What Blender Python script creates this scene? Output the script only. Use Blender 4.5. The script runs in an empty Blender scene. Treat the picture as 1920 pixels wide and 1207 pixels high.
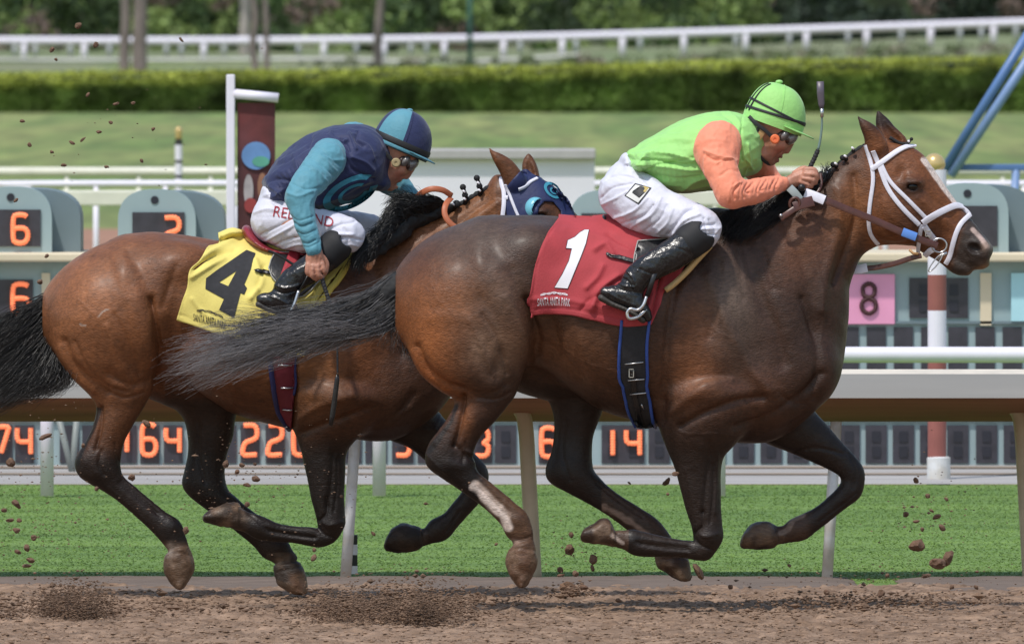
import bpy, bmesh, math, random, os
import numpy as np
from mathutils import Vector, Matrix
from mathutils.bvhtree import BVHTree
random.seed(7); RNG = np.random.default_rng(7)
scene = bpy.context.scene
COL = scene.collection
R = math.radians
# ---------------------------------------------------------------- camera, world, sun, exposure
CAM_D, CAM_H, FPX = 60.0, 2.3, 30000.0
PITCH = math.atan(603.5 / FPX)
cam_data = bpy.data.cameras.new("camera")
cam_data.sensor_width = 36.0
cam_data.lens = 36.0 * FPX / 1920.0
cam_data.clip_start = 1.0
cam_data.clip_end = 6000.0
cam_data.dof.use_dof = True
cam_data.dof.focus_distance = 60.0
cam_data.dof.aperture_fstop = 16.5
cam = bpy.data.objects.new("camera", cam_data)
COL.objects.link(cam)
cam.location = (0, -CAM_D, CAM_H)
cam.rotation_euler = (R(90) - PITCH, 0, 0)
scene.camera = cam
SUN_EL, SUN_AZ = 61.0, 212.0        # azimuth measured clockwise from +Y: sun stands behind the camera, to its left
world = bpy.data.worlds.new("World"); scene.world = world
world.use_nodes = True
wn = world.node_tree
sky = wn.nodes.new("ShaderNodeTexSky"); sky.sky_type = 'NISHITA'; sky.sun_disc = False
sky.sun_elevation = R(SUN_EL); sky.sun_rotation = R(SUN_AZ); sky.air_density = 1.6; sky.dust_density = 1.2
wn.links.new(sky.outputs[0], wn.nodes["Background"].inputs[0])
wn.nodes["Background"].inputs[1].default_value = 0.15
sun_data = bpy.data.lights.new("sun", 'SUN'); sun_data.energy = 3.3; sun_data.angle = R(3.0)
sun_data.color = (1.0, 0.95, 0.88)
sun = bpy.data.objects.new("sun", sun_data); COL.objects.link(sun)
sd = Vector((math.sin(R(SUN_AZ)) * math.cos(R(SUN_EL)), math.cos(R(SUN_AZ)) * math.cos(R(SUN_EL)), math.sin(R(SUN_EL))))
sun.rotation_euler = sd.to_track_quat('Z', 'Y').to_euler()
scene.view_settings.view_transform = 'Standard'; scene.view_settings.look = 'None'
scene.view_settings.exposure = -0.08; scene.view_settings.gamma = 1.0
scene.cycles.max_bounces = 6

# ---------------------------------------------------------------- geometry between the camera's view and the world
_cp, _sp = math.cos(PITCH), math.sin(PITCH)
def P(px, py, Y=0.0):
    """world point on the upright plane at depth Y that the camera sees at px, py (1920 x 1207)"""
    a = (np.asarray(px, float) - 960.0) / FPX; b = -(np.asarray(py, float) - 603.5) / FPX
    dy = _cp + b * _sp; dz = -_sp + b * _cp
    t = (np.asarray(Y, float) + CAM_D) / dy
    return np.stack(np.broadcast_arrays(a * t, np.asarray(Y, float) + 0 * t, CAM_H + dz * t), -1)
def PX(V):
    """pixel position of world points"""
    V = np.asarray(V, float); x = V[..., 0]; y = V[..., 1] + CAM_D; z = V[..., 2] - CAM_H
    f = y * _cp - z * _sp; u = z * _cp + y * _sp
    return 960.0 + FPX * x / f, 603.5 - FPX * u / f
def SC(Y): return FPX / (CAM_D + Y)      # pixels per metre at depth Y
def GY(py): return CAM_H / math.tan(math.atan((py - 603.5) / FPX) + PITCH) - CAM_D   # depth of the ground seen at py
# ---------------------------------------------------------------- things, parts, tags
ORG = {}
def thing(name, label, cat, loc, group=None, kind=None):
    o = bpy.data.objects.new(name, None); COL.objects.link(o)
    o.location = loc; o['label'] = label; o['category'] = cat
    o.empty_display_size = 0.1
    if group: o['group'] = group
    ORG[o] = np.array(loc, float)
    return o
def tag(o, label, cat, group=None, kind=None):
    o['label'] = label; o['category'] = cat
    if group: o['group'] = group
    if kind: o['kind'] = kind
    return o
def mesh(name, V, F, mat, parent=None, smooth=True, cols=None, origin=None, mi=None):
    V = np.asarray(V, float).reshape(-1, 3)
    org = ORG[parent] if parent is not None else (np.zeros(3) if origin is None else np.array(origin, float))
    me = bpy.data.meshes.new(name)
    if isinstance(F, np.ndarray):
        n = F.shape[1]
        me.vertices.add(len(V)); me.vertices.foreach_set("co", (V - org).astype(np.float32).ravel())
        me.loops.add(F.size); me.loops.foreach_set("vertex_index", F.astype(np.int32).ravel())
        me.polygons.add(len(F)); me.polygons.foreach_set("loop_start", np.arange(0, F.size, n, dtype=np.int32))
        me.update(calc_edges=True)
    else:
        me.from_pydata((V - org).tolist(), [], F)
    me.polygons.foreach_set("use_smooth", [smooth] * len(me.polygons))
    mats = mat if isinstance(mat, (list, tuple)) else [mat]
    for m in mats: me.materials.append(m)
    if mi is not None: me.polygons.foreach_set("material_index", np.asarray(mi, np.int32))
    if cols is not None:
        ca = me.color_attributes.new("coat", 'FLOAT_COLOR', 'POINT')
        c4 = np.ones((len(V), 4), np.float32); c4[:, :3] = cols
        ca.data.foreach_set("color", c4.ravel())
    me.update()
    o = bpy.data.objects.new(name, me); COL.objects.link(o)
    if parent is not None:
        o.parent = parent; ORG[o] = org
    else:
        o.location = org; ORG[o] = org
    return o
class MB:
    """collects shapes into one mesh"""
    def __init__(s): s.V = []; s.F = []; s.n = 0
    def add(s, V, F):
        V = np.asarray(V, float).reshape(-1, 3)
        s.V.append(V); s.F += [tuple(int(i) + s.n for i in f) for f in F]; s.n += len(V); return s
    def box(s, c, d, rot=None, bev=0.0):
        c = np.array(c, float); hx, hy, hz = np.array(d, float) / 2
        if bev <= 0:
            v = np.array([(x, y, z) for x in (-hx, hx) for y in (-hy, hy) for z in (-hz, hz)])
            f = [(0, 1, 3, 2), (4, 6, 7, 5), (0, 4, 5, 1), (2, 3, 7, 6), (0, 2, 6, 4), (1, 5, 7, 3)]
        else:
            bm = bmesh.new(); bmesh.ops.create_cube(bm, size=1.0)
            bmesh.ops.scale(bm, vec=(2 * hx, 2 * hy, 2 * hz), verts=bm.verts)
            bmesh.ops.bevel(bm, geom=list(bm.edges), offset=min(bev, 0.45 * 2 * min(hx, hy, hz)), segments=2, affect='EDGES', profile=0.5)
            v = np.array([q.co[:] for q in bm.verts]); f = [tuple(q.index for q in p.verts) for p in bm.faces]; bm.free()
        if rot is not None: v = v @ np.array(rot).T
        return s.add(v + c, f)
    def tube(s, pts, rad, n=10, caps=True, flat=None, up=None):
        """pts Nx3, rad scalar or N; flat = (a, b) scales along normal / binormal; up fixes the frame"""
        pts = np.asarray(pts, float); N = len(pts); rad = np.broadcast_to(np.asarray(rad, float), (N,))
        T = np.gradient(pts, axis=0); T /= np.linalg.norm(T, axis=1, keepdims=True) + 1e-12
        u = np.array(up if up is not None else (0, 0, 1.0) if abs(T[0][2]) < 0.9 else (0, 1.0, 0), float)
        ring = []
        for i in range(N):
            uu = u if up is None or np.ndim(up) == 1 else up[i]
            b = np.cross(T[i], uu); b /= np.linalg.norm(b) + 1e-12; nn = np.cross(b, T[i])
            if up is None: u = nn
            a = np.linspace(0, 2 * np.pi, n, endpoint=False)
            fa, fb = flat if flat else (1, 1)
            ring.append(pts[i] + rad[i] * (np.outer(np.cos(a) * fa, nn) + np.outer(np.sin(a) * fb, b)))
        V = np.concatenate(ring); F = []
        for i in range(N - 1):
            for j in range(n):
                F.append((i * n + j, i * n + (j + 1) % n, (i + 1) * n + (j + 1) % n, (i + 1) * n + j))
        if caps: F.append(tuple(range(n))[::-1]); F.append(tuple(range((N - 1) * n, N * n)))
        return s.add(V, F)
    def lathe(s, c, prof, n=24, axis=2, rot=None):
        """prof list of (radius, height)"""
        a = np.linspace(0, 2 * np.pi, n, endpoint=False); V = []
        for r_, h_ in prof: V.append(np.stack([r_ * np.cos(a), r_ * np.sin(a), np.full(n, h_)], -1))
        V = np.concatenate(V); N = len(prof)
        F = [(i * n + j, i * n + (j + 1) % n, (i + 1) * n + (j + 1) % n, (i + 1) * n + j) for i in range(N - 1) for j in range(n)]
        F.append(tuple(range(n))[::-1]); F.append(tuple(range((N - 1) * n, N * n)))
        if rot is not None: V = V @ np.array(rot).T
        return s.add(V + np.array(c, float), F)
    def ball(s, c, r, n=12, rot=None):
        a = np.linspace(-np.pi / 2, np.pi / 2, n)
        r = np.broadcast_to(np.asarray(r, float), (3,))
        V = []; m = 2 * n
        for t in a:
            p = np.linspace(0, 2 * np.pi, m, endpoint=False)
            V.append(np.stack([r[0] * np.cos(t) * np.cos(p), r[1] * np.cos(t) * np.sin(p), np.full(m, r[2] * np.sin(t))], -1))
        V = np.concatenate(V)
        if rot is not None: V = V @ np.array(rot).T
        F = [(i * m + j, i * m + (j + 1) % m, (i + 1) * m + (j + 1) % m, (i + 1) * m + j) for i in range(n - 1) for j in range(m)]
        return s.add(V + np.array(c, float), F)
    def prism(s, poly, y0, y1):
        """poly of (x,z) world; extruded from y0 to y1"""
        n = len(poly); V = [(x, y0, z) for x, z in poly] + [(x, y1, z) for x, z in poly]
        F = [tuple(range(n)), tuple(range(n, 2 * n))[::-1]] + [(i, (i + 1) % n + 0, (i + 1) % n + n, i + n) for i in range(n)]
        return s.add(V, F)
    def build(s, name, mat, parent=None, smooth=False, **k):
        return mesh(name, np.concatenate(s.V), s.F, mat, parent, smooth, **k)
def shade_auto(o, ang=35):
    me = o.data
    me.polygons.foreach_set("use_smooth", [True] * len(me.polygons))
    bm = bmesh.new(); bm.from_mesh(me); bmesh.ops.recalc_face_normals(bm, faces=bm.faces)
    for e in bm.edges:
        if len(e.link_faces) == 2 and e.calc_face_angle(0) > R(ang): e.smooth = False
    bm.to_mesh(me); bm.free()
    return o
# ---------------------------------------------------------------- noise for vertices
_lat = RNG.random((64, 64, 64)).astype(np.float32)
def vnoise(V, f):
    q = np.asarray(V, float) * f + 100.0
    i = np.floor(q).astype(int); t = q - i; t = t * t * (3 - 2 * t); r = 0
    for dx in (0, 1):
        for dy in (0, 1):
            for dz in (0, 1):
                w = (t[..., 0] if dx else 1 - t[..., 0]) * (t[..., 1] if dy else 1 - t[..., 1]) * (t[..., 2] if dz else 1 - t[..., 2])
                r = r + w * _lat[(i[..., 0] + dx) % 64, (i[..., 1] + dy) % 64, (i[..., 2] + dz) % 64]
    return r * 2 - 1
def fbm(V, f, o=3): return sum(vnoise(V, f * 2 ** k) / 2 ** k for k in range(o))
def catmull(A, n=8):
    A = np.asarray(A, float); B = np.vstack([2 * A[0] - A[1], A, 2 * A[-1] - A[-2]]); out = []
    for i in range(1, len(B) - 2):
        for t in np.linspace(0, 1, n, endpoint=False):
            p0, p1, p2, p3 = B[i - 1], B[i], B[i + 1], B[i + 2]
            out.append(0.5 * ((2 * p1) + (-p0 + p2) * t + (2 * p0 - 5 * p1 + 4 * p2 - p3) * t * t + (-p0 + 3 * p1 - 3 * p2 + p3) * t ** 3))
    out.append(A[-1]); return np.array(out)
# ---------------------------------------------------------------- implicit surfaces
class Field:
    def __init__(s, lo, hi, h):
        s.lo = np.array(lo, float); s.h = h
        s.n = np.ceil((np.array(hi) - s.lo) / h).astype(int) + 1
        s.F = np.full(tuple(s.n), 0.06, np.float32)
        s.ax = [s.lo[k] + h * np.arange(s.n[k]) for k in range(3)]
    def sub(s, lo, hi):
        a = np.clip(np.floor((np.array(lo) - s.lo) / s.h).astype(int), 0, s.n - 1)
        b = np.clip(np.ceil((np.array(hi) - s.lo) / s.h).astype(int) + 1, 1, s.n)
        sl = tuple(slice(a[k], b[k]) for k in range(3))
        return sl, s.ax[0][sl[0]][:, None, None].astype(np.float32), s.ax[1][sl[1]][None, :, None].astype(np.float32), s.ax[2][sl[2]][None, None, :].astype(np.float32)
    @staticmethod
    def smin(a, b, k):
        if k <= 0: return np.minimum(a, b)
        h = np.clip(0.5 + 0.5 * (b - a) / k, 0, 1)
        return b + (a - b) * h - k * h * (1 - h)
    def chain(s, A, k=0.02, sub=False, dens=4):
        """A rows: x y z r ry ; r in the X-Z plane, ry across"""
        A = catmull(A, dens) if len(A) > 2 else np.asarray(A, float)
        A[:, 3:] = np.maximum(A[:, 3:], 0.002)
        m = A[:, 3:].max() + 0.05 + k
        m2 = A[:, 3:].max() + 0.07 + k; lo = A[:, :3].min(0) - m2; hi = A[:, :3].max(0) + m2
        gsl, _, _, _ = s.sub(lo, hi)
        D = np.full([q.stop - q.start for q in gsl], 0.2, np.float32)
        for i in range(len(A) - 1):
            a, b = A[i], A[i + 1]; rm = max(a[3], b[3], a[4], b[4]) + 0.05 + k
            sl, X, Y, Z = s.sub(np.minimum(a[:3], b[:3]) - rm, np.maximum(a[:3], b[:3]) + rm)
            if 0 in [q.stop - q.start for q in sl]: continue
            d = b[:3] - a[:3]; q = 0.5 * (a[4] / a[3] + b[4] / b[3]); dd = d[0] ** 2 + (d[1] / q) ** 2 + d[2] ** 2 + 1e-12
            x = X - a[0]; y = (Y - a[1]) / q; z = Z - a[2]
            t = np.clip((x * d[0] + y * (d[1] / q) + z * d[2]) / dd, 0, 1)
            dist = np.sqrt((x - t * d[0]) ** 2 + (y - t * d[1] / q) ** 2 + (z - t * d[2]) ** 2) - (a[3] + t * (b[3] - a[3]))
            if q < 1: dist = dist * (0.4 + 0.6 * q)
            loc = tuple(slice(sl[j].start - gsl[j].start, sl[j].stop - gsl[j].start) for j in range(3))
            D[loc] = np.minimum(D[loc], dist)
        if sub: s.F[gsl] = -s.smin(-s.F[gsl], D, k)
        else: s.F[gsl] = s.smin(s.F[gsl], D, k)
    def ell(s, c, r, k=0.02, rot=None, sub=False):
        c = np.array(c, float); r = np.array(r, float); m = r.max() + 0.04 + k
        sl, X, Y, Z = s.sub(c - m, c + m)
        x, y, z = X - c[0], Y - c[1], Z - c[2]
        if rot is not None:
            M = np.array(rot, float)   # columns = local axes
            x, y, z = (x * M[0, 0] + y * M[1, 0] + z * M[2, 0], x * M[0, 1] + y * M[1, 1] + z * M[2, 1], x * M[0, 2] + y * M[1, 2] + z * M[2, 2])
        q = np.sqrt((x / r[0]) ** 2 + (y / r[1]) ** 2 + (z / r[2]) ** 2)
        d = (q - 1) * r.min()
        g = np.sqrt((x / r[0] ** 2) ** 2 + (y / r[1] ** 2) ** 2 + (z / r[2] ** 2) ** 2)
        d = np.where(q > 0.3, q * (q - 1) / np.maximum(g, 1e-6), d).astype(np.float32)
        if sub: s.F[sl] = -s.smin(-s.F[sl], d, k)
        else: s.F[sl] = s.smin(s.F[sl], d, k)
    def loft(s, pairs, Y, k=0.03, along=0.35, n=9, flatk=0):
        """pairs (x1,y1,x2,y2,half width): an elongated section across each pair, swept through them"""
        A = catmull(np.array([p[:5] for p in pairs], float), n)
        lo = P(A[:, [0, 2]].min(), A[:, [1, 3]].max(), Y); hi = P(A[:, [0, 2]].max(), A[:, [1, 3]].min(), Y)
        m = 0.08 + k; W = A[:, 4].max()
        gsl, _, _, _ = s.sub((lo[0] - m - .06, Y - W - m, lo[2] - m - .06), (hi[0] + m + .06, Y + W + m, hi[2] + m + .06))
        D = np.full([q.stop - q.start for q in gsl], 0.2, np.float32)
        for a in A:
            p1 = P(a[0], a[1], Y); p2 = P(a[2], a[3], Y); c = (p1 + p2) / 2; ax = (p2 - p1); r = np.linalg.norm(ax) / 2; ax /= 2 * r
            al = along * r; wy = a[4]
            rm = 0.05 + k
            ex = abs(ax[0]) * r + abs(ax[2]) * al + rm; ez = abs(ax[2]) * r + abs(ax[0]) * al + rm
            sl, X, Yg, Z = s.sub((c[0] - ex, Y - wy - rm, c[2] - ez), (c[0] + ex, Y + wy + rm, c[2] + ez))
            sl = tuple(slice(max(q.start, g.start), min(q.stop, g.stop)) for q, g in zip(sl, gsl))
            X = s.ax[0][sl[0]][:, None, None].astype(np.float32); Yg = s.ax[1][sl[1]][None, :, None].astype(np.float32); Z = s.ax[2][sl[2]][None, None, :].astype(np.float32)
            u = ((X - c[0]) * ax[0] + (Z - c[2]) * ax[2]) / r; v = ((X - c[0]) * -ax[2] + (Z - c[2]) * ax[0]) / al; w = (Yg - Y) / wy
            q = np.sqrt(u * u + v * v + w * w); g = np.sqrt((u / r) ** 2 + (v / al) ** 2 + (w / wy) ** 2)
            d = np.where(q > .3, q * (q - 1) / np.maximum(g, 1e-6), (q - 1) * al)
            loc = tuple(slice(sl[j].start - gsl[j].start, sl[j].stop - gsl[j].start) for j in range(3))
            D[loc] = np.minimum(D[loc], d)
        s.F[gsl] = s.smin(s.F[gsl], D, k)
    def mesh(s, smooth=2):
        F = s.F; ins = F < 0; n = F.shape
        c = np.zeros([q - 1 for q in n], np.uint8)
        for dx in (0, 1):
            for dy in (0, 1):
                for dz in (0, 1):
                    c += ins[dx:n[0] - 1 + dx, dy:n[1] - 1 + dy, dz:n[2] - 1 + dz]
        act = (c > 0) & (c < 8); ijk = np.argwhere(act)
        idx = np.full(act.shape, -1, np.int64); idx[act] = np.arange(len(ijk))
        co = np.array([(a, b, d) for a in (0, 1) for b in (0, 1) for d in (0, 1)])
        val = np.stack([F[ijk[:, 0] + a, ijk[:, 1] + b, ijk[:, 2] + d] for a, b, d in co], 1)
        acc = np.zeros((len(ijk), 3)); cnt = np.zeros(len(ijk))
        for i in range(8):
            for j in range(i + 1, 8):
                if abs(co[i] - co[j]).sum() != 1: continue
                vi, vj = val[:, i], val[:, j]; m = (vi < 0) != (vj < 0)
                t = np.where(m, vi / np.where(m, vi - vj, 1), 0)
                acc += np.where(m[:, None], co[i] + t[:, None] * (co[j] - co[i]), 0); cnt += m
        V = s.lo + s.h * (ijk + acc / cnt[:, None])
        Q = []
        for ax in range(3):
            sl0 = [slice(None)] * 3; sl1 = [slice(None)] * 3
            sl0[ax] = slice(0, -1); sl1[ax] = slice(1, None)
            ch = ins[tuple(sl0)] != ins[tuple(sl1)]; e = np.argwhere(ch)
            o1, o2 = [q for q in range(3) if q != ax]
            e = e[(e[:, o1] > 0) & (e[:, o2] > 0) & (e[:, o1] < n[o1] - 1) & (e[:, o2] < n[o2] - 1)]
            up = ins[tuple(e.T)]
            def g(a, b):
                f = e.copy(); f[:, o1] -= a; f[:, o2] -= b; return idx[tuple(f.T)]
            q = np.stack([g(1, 1), g(0, 1), g(0, 0), g(1, 0)], 1)
            flip = up if ax != 1 else ~up
            q[~flip] = q[~flip][:, ::-1]; Q.append(q)
        Q = np.concatenate(Q)
        E = np.concatenate([Q[:, [0, 1]], Q[:, [1, 2]], Q[:, [2, 3]], Q[:, [3, 0]]])
        deg = np.bincount(E.ravel(), minlength=len(V)).astype(float)
        for it in range(smooth):
            for lam in (0.5, -0.3):
                A = np.stack([np.bincount(E[:, 0], V[E[:, 1], k], len(V)) + np.bincount(E[:, 1], V[E[:, 0], k], len(V)) for k in range(3)], 1)
                V = V + lam * (A / deg[:, None] - V)
        return V, Q
def normals(V, Q):
    n = np.cross(V[Q[:, 2]] - V[Q[:, 0]], V[Q[:, 3]] - V[Q[:, 1]]); N = np.zeros_like(V)
    for k in range(4):
        for a in range(3): N[:, a] += np.bincount(Q[:, k], n[:, a], len(V))
    return N / (np.linalg.norm(N, axis=1, keepdims=True) + 1e-12)
def seg_dist(px, py, poly):
    poly = np.asarray(poly, float); d = np.full(px.shape, 1e9)
    for i in range(len(poly) - 1):
        a, b = poly[i, :2], poly[i + 1, :2]; v = b - a
        t = np.clip(((px - a[0]) * v[0] + (py - a[1]) * v[1]) / (v @ v + 1e-9), 0, 1)
        d = np.minimum(d, np.hypot(px - a[0] - t * v[0], py - a[1] - t * v[1]))
    return d
def sculpt(V, N, feats, ymax=None, side=-1, ka=1.0, kw=1.0):
    """feats: ('l', polyline px, width px, amp m) or ('b', (x,y), rx, ry, angle, amp m) on the side facing the camera"""
    px, py = PX(V); w0 = np.clip(-N[:, 1] * 1.6, 0, 1)
    if ymax is not None: w0 = w0 * (V[:, 1] < ymax)
    D = np.zeros(len(V))
    for f in feats:
        if f[0] == 'l':
            L = np.asarray(f[1], float)
            wd = f[2] * kw; mg = 6 * wd + 4; m = (px > L[:, 0].min() - mg) & (px < L[:, 0].max() + mg) & (py > L[:, 1].min() - mg) & (py < L[:, 1].max() + mg)
            if not m.any(): continue
            LL = catmull(L, 5) if len(L) > 2 else L
            d = seg_dist(px[m], py[m], LL)
            D[m] += f[3] * ka * np.maximum(1 / (1 + (d / wd) ** 2) ** 2 - .0007, 0)
        else:
            (cx, cy), rx, ry, an, amp = f[1:]
            c_, s_ = math.cos(R(an)), math.sin(R(an)); x = px - cx; y = py - cy
            u = (x * c_ + y * s_) / rx; v = (-x * s_ + y * c_) / ry
            D += amp * np.exp(-(u * u + v * v))
    return V + N * (D * w0)[:, None]
def bvh(*objs):
    V = []; F = []; n = 0
    for o in objs:
        me = o.data; v = np.empty(len(me.vertices) * 3); me.vertices.foreach_get("co", v)
        V.append(v.reshape(-1, 3) + ORG[o]); F += [tuple(i + n for i in p.vertices) for p in me.polygons]; n += len(me.vertices)
    return BVHTree.FromPolygons(np.concatenate(V).tolist(), F)
EYE = np.array([0, -CAM_D, CAM_H])
def hit(tree, px, py, default=None):
    """the first point of a surface along the line of sight through px,py, and its normal"""
    q = P(px, py, 0.0); d = Vector(q - EYE).normalized()
    o = Vector(P(px, py, -2.0)); loc, nor, _, _ = tree.ray_cast(o, d)
    if loc is None:
        if default is None: return None, None
        return np.array(P(px, py, default)), np.array((0, -1.0, 0))
    nor = np.array(nor)
    if nor[1] > 0: nor = -nor
    return np.array(loc), nor
def hits(tree, pts, default=0.0):
    L = [hit(tree, x, y, None) for x, y in pts]
    ok = [i for i, l in enumerate(L) if l[0] is not None]
    for i, l in enumerate(L):
        if l[0] is None:
            if ok:
                j = min(ok, key=lambda q: abs(q - i)); L[i] = (np.array(P(pts[i][0], pts[i][1], L[j][0][1])), L[j][1])
            else: L[i] = (np.array(P(pts[i][0], pts[i][1], default)), np.array((0, -1.0, 0)))
    return np.array([l[0] for l in L]), np.array([l[1] for l in L])
# ---------------------------------------------------------------- materials
def mat(name, col, rough=0.6, var=0.15, nscale=8.0, bump=0.0, bscale=60.0, metal=0.0, spec=0.5, coat=0.0, sheen=0.0, emit=0.0, attr=False, stretch=None, col2=None, sss=0.0, attrmix=None):
    m = bpy.data.materials.new(name); m.use_nodes = True; nt = m.node_tree; N = nt.nodes; L = nt.links
    b = N["Principled BSDF"]
    b.inputs["Roughness"].default_value = rough; b.inputs["Metallic"].default_value = metal
    b.inputs["Specular IOR Level"].default_value = spec
    b.inputs["Coat Weight"].default_value = coat; b.inputs["Coat Roughness"].default_value = 0.15
    b.inputs["Sheen Weight"].default_value = sheen
    if sss: b.inputs["Subsurface Weight"].default_value = sss; b.inputs["Subsurface Scale"].default_value = 0.01
    tc = N.new("ShaderNodeTexCoord"); mp = N.new("ShaderNodeMapping")
    L.new(tc.outputs["Object"], mp.inputs[0])
    if stretch: mp.inputs["Scale"].default_value = stretch
    nz = N.new("ShaderNodeTexNoise"); nz.inputs["Scale"].default_value = nscale; nz.inputs["Detail"].default_value = 5
    L.new(mp.outputs[0], nz.inputs["Vector"])
    rp = N.new("ShaderNodeMapRange"); rp.inputs[1].default_value = 0.25; rp.inputs[2].default_value = 0.75
    rp.inputs[3].default_value = 1 - var; rp.inputs[4].default_value = 1 + var
    L.new(nz.outputs["Fac"], rp.inputs[0])
    mx = N.new("ShaderNodeMix"); mx.data_type = 'RGBA'; mx.blend_type = 'MULTIPLY'; mx.inputs["Factor"].default_value = 1
    L.new(rp.outputs[0], mx.inputs["B"])
    if attr:
        at = N.new("ShaderNodeAttribute"); at.attribute_name = "coat"; L.new(at.outputs["Color"], mx.inputs["A"])
    elif col2 is not None:
        m2 = N.new("ShaderNodeMix"); m2.data_type = 'RGBA'; m2.inputs["A"].default_value = (*col, 1); m2.inputs["B"].default_value = (*col2, 1)
        n2 = N.new("ShaderNodeTexNoise"); n2.inputs["Scale"].default_value = nscale * 0.37; n2.inputs["Detail"].default_value = 6
        L.new(mp.outputs[0], n2.inputs["Vector"])
        r2 = N.new("ShaderNodeMapRange"); r2.inputs[1].default_value = 0.38; r2.inputs[2].default_value = 0.62; L.new(n2.outputs["Fac"], r2.inputs[0])
        L.new(r2.outputs[0], m2.inputs["Factor"]); L.new(m2.outputs["Result"], mx.inputs["A"])
    else: mx.inputs["A"].default_value = (*col, 1)
    L.new(mx.outputs["Result"], b.inputs["Base Color"])
    if bump:
        n3 = N.new("ShaderNodeTexNoise"); n3.inputs["Scale"].default_value = bscale; n3.inputs["Detail"].default_value = 4
        L.new(mp.outputs[0], n3.inputs["Vector"])
        bp = N.new("ShaderNodeBump"); bp.inputs["Strength"].default_value = 1.0; bp.inputs["Distance"].default_value = bump
        L.new(n3.outputs["Fac"], bp.inputs["Height"]); L.new(bp.outputs[0], b.inputs["Normal"])
    if emit:
        b.inputs["Emission Color"].default_value = (*col, 1); b.inputs["Emission Strength"].default_value = emit
    return m
# ================================================================ GROUND
def sheet(name, x0, x1, y0, y1, z, m, kind='structure'):
    o = mesh(name, [(x0, y0, z), (x1, y0, z), (x1, y1, z), (x0, y1, z)], [(0, 1, 2, 3)], m); o['kind'] = kind; return o
M_dirt = mat("track_dirt", (.31, .205, .14), rough=.95, var=.38, nscale=34, bump=.008, bscale=160, col2=(.20, .125, .08), stretch=(.4, 1.3, 1))
M_turf = mat("turf_soil", (.102, .182, .034), rough=.9, var=.25, nscale=3, col2=(.155, .245, .053), stretch=(.25, 2.4, 1))
M_blade = mat("turf_blades", (.102, .182, .034), rough=.9, var=.22, nscale=1.1, col2=(.155, .245, .053), stretch=(.25, 2.4, 1), spec=.25)
M_path = mat("pale_path", (.30, .28, .265), rough=.9, var=.3, nscale=7, col2=(.42, .40, .39), stretch=(.12, 3, 1))
M_field = mat("field_grass", (.125, .185, .045), rough=.95, var=.40, nscale=2.2, col2=(.215, .24, .075), stretch=(.8, .035, 1))
M_red = mat("red_brown_dirt", (.33, .17, .11), rough=.95, var=.2, nscale=.5)
M_berm = mat("packed_dirt_edge", (.155, .115, .092), rough=.95, var=.25, nscale=14, bump=.006, bscale=90, stretch=(.3, 1, 1))
YE = 3.75
sheet("grass_field", -900, 900, 19.0, 2500, -.012, M_field)
sheet("inner_dirt_track", -300, 300, GY(476), GY(428), -.004, M_red)
sheet("pale_path", -80, 80, 16.2, 22.0, -.004, M_path)
M_pathd = mat("path_dirt_stripe", (.25, .19, .14), rough=.95, var=.4, nscale=5, stretch=(.15, 3, 1))
for a_, b_ in ((874, 877), (886, 889), (867, 869)): sheet("path_dirt_stripe", -80, 80, GY(b_), GY(a_), .0, M_pathd)
sheet("turf_course", -80, 80, YE - 2.2, 16.25, -.009, M_turf)
sheet("dirt_base", -80, 80, -85, -3.4, -.006, M_dirt)
# churned racing surface: a real height field where the camera can see it
gx = np.arange(-2.35, 2.351, .008); gy = np.arange(-3.5, YE - 1.2, .017)
GX, GYY = np.meshgrid(gx, gy, indexing='ij')
def dirt_h(X, Yv):
    q = np.stack([X * .55, Yv * 1.1, 0 * X], -1)
    h = .010 * fbm(q, 7, 2) + .0085 * fbm(q, 22, 2) + .012 * np.maximum(fbm(q, 48, 2) - .15, 0)
    h = h + .007 * np.sin(Yv * 5.6 + .5 * np.sin(X * .7)) * (Yv < .6)
    return h
Hh = dirt_h(GX, GYY)
w = ss_edge = np.clip((GYY + 3.5) / .25, 0, 1); Hh = Hh * w + .004
V = np.stack([GX, GYY, Hh], -1).reshape(-1, 3); n1, n2 = GX.shape
i = np.arange(n1 * n2).reshape(n1, n2)
Q = np.stack([i[:-1, :-1], i[1:, :-1], i[1:, 1:], i[:-1, 1:]], -1).reshape(-1, 4)
mesh("dirt_track", V, Q, M_dirt)['kind'] = 'structure'
for sx in (-1, 1): sheet("dirt_track_shoulder", min(sx * 2.34, sx * 80), max(sx * 2.34, sx * 80), -3.45, YE - 1.3, .002, M_dirt)
# raised packed edge between dirt and turf, with a gap
def berm(name, x0, x1, end0, end1):
    xs = np.arange(x0, x1, .02); ys = np.linspace(YE - 2.0, YE + .25, 26)
    X, Yv = np.meshgrid(xs, ys, indexing='ij'); t = (Yv - ys[0]) / (ys[-1] - ys[0])
    prof = np.sin(np.pi * np.clip(t, 0, 1)) ** .6
    e = np.ones_like(X)
    if end0: e = e * np.clip((X - x0) / .16, 0, 1)
    if end1: e = e * np.clip((x1 - X) / .16, 0, 1)
    q = np.stack([X * .4, Yv, 0 * X], -1)
    Z = (.024 * prof * np.sqrt(e) + .005 * fbm(q, 9, 2) + .003 * fbm(q, 40, 2) * prof) - .010
    V = np.stack([X, Yv, Z], -1).reshape(-1, 3); a, b = X.shape; i = np.arange(a * b).reshape(a, b)
    Q = np.stack([i[:-1, :-1], i[1:, :-1], i[1:, 1:], i[:-1, 1:]], -1).reshape(-1, 4)
    mesh(name, V, Q, M_berm)['kind'] = 'structure'
berm("packed_dirt_verge", -6, P(1612, 1100, 2.6)[0], False, True)
berm("packed_dirt_verge", P(1688, 1100, 2.6)[0], 6, True, False)
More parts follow.
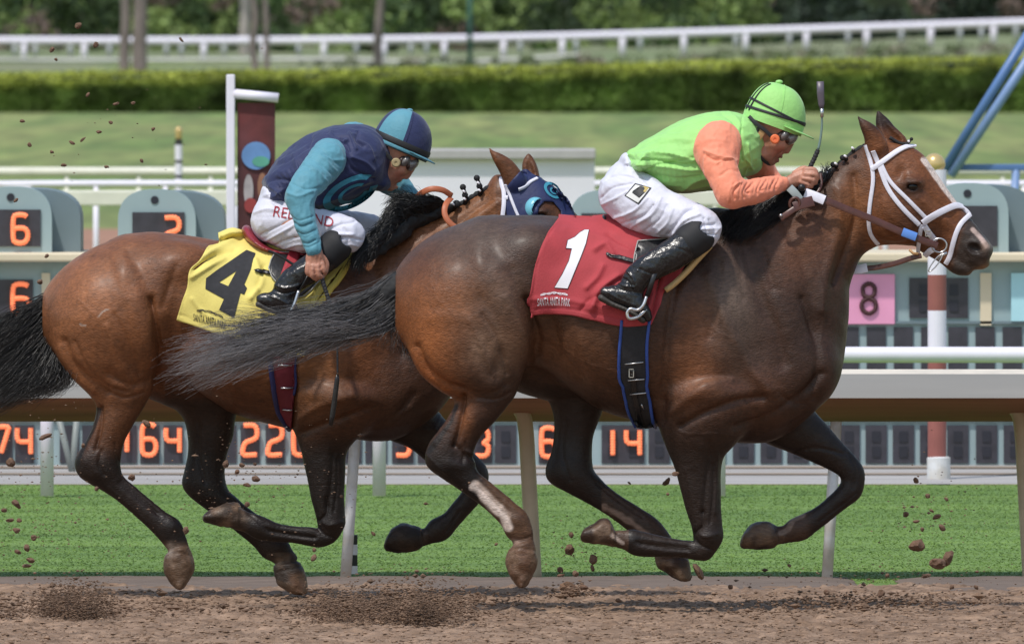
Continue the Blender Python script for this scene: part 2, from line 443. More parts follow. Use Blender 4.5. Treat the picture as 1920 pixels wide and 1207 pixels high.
# turf blades
def blades(name, n, x0, x1, y0, y1, h, wd, m, rng, z=-.008, clump=0):
    x = rng.uniform(x0, x1, n); y = y0 + (y1 - y0) * rng.random(n) ** 1.1
    hh = h * rng.uniform(.5, 1.2, n); a = rng.uniform(0, np.pi, n); lx = rng.normal(0, 2.6, n) * hh; ly = rng.normal(0, 2.6, n) * hh
    dx = np.cos(a) * wd; dy = np.sin(a) * wd
    V = np.stack([np.stack([x - dx, y - dy, 0 * x + z], -1), np.stack([x + dx, y + dy, 0 * x + z], -1), np.stack([x + lx, y + ly, z + hh], -1)], 1).reshape(-1, 3)
    o = mesh(name, V, np.arange(3 * n).reshape(-1, 3), m, smooth=False)
    tag(o, "short green mown turf growing between the two rails", "grass", kind="stuff"); return o
blades("turf_grass", 150000, -2.9, 2.9, YE - .45, 16.2, .0040, .0040, M_blade, RNG)
# ================================================================ RAILS
M_white = mat("white_plastic", (.80, .76, .86), rough=.4, var=.06, nscale=6, spec=.4)
M_postw = mat("lavender_white_post_paint", (.76, .66, .80), rough=.6, var=.06, nscale=8, spec=.2)
M_whitedirty = mat("mud_flecked_white_plastic", (.72, .73, .75), rough=.5, var=.1, nscale=30, col2=(.58, .55, .51))
M_beige = mat("weathered_beige_paint", (.255, .232, .20), rough=.55, var=.12, nscale=2.5, bump=.001, bscale=12, stretch=(.3, 1, 1))
M_beigepost = mat("beige_post_paint", (.50, .41, .29), rough=.55, var=.14, nscale=9)
M_cream0 = mat('cream_highlight_lip', (.68, .60, .50), rough=.5)  # paler cream paints in the highlight along the beam's back lip
def zc(py, Y): return float(P(960, py, Y)[2])
def xc(px, Y): return float(P(px, 600, Y)[0])
def ground_org(px, Y): return (xc(px, Y), Y, 0.0)
t = thing("safety_rail", "long beige safety rail with sloping cover running close behind both horses", "rail", (0, 3.9, 0))
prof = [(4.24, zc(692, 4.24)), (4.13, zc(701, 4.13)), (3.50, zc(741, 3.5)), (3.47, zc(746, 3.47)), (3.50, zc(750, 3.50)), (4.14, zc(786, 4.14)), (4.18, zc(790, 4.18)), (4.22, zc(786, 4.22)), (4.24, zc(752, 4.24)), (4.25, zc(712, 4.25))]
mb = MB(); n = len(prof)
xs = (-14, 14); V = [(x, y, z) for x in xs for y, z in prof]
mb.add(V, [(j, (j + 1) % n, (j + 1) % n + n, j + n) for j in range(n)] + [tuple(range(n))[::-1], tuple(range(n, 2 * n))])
o = mb.build("cover_beam", [M_beige, mat('painted_shade_underside', (.30, .12, .075), rough=.8, var=.3, nscale=5, stretch=(.2, 1, 1)), M_cream0], t, mi=[2, 0, 0, 1, 1, 1, 1, 1, 1, 0, 0, 0]); shade_auto(o, 30)  # browner lower faces: the underside's shade is put into their colour
for px in (70 - 930, 70, 1000, 1930):
    L = [(px - 70, 752), (px - 45, 752), (px - 22, 772), (px - 14, 805), (px - 10, 870), (px - 4, 980), (px + 2, 1092)]
    if px == 70: continue
    mb = MB().tube(catmull(P([q[0] for q in L], [q[1] for q in L], 3.95), 6), .031, 14)
    mb.build("curved_post", M_beigepost, t, smooth=True)
for (tx, ty, bx, by) in ((1568, 790, 1550, 1098), (668, 790, 648, 1082)):
    mb = MB().tube(P([tx, (tx + bx) / 2, bx], [ty, (ty + by) / 2, by], 3.7), .0225, 14)
    mb.build("upright_post", M_whitedirty, t, smooth=True)
t = thing("running_rail", "round white plastic rail on white posts along the far side of the turf strip", "rail", (0, 14.3, 0))
MB().tube([(x, 14.3, zc(665, 14.3)) for x in (-16, 0, 16)], .037, 20).build("top_rail", M_white, t, smooth=True)
for px in (-535, 88, 711, 1348, 1985):
    MB().tube([(xc(px, 14.3), 14.3, zc(668, 14.3)), (xc(px, 14.3), 14.3, zc(929, 14.3))], .031, 16).build("post", M_postw, t, smooth=True)
M_black = mat("black_paint", (.03, .03, .032), rough=.5)
t = thing("striped_stake", "short black and white striped stake beside the muddy white post", "stake", ground_org(662, 4.4))
for k, (a, b) in enumerate(((1002, 1020), (1020, 1040), (1040, 1060), (1060, 1080))):
    c = P(662, (a + b) / 2, 4.4); MB().box(c, (.036, .03, (b - a) / SC(4.4)), bev=.003).build("band", [M_black, M_white][k % 2], t)
# ================================================================ TOTE BOARD
TY = 19.3
M_teal = mat("grey_teal_paint", (.30, .39, .41), rough=.55, var=.08, nscale=3)
M_teal2 = mat("dark_grey_teal_paint", (.15, .20, .225), rough=.55, var=.08, nscale=3)
M_glass = mat("dark_display_glass", (.045, .042, .055), rough=.35, var=.25, nscale=14)
M_seg = mat("unlit_lamp_segments", (.018, .018, .028), rough=.5)
M_lamp = mat("orange_display_lamps", (1.0, .24, .10), rough=.5, var=.3, nscale=90, emit=.52)
M_cream = mat("cream_paint", (.68, .58, .42), rough=.6, var=.08, nscale=4)
M_pink = mat("pink_panel_paint", (.78, .33, .52), rough=.5, var=.05)
M_cyan = mat("light_blue_panel_paint", (.42, .70, .78), rough=.5, var=.05)
M_maroon = mat("maroon_paint", (.06, .015, .018), rough=.5)
def bpx(x0, y0, x1, y1, Y, dep, bev=0.0, mb=None):
    """box seen as the rectangle x0..x1, y0..y1, its front face at depth Y"""
    a = P(x0, y0, Y); b = P(x1, y1, Y)
    return (mb or MB()).box(((a[0] + b[0]) / 2, Y + dep / 2, (a[2] + b[2]) / 2), (b[0] - a[0], dep, a[2] - b[2]), bev=bev)
GL = {'0': [[(.3, 0), (.1, .15), (.1, .85), (.3, 1), (.7, 1), (.9, .85), (.9, .15), (.7, 0), (.3, 0)]], '1': [[(.5, 0), (.5, 1)]],
      '2': [[(.1, 0), (.7, 0), (.92, .15), (.9, .38), (.7, .48), (.25, .58), (.08, .75), (.1, 1), (.92, 1)]],
      '3': [[(.1, 0), (.7, 0), (.9, .15), (.9, .38), (.65, .5), (.9, .62), (.9, .85), (.7, 1), (.1, 1)]],
      '4': [[(.08, 0), (.08, .36), (.25, .52), (.9, .52)], [(.92, 0), (.92, 1)]],
      '5': [[(.9, 0), (.1, 0), (.1, .45), (.7, .45), (.92, .6), (.92, .85), (.7, 1), (.08, 1)]],
      '6': [[(.88, .06), (.7, 0), (.3, 0), (.1, .15), (.1, .85), (.3, 1), (.7, 1), (.92, .85), (.92, .62), (.7, .48), (.15, .48)]],
      '7': [[(.08, 0), (.9, 0), (.9, .2), (.5, 1)]], '8': [[(.5, .48), (.18, .38), (.15, .12), (.5, 0), (.85, .12), (.82, .38), (.5, .48), (.1, .62), (.1, .86), (.5, 1), (.9, .86), (.9, .62), (.5, .48)]]}
def digit(ch, cx, y0, y1, wpx, Y, m, parent, name="digit", rad=5.2):
    mb = MB()
    for S_ in GL[ch]:
        q = np.array([(cx - wpx / 2 + u * wpx, y0 + rad + v * (y1 - y0 - 2 * rad)) for u, v in S_])
        q = catmull(q, 6) if len(q) > 2 else np.linspace(q[0], q[1], 8)
        pts = P(q[:, 0], q[:, 1], Y); r0 = rad / SC(Y)
        L = np.r_[0, np.cumsum(np.linalg.norm(np.diff(pts, axis=0), axis=1))]
        nn = max(int(L[-1] / (r0 * .9)), 3); u = np.linspace(0, L[-1], nn * 4)
        pts = np.stack([np.interp(u, L, pts[:, k]) for k in range(3)], 1)
        mb.tube(pts, r0 * (.90 + .13 * np.cos(np.arange(nn * 4) * np.pi / 2)), 10)
    return mb.build(name, m, parent, smooth=True)
tb = thing("tote_board", "long grey teal betting board with rows of dark windows and orange lamp digits", "board", (0, TY, 0))
bpx(-900, 490, 2800, 881, TY, .8).build("cabinet", M_teal, tb)
bpx(-900, 474, 2800, 491, TY - .12, 1.0, bev=.01).build("ledge", M_cream, tb)
bpx(-900, 602, 2800, 607, TY - .02, .02).build("trim_strip", M_teal2, tb)
bpx(-900, 782, 2800, 790, TY - .02, .02).build("trim_strip", M_teal2, tb)
def window(x0, y0, x1, y1, segs=True):
    w_ = bpx(x0, y0, x1, y1, TY - .012, .012).build("display_window", M_glass, tb)
    if segs:
        mb = MB(); cx = (x0 + x1) / 2; h = y1 - y0
        for a, b in ((.16, .44), (.56, .84)): bpx(cx - 8, y0 + h * a, cx + 8, y0 + h * b, TY - .018, .005, mb=mb)
        mb.build("lamp_segments", M_seg, w_)
    return w_
low = [-38, 5, 46, 130, 172, 238, 281, 325, 372, 425, 469, 516, 563, 610, 658, 705, 755, 803, 852, 903, 948, 1030, 1078, 1122, 1150 - 2, 1188, 1236, 1286, 1340, 1394, 1446, 1496, 1544, 1592, 1643, 1694, 1745, 1796, 1850, 1902]
for i_, cx in enumerate(low): 
    hw = 18 if cx < 600 else 20
    if cx in (1122,): continue
    window(cx - hw, 797, cx + hw, 868, segs=cx > 600)
for cx in range(1592 - 51 * 12, 1960, 51): window(cx - 18, 613, cx + 18, 695, segs=False)
for cx in (20, 71, 122, 173): window(cx - 18, 613, cx + 18, 695, segs=False)
window(1705, 521, 1758, 596); window(1762, 521, 1815, 596); window(-60, 524, 62, 598, False)
for ch, cx, y0, y1 in (('7', 2, 795, 854), ('4', 45, 797, 856), ('1', 238, 795, 852), ('6', 279, 791, 857), ('4', 324, 797, 853), ('2', 469, 792, 857), ('2', 516, 792, 857), ('0', 563, 794, 857),
                       ('3', 755, 800, 858), ('5', 808, 800, 858), ('3', 903, 800, 859), ('6', 1028, 797, 860), ('1', 1149, 801, 858), ('4', 1187, 801, 858)):
    digit(ch, cx, y0, y1, 30, TY - .03, M_lamp, tb)
digit('6', 39, 528, 593, 36, TY - .03, M_lamp, tb)
pp = bpx(1578, 514, 1678, 608, TY - .03, .03, bev=.004).build("pink_number_panel", M_pink, tb)
digit('8', 1629, 527, 592, 30, TY - .036, M_maroon, pp, "numeral", 4.5)
bpx(1838, 512, 1859, 610, TY - .02, .02).build("cream_bar", M_cream, tb)
bpx(78, 512, 94, 596, TY - .02, .02).build("cream_bar", M_cream, tb)
bpx(1896, 512, 1990, 602, TY - .03, .03).build("light_blue_panel", M_cyan, tb)
# arched display cabinets on top of the board
def arch_unit(cx, hw, ytop, chs, labels, dy=0):
    u = thing("display_cabinet", labels, "display", tuple(P(cx, 474, TY + .2)), group="arched display cabinets on the tote board")
    def arch(cx, hw, top, bot, y0, y1, m, nm):
        a = np.linspace(0, np.pi, 20); rr = 62
        pts = [(cx + hw, bot)] + [(cx + hw * np.sign(np.cos(t)) * abs(np.cos(t)) ** .75, top + rr - rr * np.sin(t) ** .8) for t in a] + [(cx - hw, bot)]
        w_ = [P(x, y, y0) for x, y in pts]; o = MB().prism([(q[0], q[2]) for q in w_], y0, y1).build(nm, m, u); shade_auto(o, 40); return o
    arch(cx + 18, hw, ytop + 4, 474, TY + .18, TY + .75, M_teal2, "housing")
    arch(cx - 14, hw - 22, ytop, 474, TY + .06, TY + .18, M_teal, "front_panel")
    bpx(cx - 60, ytop + 43, cx + 38, 462, TY + .048, .012).build("display_window", M_glass, u)
    c = P(cx - 18, ytop + 20, TY + .055); MB().tube([c, c + (0, .012, 0)], .02, 16).build("vent_hole", M_seg, u, smooth=False)
    for ch, x in chs: digit(ch, x, ytop + 48, ytop + 110, 32, TY + .04, M_lamp, u)
arch_unit(38, 95, 350, [('6', 38)], "arched grey display cabinet at the left edge showing an orange 6")
arch_unit(308, 95, 355, [('2', 322)], "arched grey display cabinet above the brown horse's rump showing an orange 2")
arch_unit(1150, 90, 357, [('7', 1122)], "arched grey display cabinet behind the white breeches, orange digit half hidden")
arch_unit(1832, 95, 343, [], "arched grey display cabinet right of the horse's muzzle, window dark")
for px, lab in ((118, "pair of crossed grey struts at the board's foot near the left edge"), (1912, "grey strut at the board's foot at the right edge")):
    t = thing("support_strut", lab, "strut", ground_org(px, 18.2), group=None)
    for a, b in ((px - 8, px + 22), (px + 26, px + 16)): MB().tube(P([a, b], [783, 903], 18.2), .016, 8).build("bar", mat("grey_metal", (.22, .24, .23), rough=.5), t, smooth=True)
# ================================================================ POLES, BANNER, WHITE WALL, BLUE FRAME
M_redw = mat("brick_red_paint", (.30, .10, .085), rough=.6)
M_gold = mat("gold_paint", (.62, .45, .20), rough=.28, metal=.35, var=.08)
PY_ = 17.0
t = thing("distance_pole", "thick red and white banded pole topped by a gold ball, beyond the horse's nose", "pole", ground_org(1757, PY_))
bands = [(318, 400, 'w'), (400, 455, 'r'), (455, 515, 'w'), (515, 582, 'r'), (582, 668, 'w'), (668, 856, 'r')]
for a, b, c in bands: MB().tube(P([1757, 1757], [a, b], PY_), 17.5 / SC(PY_), 20).build("band", {'w': M_white, 'r': M_redw}[c], t, smooth=False)
MB().lathe(P(1760, 912, PY_), [(22 / SC(PY_), 0), (22 / SC(PY_), .14), (18 / SC(PY_), .145)], 22).build("base_cuff", M_whitedirty, t)
MB().ball(P(1752, 308, PY_), 20.5 / SC(PY_), 14).build("gold_ball", M_gold, t, smooth=True)
t = thing("marker_pole", "slim white and black banded pole with a small yellow finial on the grass", "pole", ground_org(335, 70))
s_ = SC(70)
for k, (a, b, m) in enumerate(((262, 272, M_black), (272, 300, M_white), (300, 306, M_black), (306, 328, M_white), (328, 334, M_black), (334, 530, M_white))):
    MB().tube(P([335, 335], [a, b], 70), 7 / s_, 14).build("band", m, t)
MB().lathe(P(335, 263, 70), [(4 / s_, 0), (7 / s_, 6 / s_), (5 / s_, 12 / s_), (8 / s_, 18 / s_), (4 / s_, 25 / s_)], 14).build("finial", M_gold, t, smooth=True)
BY = 24.0
t = thing("banner_stand", "white post with a short arm carrying a dark red hanging banner", "banner", ground_org(432, BY))
MB().box((xc(432.5, BY), BY, zc(500, BY)), (16 / SC(BY), .04, 720 / SC(BY)), bev=.006).build("post", M_white, t)
mb = MB().tube(P([438, 522], [176, 184], BY), 9 / SC(BY), 12); mb.build("arm", M_white, t, smooth=True)
M_ban = mat("dark_red_banner_print", (.045, .022, .028), rough=.7, var=.6, nscale=5.5, col2=(.13, .026, .026))
o = bpx(445, 193, 516, 660, BY + .02, .012).build("banner", M_ban, t)
def disc(px, py, rx, ry, Y, m, nm, par, n=28, a0=0, a1=2 * math.pi, dep=.004):
    a = np.linspace(a0, a1, n, endpoint=abs(a1 - a0) < 6.2); q = P(px + rx * np.cos(a), py + ry * np.sin(a), Y)
    return MB().prism([(w_[0], w_[2]) for w_ in q][::-1], Y, Y + dep).build(nm, m, par)
disc(480, 292, 27, 26, BY + .008, mat("blue_print", (.13, .26, .52), var=.2, nscale=9), "printed_disc", o)
disc(489, 303, 16, 10, BY + .004, mat("green_print", (.10, .34, .25), var=.2), "printed_leaf", o)
disc(466, 357, 9, 30, BY + .008, mat("white_print", (.36, .32, .33), var=.3, nscale=12), "printed_figure", o)
disc(492, 350, 9, 26, BY + .008, mat("orange_print", (.28, .13, .08), var=.3, nscale=12), "printed_figure", o)
disc(470, 385, 12, 14, BY + .006, mat("red_print", (.30, .04, .04), var=.3), "printed_figure", o)
disc(497, 392, 10, 22, BY + .004, mat("pale_print", (.34, .27, .26), var=.3), "printed_figure", o)
WY = 47.0
t = thing("white_wall_panel", "long low white wall with a grey coping behind the second horse's head", "wall", ground_org(880, WY))
bpx(630, 296, 1115, 575, WY, .5).build("wall_face", mat("white_wall_paint", (.78, .75, .84), rough=.7, var=.06, nscale=1.5), t)
bpx(610, 280, 1117, 299, WY - .06, .62, bev=.01).build("coping", mat("grey_coping", (.42, .40, .40), rough=.8, var=.1), t)
FY = 40.0
M_blue = mat("blue_steel_paint", (.09, .18, .40), rough=.4, var=.12, nscale=6)
M_blue2 = mat("pale_blue_steel_paint", (.19, .29, .52), rough=.4, var=.12, nscale=6)
t = thing("blue_steel_frame", "blue steel frame with two slanting bars and a crossbar at the right edge", "frame", ground_org(1850, FY))
for (a, b, c, d, r_, m) in ((1955, 20, 1770, 318, 8.5, M_blue), (1975, 40, 1782, 330, 9, M_blue2)):
    MB().tube(P([a, c], [b, d], FY), r_ / SC(FY), 12).build("slanting_bar", m, t, smooth=True)
MB().box(P(1900, 314, FY + .1), (270 / SC(FY), .05, 12 / SC(FY)), bev=.006).build("crossbar", M_blue, t)
for px in (1905, 2025): MB().tube(P([px, px - 20], [318, 690], FY + .1), 8 / SC(FY), 10).build("leg", M_blue2, t, smooth=True)
# ================================================================ MIDDLE AND FAR RAILS
def rail(name, lab, pts, Y, rpx, posts, postr, base, m, group="white running rails"):
    """pts: px,py of the rail's centre line at depth(s) Y"""
    Yv = np.broadcast_to(np.asarray(Y, float), (len(pts),)); W = np.array([P(x, y, q) for (x, y), q in zip(pts, Yv)])
    t = thing(name, lab, "rail", (W[0][0], Yv[0], 0), group=group)
    MB().tube(catmull(W, 6) if len(W) > 2 else W, rpx / SC(Yv[0]), 12).build("top_rail", m, t, smooth=True)
    for px in posts:
        y = np.interp(px, [p[0] for p in pts], [p[1] for p in pts]); yb = np.interp(px, [b[0] for b in base], [b[1] for b in base]); q = float(np.interp(px, [p[0] for p in pts], Yv))
        MB().tube(P([px, px], [y, yb], q), postr / SC(q), 10).build("post", m, t, smooth=True)
    return t
M_cream2 = mat("cream_white_plastic", (.74, .72, .62), rough=.5, var=.08)
rail("running_rail", "cream white rail crossing the grass level with the banner", [(-300, 322), (2300, 322)], 71, 8.5, list(range(-280, 2300, 135)), 4.5, [(-300, 525), (2300, 525)], M_cream2)
rail("running_rail", "white rail with rounded end just below the cream one, above the arched cabinets", [(54, 380), (57, 352), (75, 345), (1200, 345), (2300, 345)], 62, 6.5, [180, 310, 440, 570, 1140, 1270, 1400, 1530, 1660, 1790, 1920], 5.5, [(0, 560), (2300, 560)], M_white)
t = thing("cream_barrier", "broad cream barrier board running behind the arched display cabinets", "barrier", (0, 50, 0))
bpx(-400, 357, 2400, 386, 50, .10, bev=.01).build("board", M_cream2, t)
for px in range(-380, 2400, 155): bpx(px, 386, px + 12, 627, 50.02, .06).build("post", M_whitedirty, t)
# bank rising to the right behind the hedge
GYf = lambda py: 69000.0 / py - 60
M_bank = mat("rough_bank_grass", (.14, .19, .07), rough=.95, var=.3, nscale=.5, col2=(.22, .21, .13), stretch=(.4, .3, 1))
xs = np.linspace(-60, 60, 60); ys = np.linspace(300, 900, 30)
X, Yv = np.meshgrid(xs, ys, indexing='ij')
def bank_z(X, Yv): 
    pxv = 960 + X * 30000 / (Yv + 60)
    return .72 * np.clip((pxv - 900) / 1000, 0, 1.6) ** 1.3 * np.clip((Yv - 310) / 220, 0, 1)
Zb = bank_z(X, Yv) + .01 + .05 * vnoise(np.stack([X, Yv, 0 * X], -1), .3) * (Yv > 305)
V = np.stack([X, Yv, Zb], -1).reshape(-1, 3); a, b = X.shape; i = np.arange(a * b).reshape(a, b)
mesh("grass_bank", V, np.stack([i[:-1, :-1], i[1:, :-1], i[1:, 1:], i[:-1, 1:]], -1).reshape(-1, 4), M_bank)['kind'] = 'structure'
fp = [(-200, 76), (400, 77), (800, 74), (1080, 68), (1400, 59), (1650, 51), (1920, 42), (2200, 34)]
rail("running_rail", "far white rail climbing to the right in front of the dark trees", fp, 540, 7.2, [45 - 113, 45, 158, 382, 607, 833, 944, 1054, 1167, 1282, 1398, 1512, 1625, 1745, 1863, 1980, 270, 495, 720], 6.0, [(-200, 118), (1080, 112), (1920, 84), (2200, 76)], M_white)
rail("running_rail", "thin grey rail with slim posts standing just behind the far white one", [(x, y + 5) for x, y in fp], 590, 3.5, [28, 66, 132, 205, 312, 340, 420, 560, 668, 770, 800, 975, 1080, 1200, 1380, 1480, 1590, 1690, 1800, 1840, 1905], 4.5, [(-200, 110), (1080, 100), (1920, 74), (2200, 66)], mat("greyed_white_plastic", (.42, .44, .46), rough=.6))
kb = thing("pale_kerb", "low pale kerb line at the foot of the far white rail", "kerb", (0, 520, 0))
W = [P(x, y, 520) for x, y in ((-200, 113), (300, 114), (620, 112), (800, 118), (950, 113), (1090, 104))]
MB().tube(catmull(np.array(W), 5), 4.5 / SC(520), 8).build("kerb_line", mat("pale_concrete", (.5, .5, .46), rough=.8, var=.2, nscale=.3), kb)
# ================================================================ FOLIAGE
def leaves(centres, radii, n_each, size, cols, rng, jit=.25, up=0.0):
    """leaf quads scattered through ellipsoids; returns V, F, colours"""
    C = []; K = []
    for c, r, n, col in zip(centres, radii, n_each, cols):
        d = rng.normal(0, 1, (n, 3)); d /= np.linalg.norm(d, axis=1, keepdims=True)
        rr = rng.uniform(.55, 1.0, n) ** .6
        C.append(np.array(c) + d * rr[:, None] * np.array(r)); K.append(np.array(col)[None] * (1 + rng.normal(0, jit, (n, 1))))
    C = np.concatenate(C); K = np.clip(np.concatenate(K), .005, 1); n = len(C)
    a = rng.normal(0, 1, (n, 3)); a /= np.linalg.norm(a, axis=1, keepdims=True); b = np.cross(a, rng.normal(0, 1, (n, 3))); b /= np.linalg.norm(b, axis=1, keepdims=True)
    s_ = size * rng.uniform(.6, 1.4, (n, 1))
    V = np.stack([C - a * s_, C - b * s_ * .55, C + a * s_, C + b * s_ * .55], 1).reshape(-1, 3)
    return V, np.arange(4 * n).reshape(-1, 4), np.repeat(K, 4, 0)
M_leaf = mat("leaves", (.1, .1, .1), rough=.6, var=.3, nscale=.8, attr=True, spec=.2)
rng = np.random.default_rng(3)
cen = []; rad = []; cnt = []; cl = []
for k in range(330):
    px = rng.uniform(-150, 2070); py = rng.uniform(-60, 105); Y = rng.uniform(640, 720)
    r_ = rng.uniform(.45, 1.5); tone = rng.random()
    col = np.array([.055, .090, .032]) * (.35 + 1.5 * tone)
    if tone > .62 and px < 1500: col = np.array([.20, .27, .085]) * rng.uniform(.6, 1.15)
    if px > 1450: col = np.array([.030, .045, .028]) * rng.uniform(.6, 1.5)
    if tone < .07: col = np.array([.15, .11, .09])
    cen.append(P(px, py, Y)); rad.append((r_ * 1.1, r_, r_ * .8)); cnt.append(int(120 * r_ + 40)); cl.append(col)
V, Fq, K = leaves(cen, rad, cnt, .20, cl, rng)
tag(mesh("distant_woodland", V, Fq, M_leaf, smooth=False, cols=K), "dense dark green woodland filling the top of the view", "woodland", kind="stuff")
bk = mesh("woodland_depths", [(-80, 735, -1), (80, 735, -1), (80, 735, 14), (-80, 735, 14), (-80, 760, -1), (80, 760, -1), (80, 760, 14), (-80, 760, 14)],
          [(0, 1, 2, 3), (5, 4, 7, 6), (3, 2, 6, 7), (0, 3, 7, 4), (1, 5, 6, 2)], mat("deep_foliage", (.018, .030, .014), rough=1, var=.8, nscale=1.1, col2=(.035, .055, .02)), smooth=False)
tag(bk, "dark shaded depths of the woodland behind the leaves", "woodland", kind="stuff")
M_bark = mat("grey_brown_bark", (.20, .165, .15), rough=.9, var=.35, nscale=4, bump=.01, bscale=12, stretch=(1, 1, .3))
M_bark2 = mat("pale_bark", (.34, .30, .28), rough=.9, var=.3, nscale=4)
for px, w_, yb, Y, m, lab in ((233, 8.5, 136, 450, M_bark, "slim brown tree trunk, left one of the pair crossing the far rail"), (262, 12.5, 136, 450, M_bark, "thicker brown tree trunk, right one of the pair crossing the far rail"),
                              (477, 6, 137, 450, M_bark, "thin dark tree trunk left of a thinner one above the banner post"), (500, 5, 137, 450, M_bark, "thinnest dark tree trunk just above the banner arm"),
                              (711, 7.5, 134, 455, M_bark, "lone dark tree trunk standing above the blue helmet"), (458, 9, 112, 600, M_bark2, "pale grey tree trunk behind the far rail in front of the wood")):
    t = thing("tree", lab, "tree", ground_org(px, Y), group="slim trees along the far rail")
    wob = rng.normal(0, 2.5, 7); ys_ = np.linspace(yb + 6, -190, 7)
    MB().tube(catmull(P(px + wob, ys_, Y), 4), np.linspace(w_ * 1.15, w_ * .75, 25) / SC(Y), 12).build("trunk", m, t, smooth=True)
    c = P(px, -260, Y); cs = [c + rng.normal(0, .9, 3) for _ in range(7)]
    V, Fq, K = leaves(cs, [(1, 1, .8)] * 7, [110] * 7, .16, [np.array([.07, .11, .035])] * 7, rng)
    mesh("crown", V, Fq, M_leaf, t, smooth=False, cols=K)
t = thing("green_pole", "thin dark green pole crossing the far rail near the middle", "pole", ground_org(881, 470))
MB().tube(P([881, 881], [-120, 130], 470), np.array([4.5, 5]) / SC(470), 10).build("shaft", mat("green_paint", (.05, .14, .12), rough=.5), t, smooth=True)
MB().lathe(P(881, 130, 470), [(9 / SC(470), 0), (9 / SC(470), .05), (5 / SC(470), .08)], 12).build("foot", M_black, t)
# clipped hedge
HY = 268.0
def hedge_top(px): return np.interp(px, [-200, 0, 500, 1000, 1400, 1920, 2200], [139, 140, 137, 128, 118, 110, 108])
n = 56000
px = rng.uniform(-220, 2140, n); v = rng.random(n); dep = rng.random(n)
top = hedge_top(px); bot = 212 - 3 * np.sin(px / 300)
face = rng.random(n) < .78
lump = vnoise(np.stack([px / 60, v * 1.8, 0 * px], -1), 1) + .5 * vnoise(np.stack([px / 22, v * 3, 0 * px], -1), 1)
Yl = np.where(face, HY + .10 * lump - .10 + .25 * np.clip(1 - v * 5, 0, 1) ** 2, HY + .1 + dep * 1.2)
pyl = np.where(face, top + 6 + (bot - top - 6) * v + 2.6 * lump, top + rng.normal(0, 2.2, n) + 2.6 * lump)
C = P(px, pyl, Yl)
young_lit = np.clip(1.35 - (pyl - top) / 20 + .5 * lump, 0, 1)[:, None]  # new growth towards the top, with the sunlight on it painted in
K = (np.array([.10, .155, .034]) * np.clip(1 + .75 * lump[:, None], .25, 2)) * (1 - young_lit) + np.array([.36, .40, .07]) * young_lit
K = np.clip(K * (1 + rng.normal(0, .25, (n, 1))), .006, 1)
a = rng.normal(0, 1, (n, 3)); a /= np.linalg.norm(a, axis=1, keepdims=True); b = np.cross(a, rng.normal(0, 1, (n, 3))); b /= np.linalg.norm(b, axis=1, keepdims=True); s_ = .045 * rng.uniform(.6, 1.4, (n, 1))
V = np.stack([C - a * s_, C - b * s_ * .6, C + a * s_, C + b * s_ * .6], 1).reshape(-1, 3)
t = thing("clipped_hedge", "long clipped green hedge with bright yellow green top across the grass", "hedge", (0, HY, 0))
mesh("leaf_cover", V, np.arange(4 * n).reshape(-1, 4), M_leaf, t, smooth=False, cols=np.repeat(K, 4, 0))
pts = []
for x_ in np.linspace(-220, 2140, 30): pts.append((xc(x_, HY + .1), zc(hedge_top(x_) + 7, HY + .1)))
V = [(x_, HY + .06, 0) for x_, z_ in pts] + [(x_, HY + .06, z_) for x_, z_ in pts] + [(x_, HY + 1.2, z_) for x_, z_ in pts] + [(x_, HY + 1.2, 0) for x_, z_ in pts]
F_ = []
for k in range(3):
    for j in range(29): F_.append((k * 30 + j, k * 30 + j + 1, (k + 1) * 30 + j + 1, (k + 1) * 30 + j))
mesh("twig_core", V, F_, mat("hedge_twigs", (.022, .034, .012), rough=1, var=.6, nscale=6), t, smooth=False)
# rough shrubs between hedge and far rail, to the right
cen = []; rad = []; cnt = []; cl = []
for k in range(150):
    x_ = rng.uniform(1060, 2100) if k > 40 else rng.uniform(550, 1100); Y = rng.uniform(420, 520)
    yb = np.interp(x_, [1060, 1920], [118, 88]); r_ = rng.uniform(.12, .32) * (1 if k > 40 else .6)
    cen.append(P(x_, yb + rng.uniform(-8, 16), Y)); rad.append((r_ * 1.6, r_, r_ * .8)); cnt.append(60)
    cl.append(np.array([.13, .16, .075]) * rng.uniform(.6, 1.4) if rng.random() > .15 else np.array([.24, .20, .16]))
V, Fq, K = leaves(cen, rad, cnt, .06, cl, rng)
tag(mesh("low_scrub", V, Fq, M_leaf, smooth=False, cols=K), "low grey green scrub growing on the bank below the far rail", "scrub", kind="stuff")
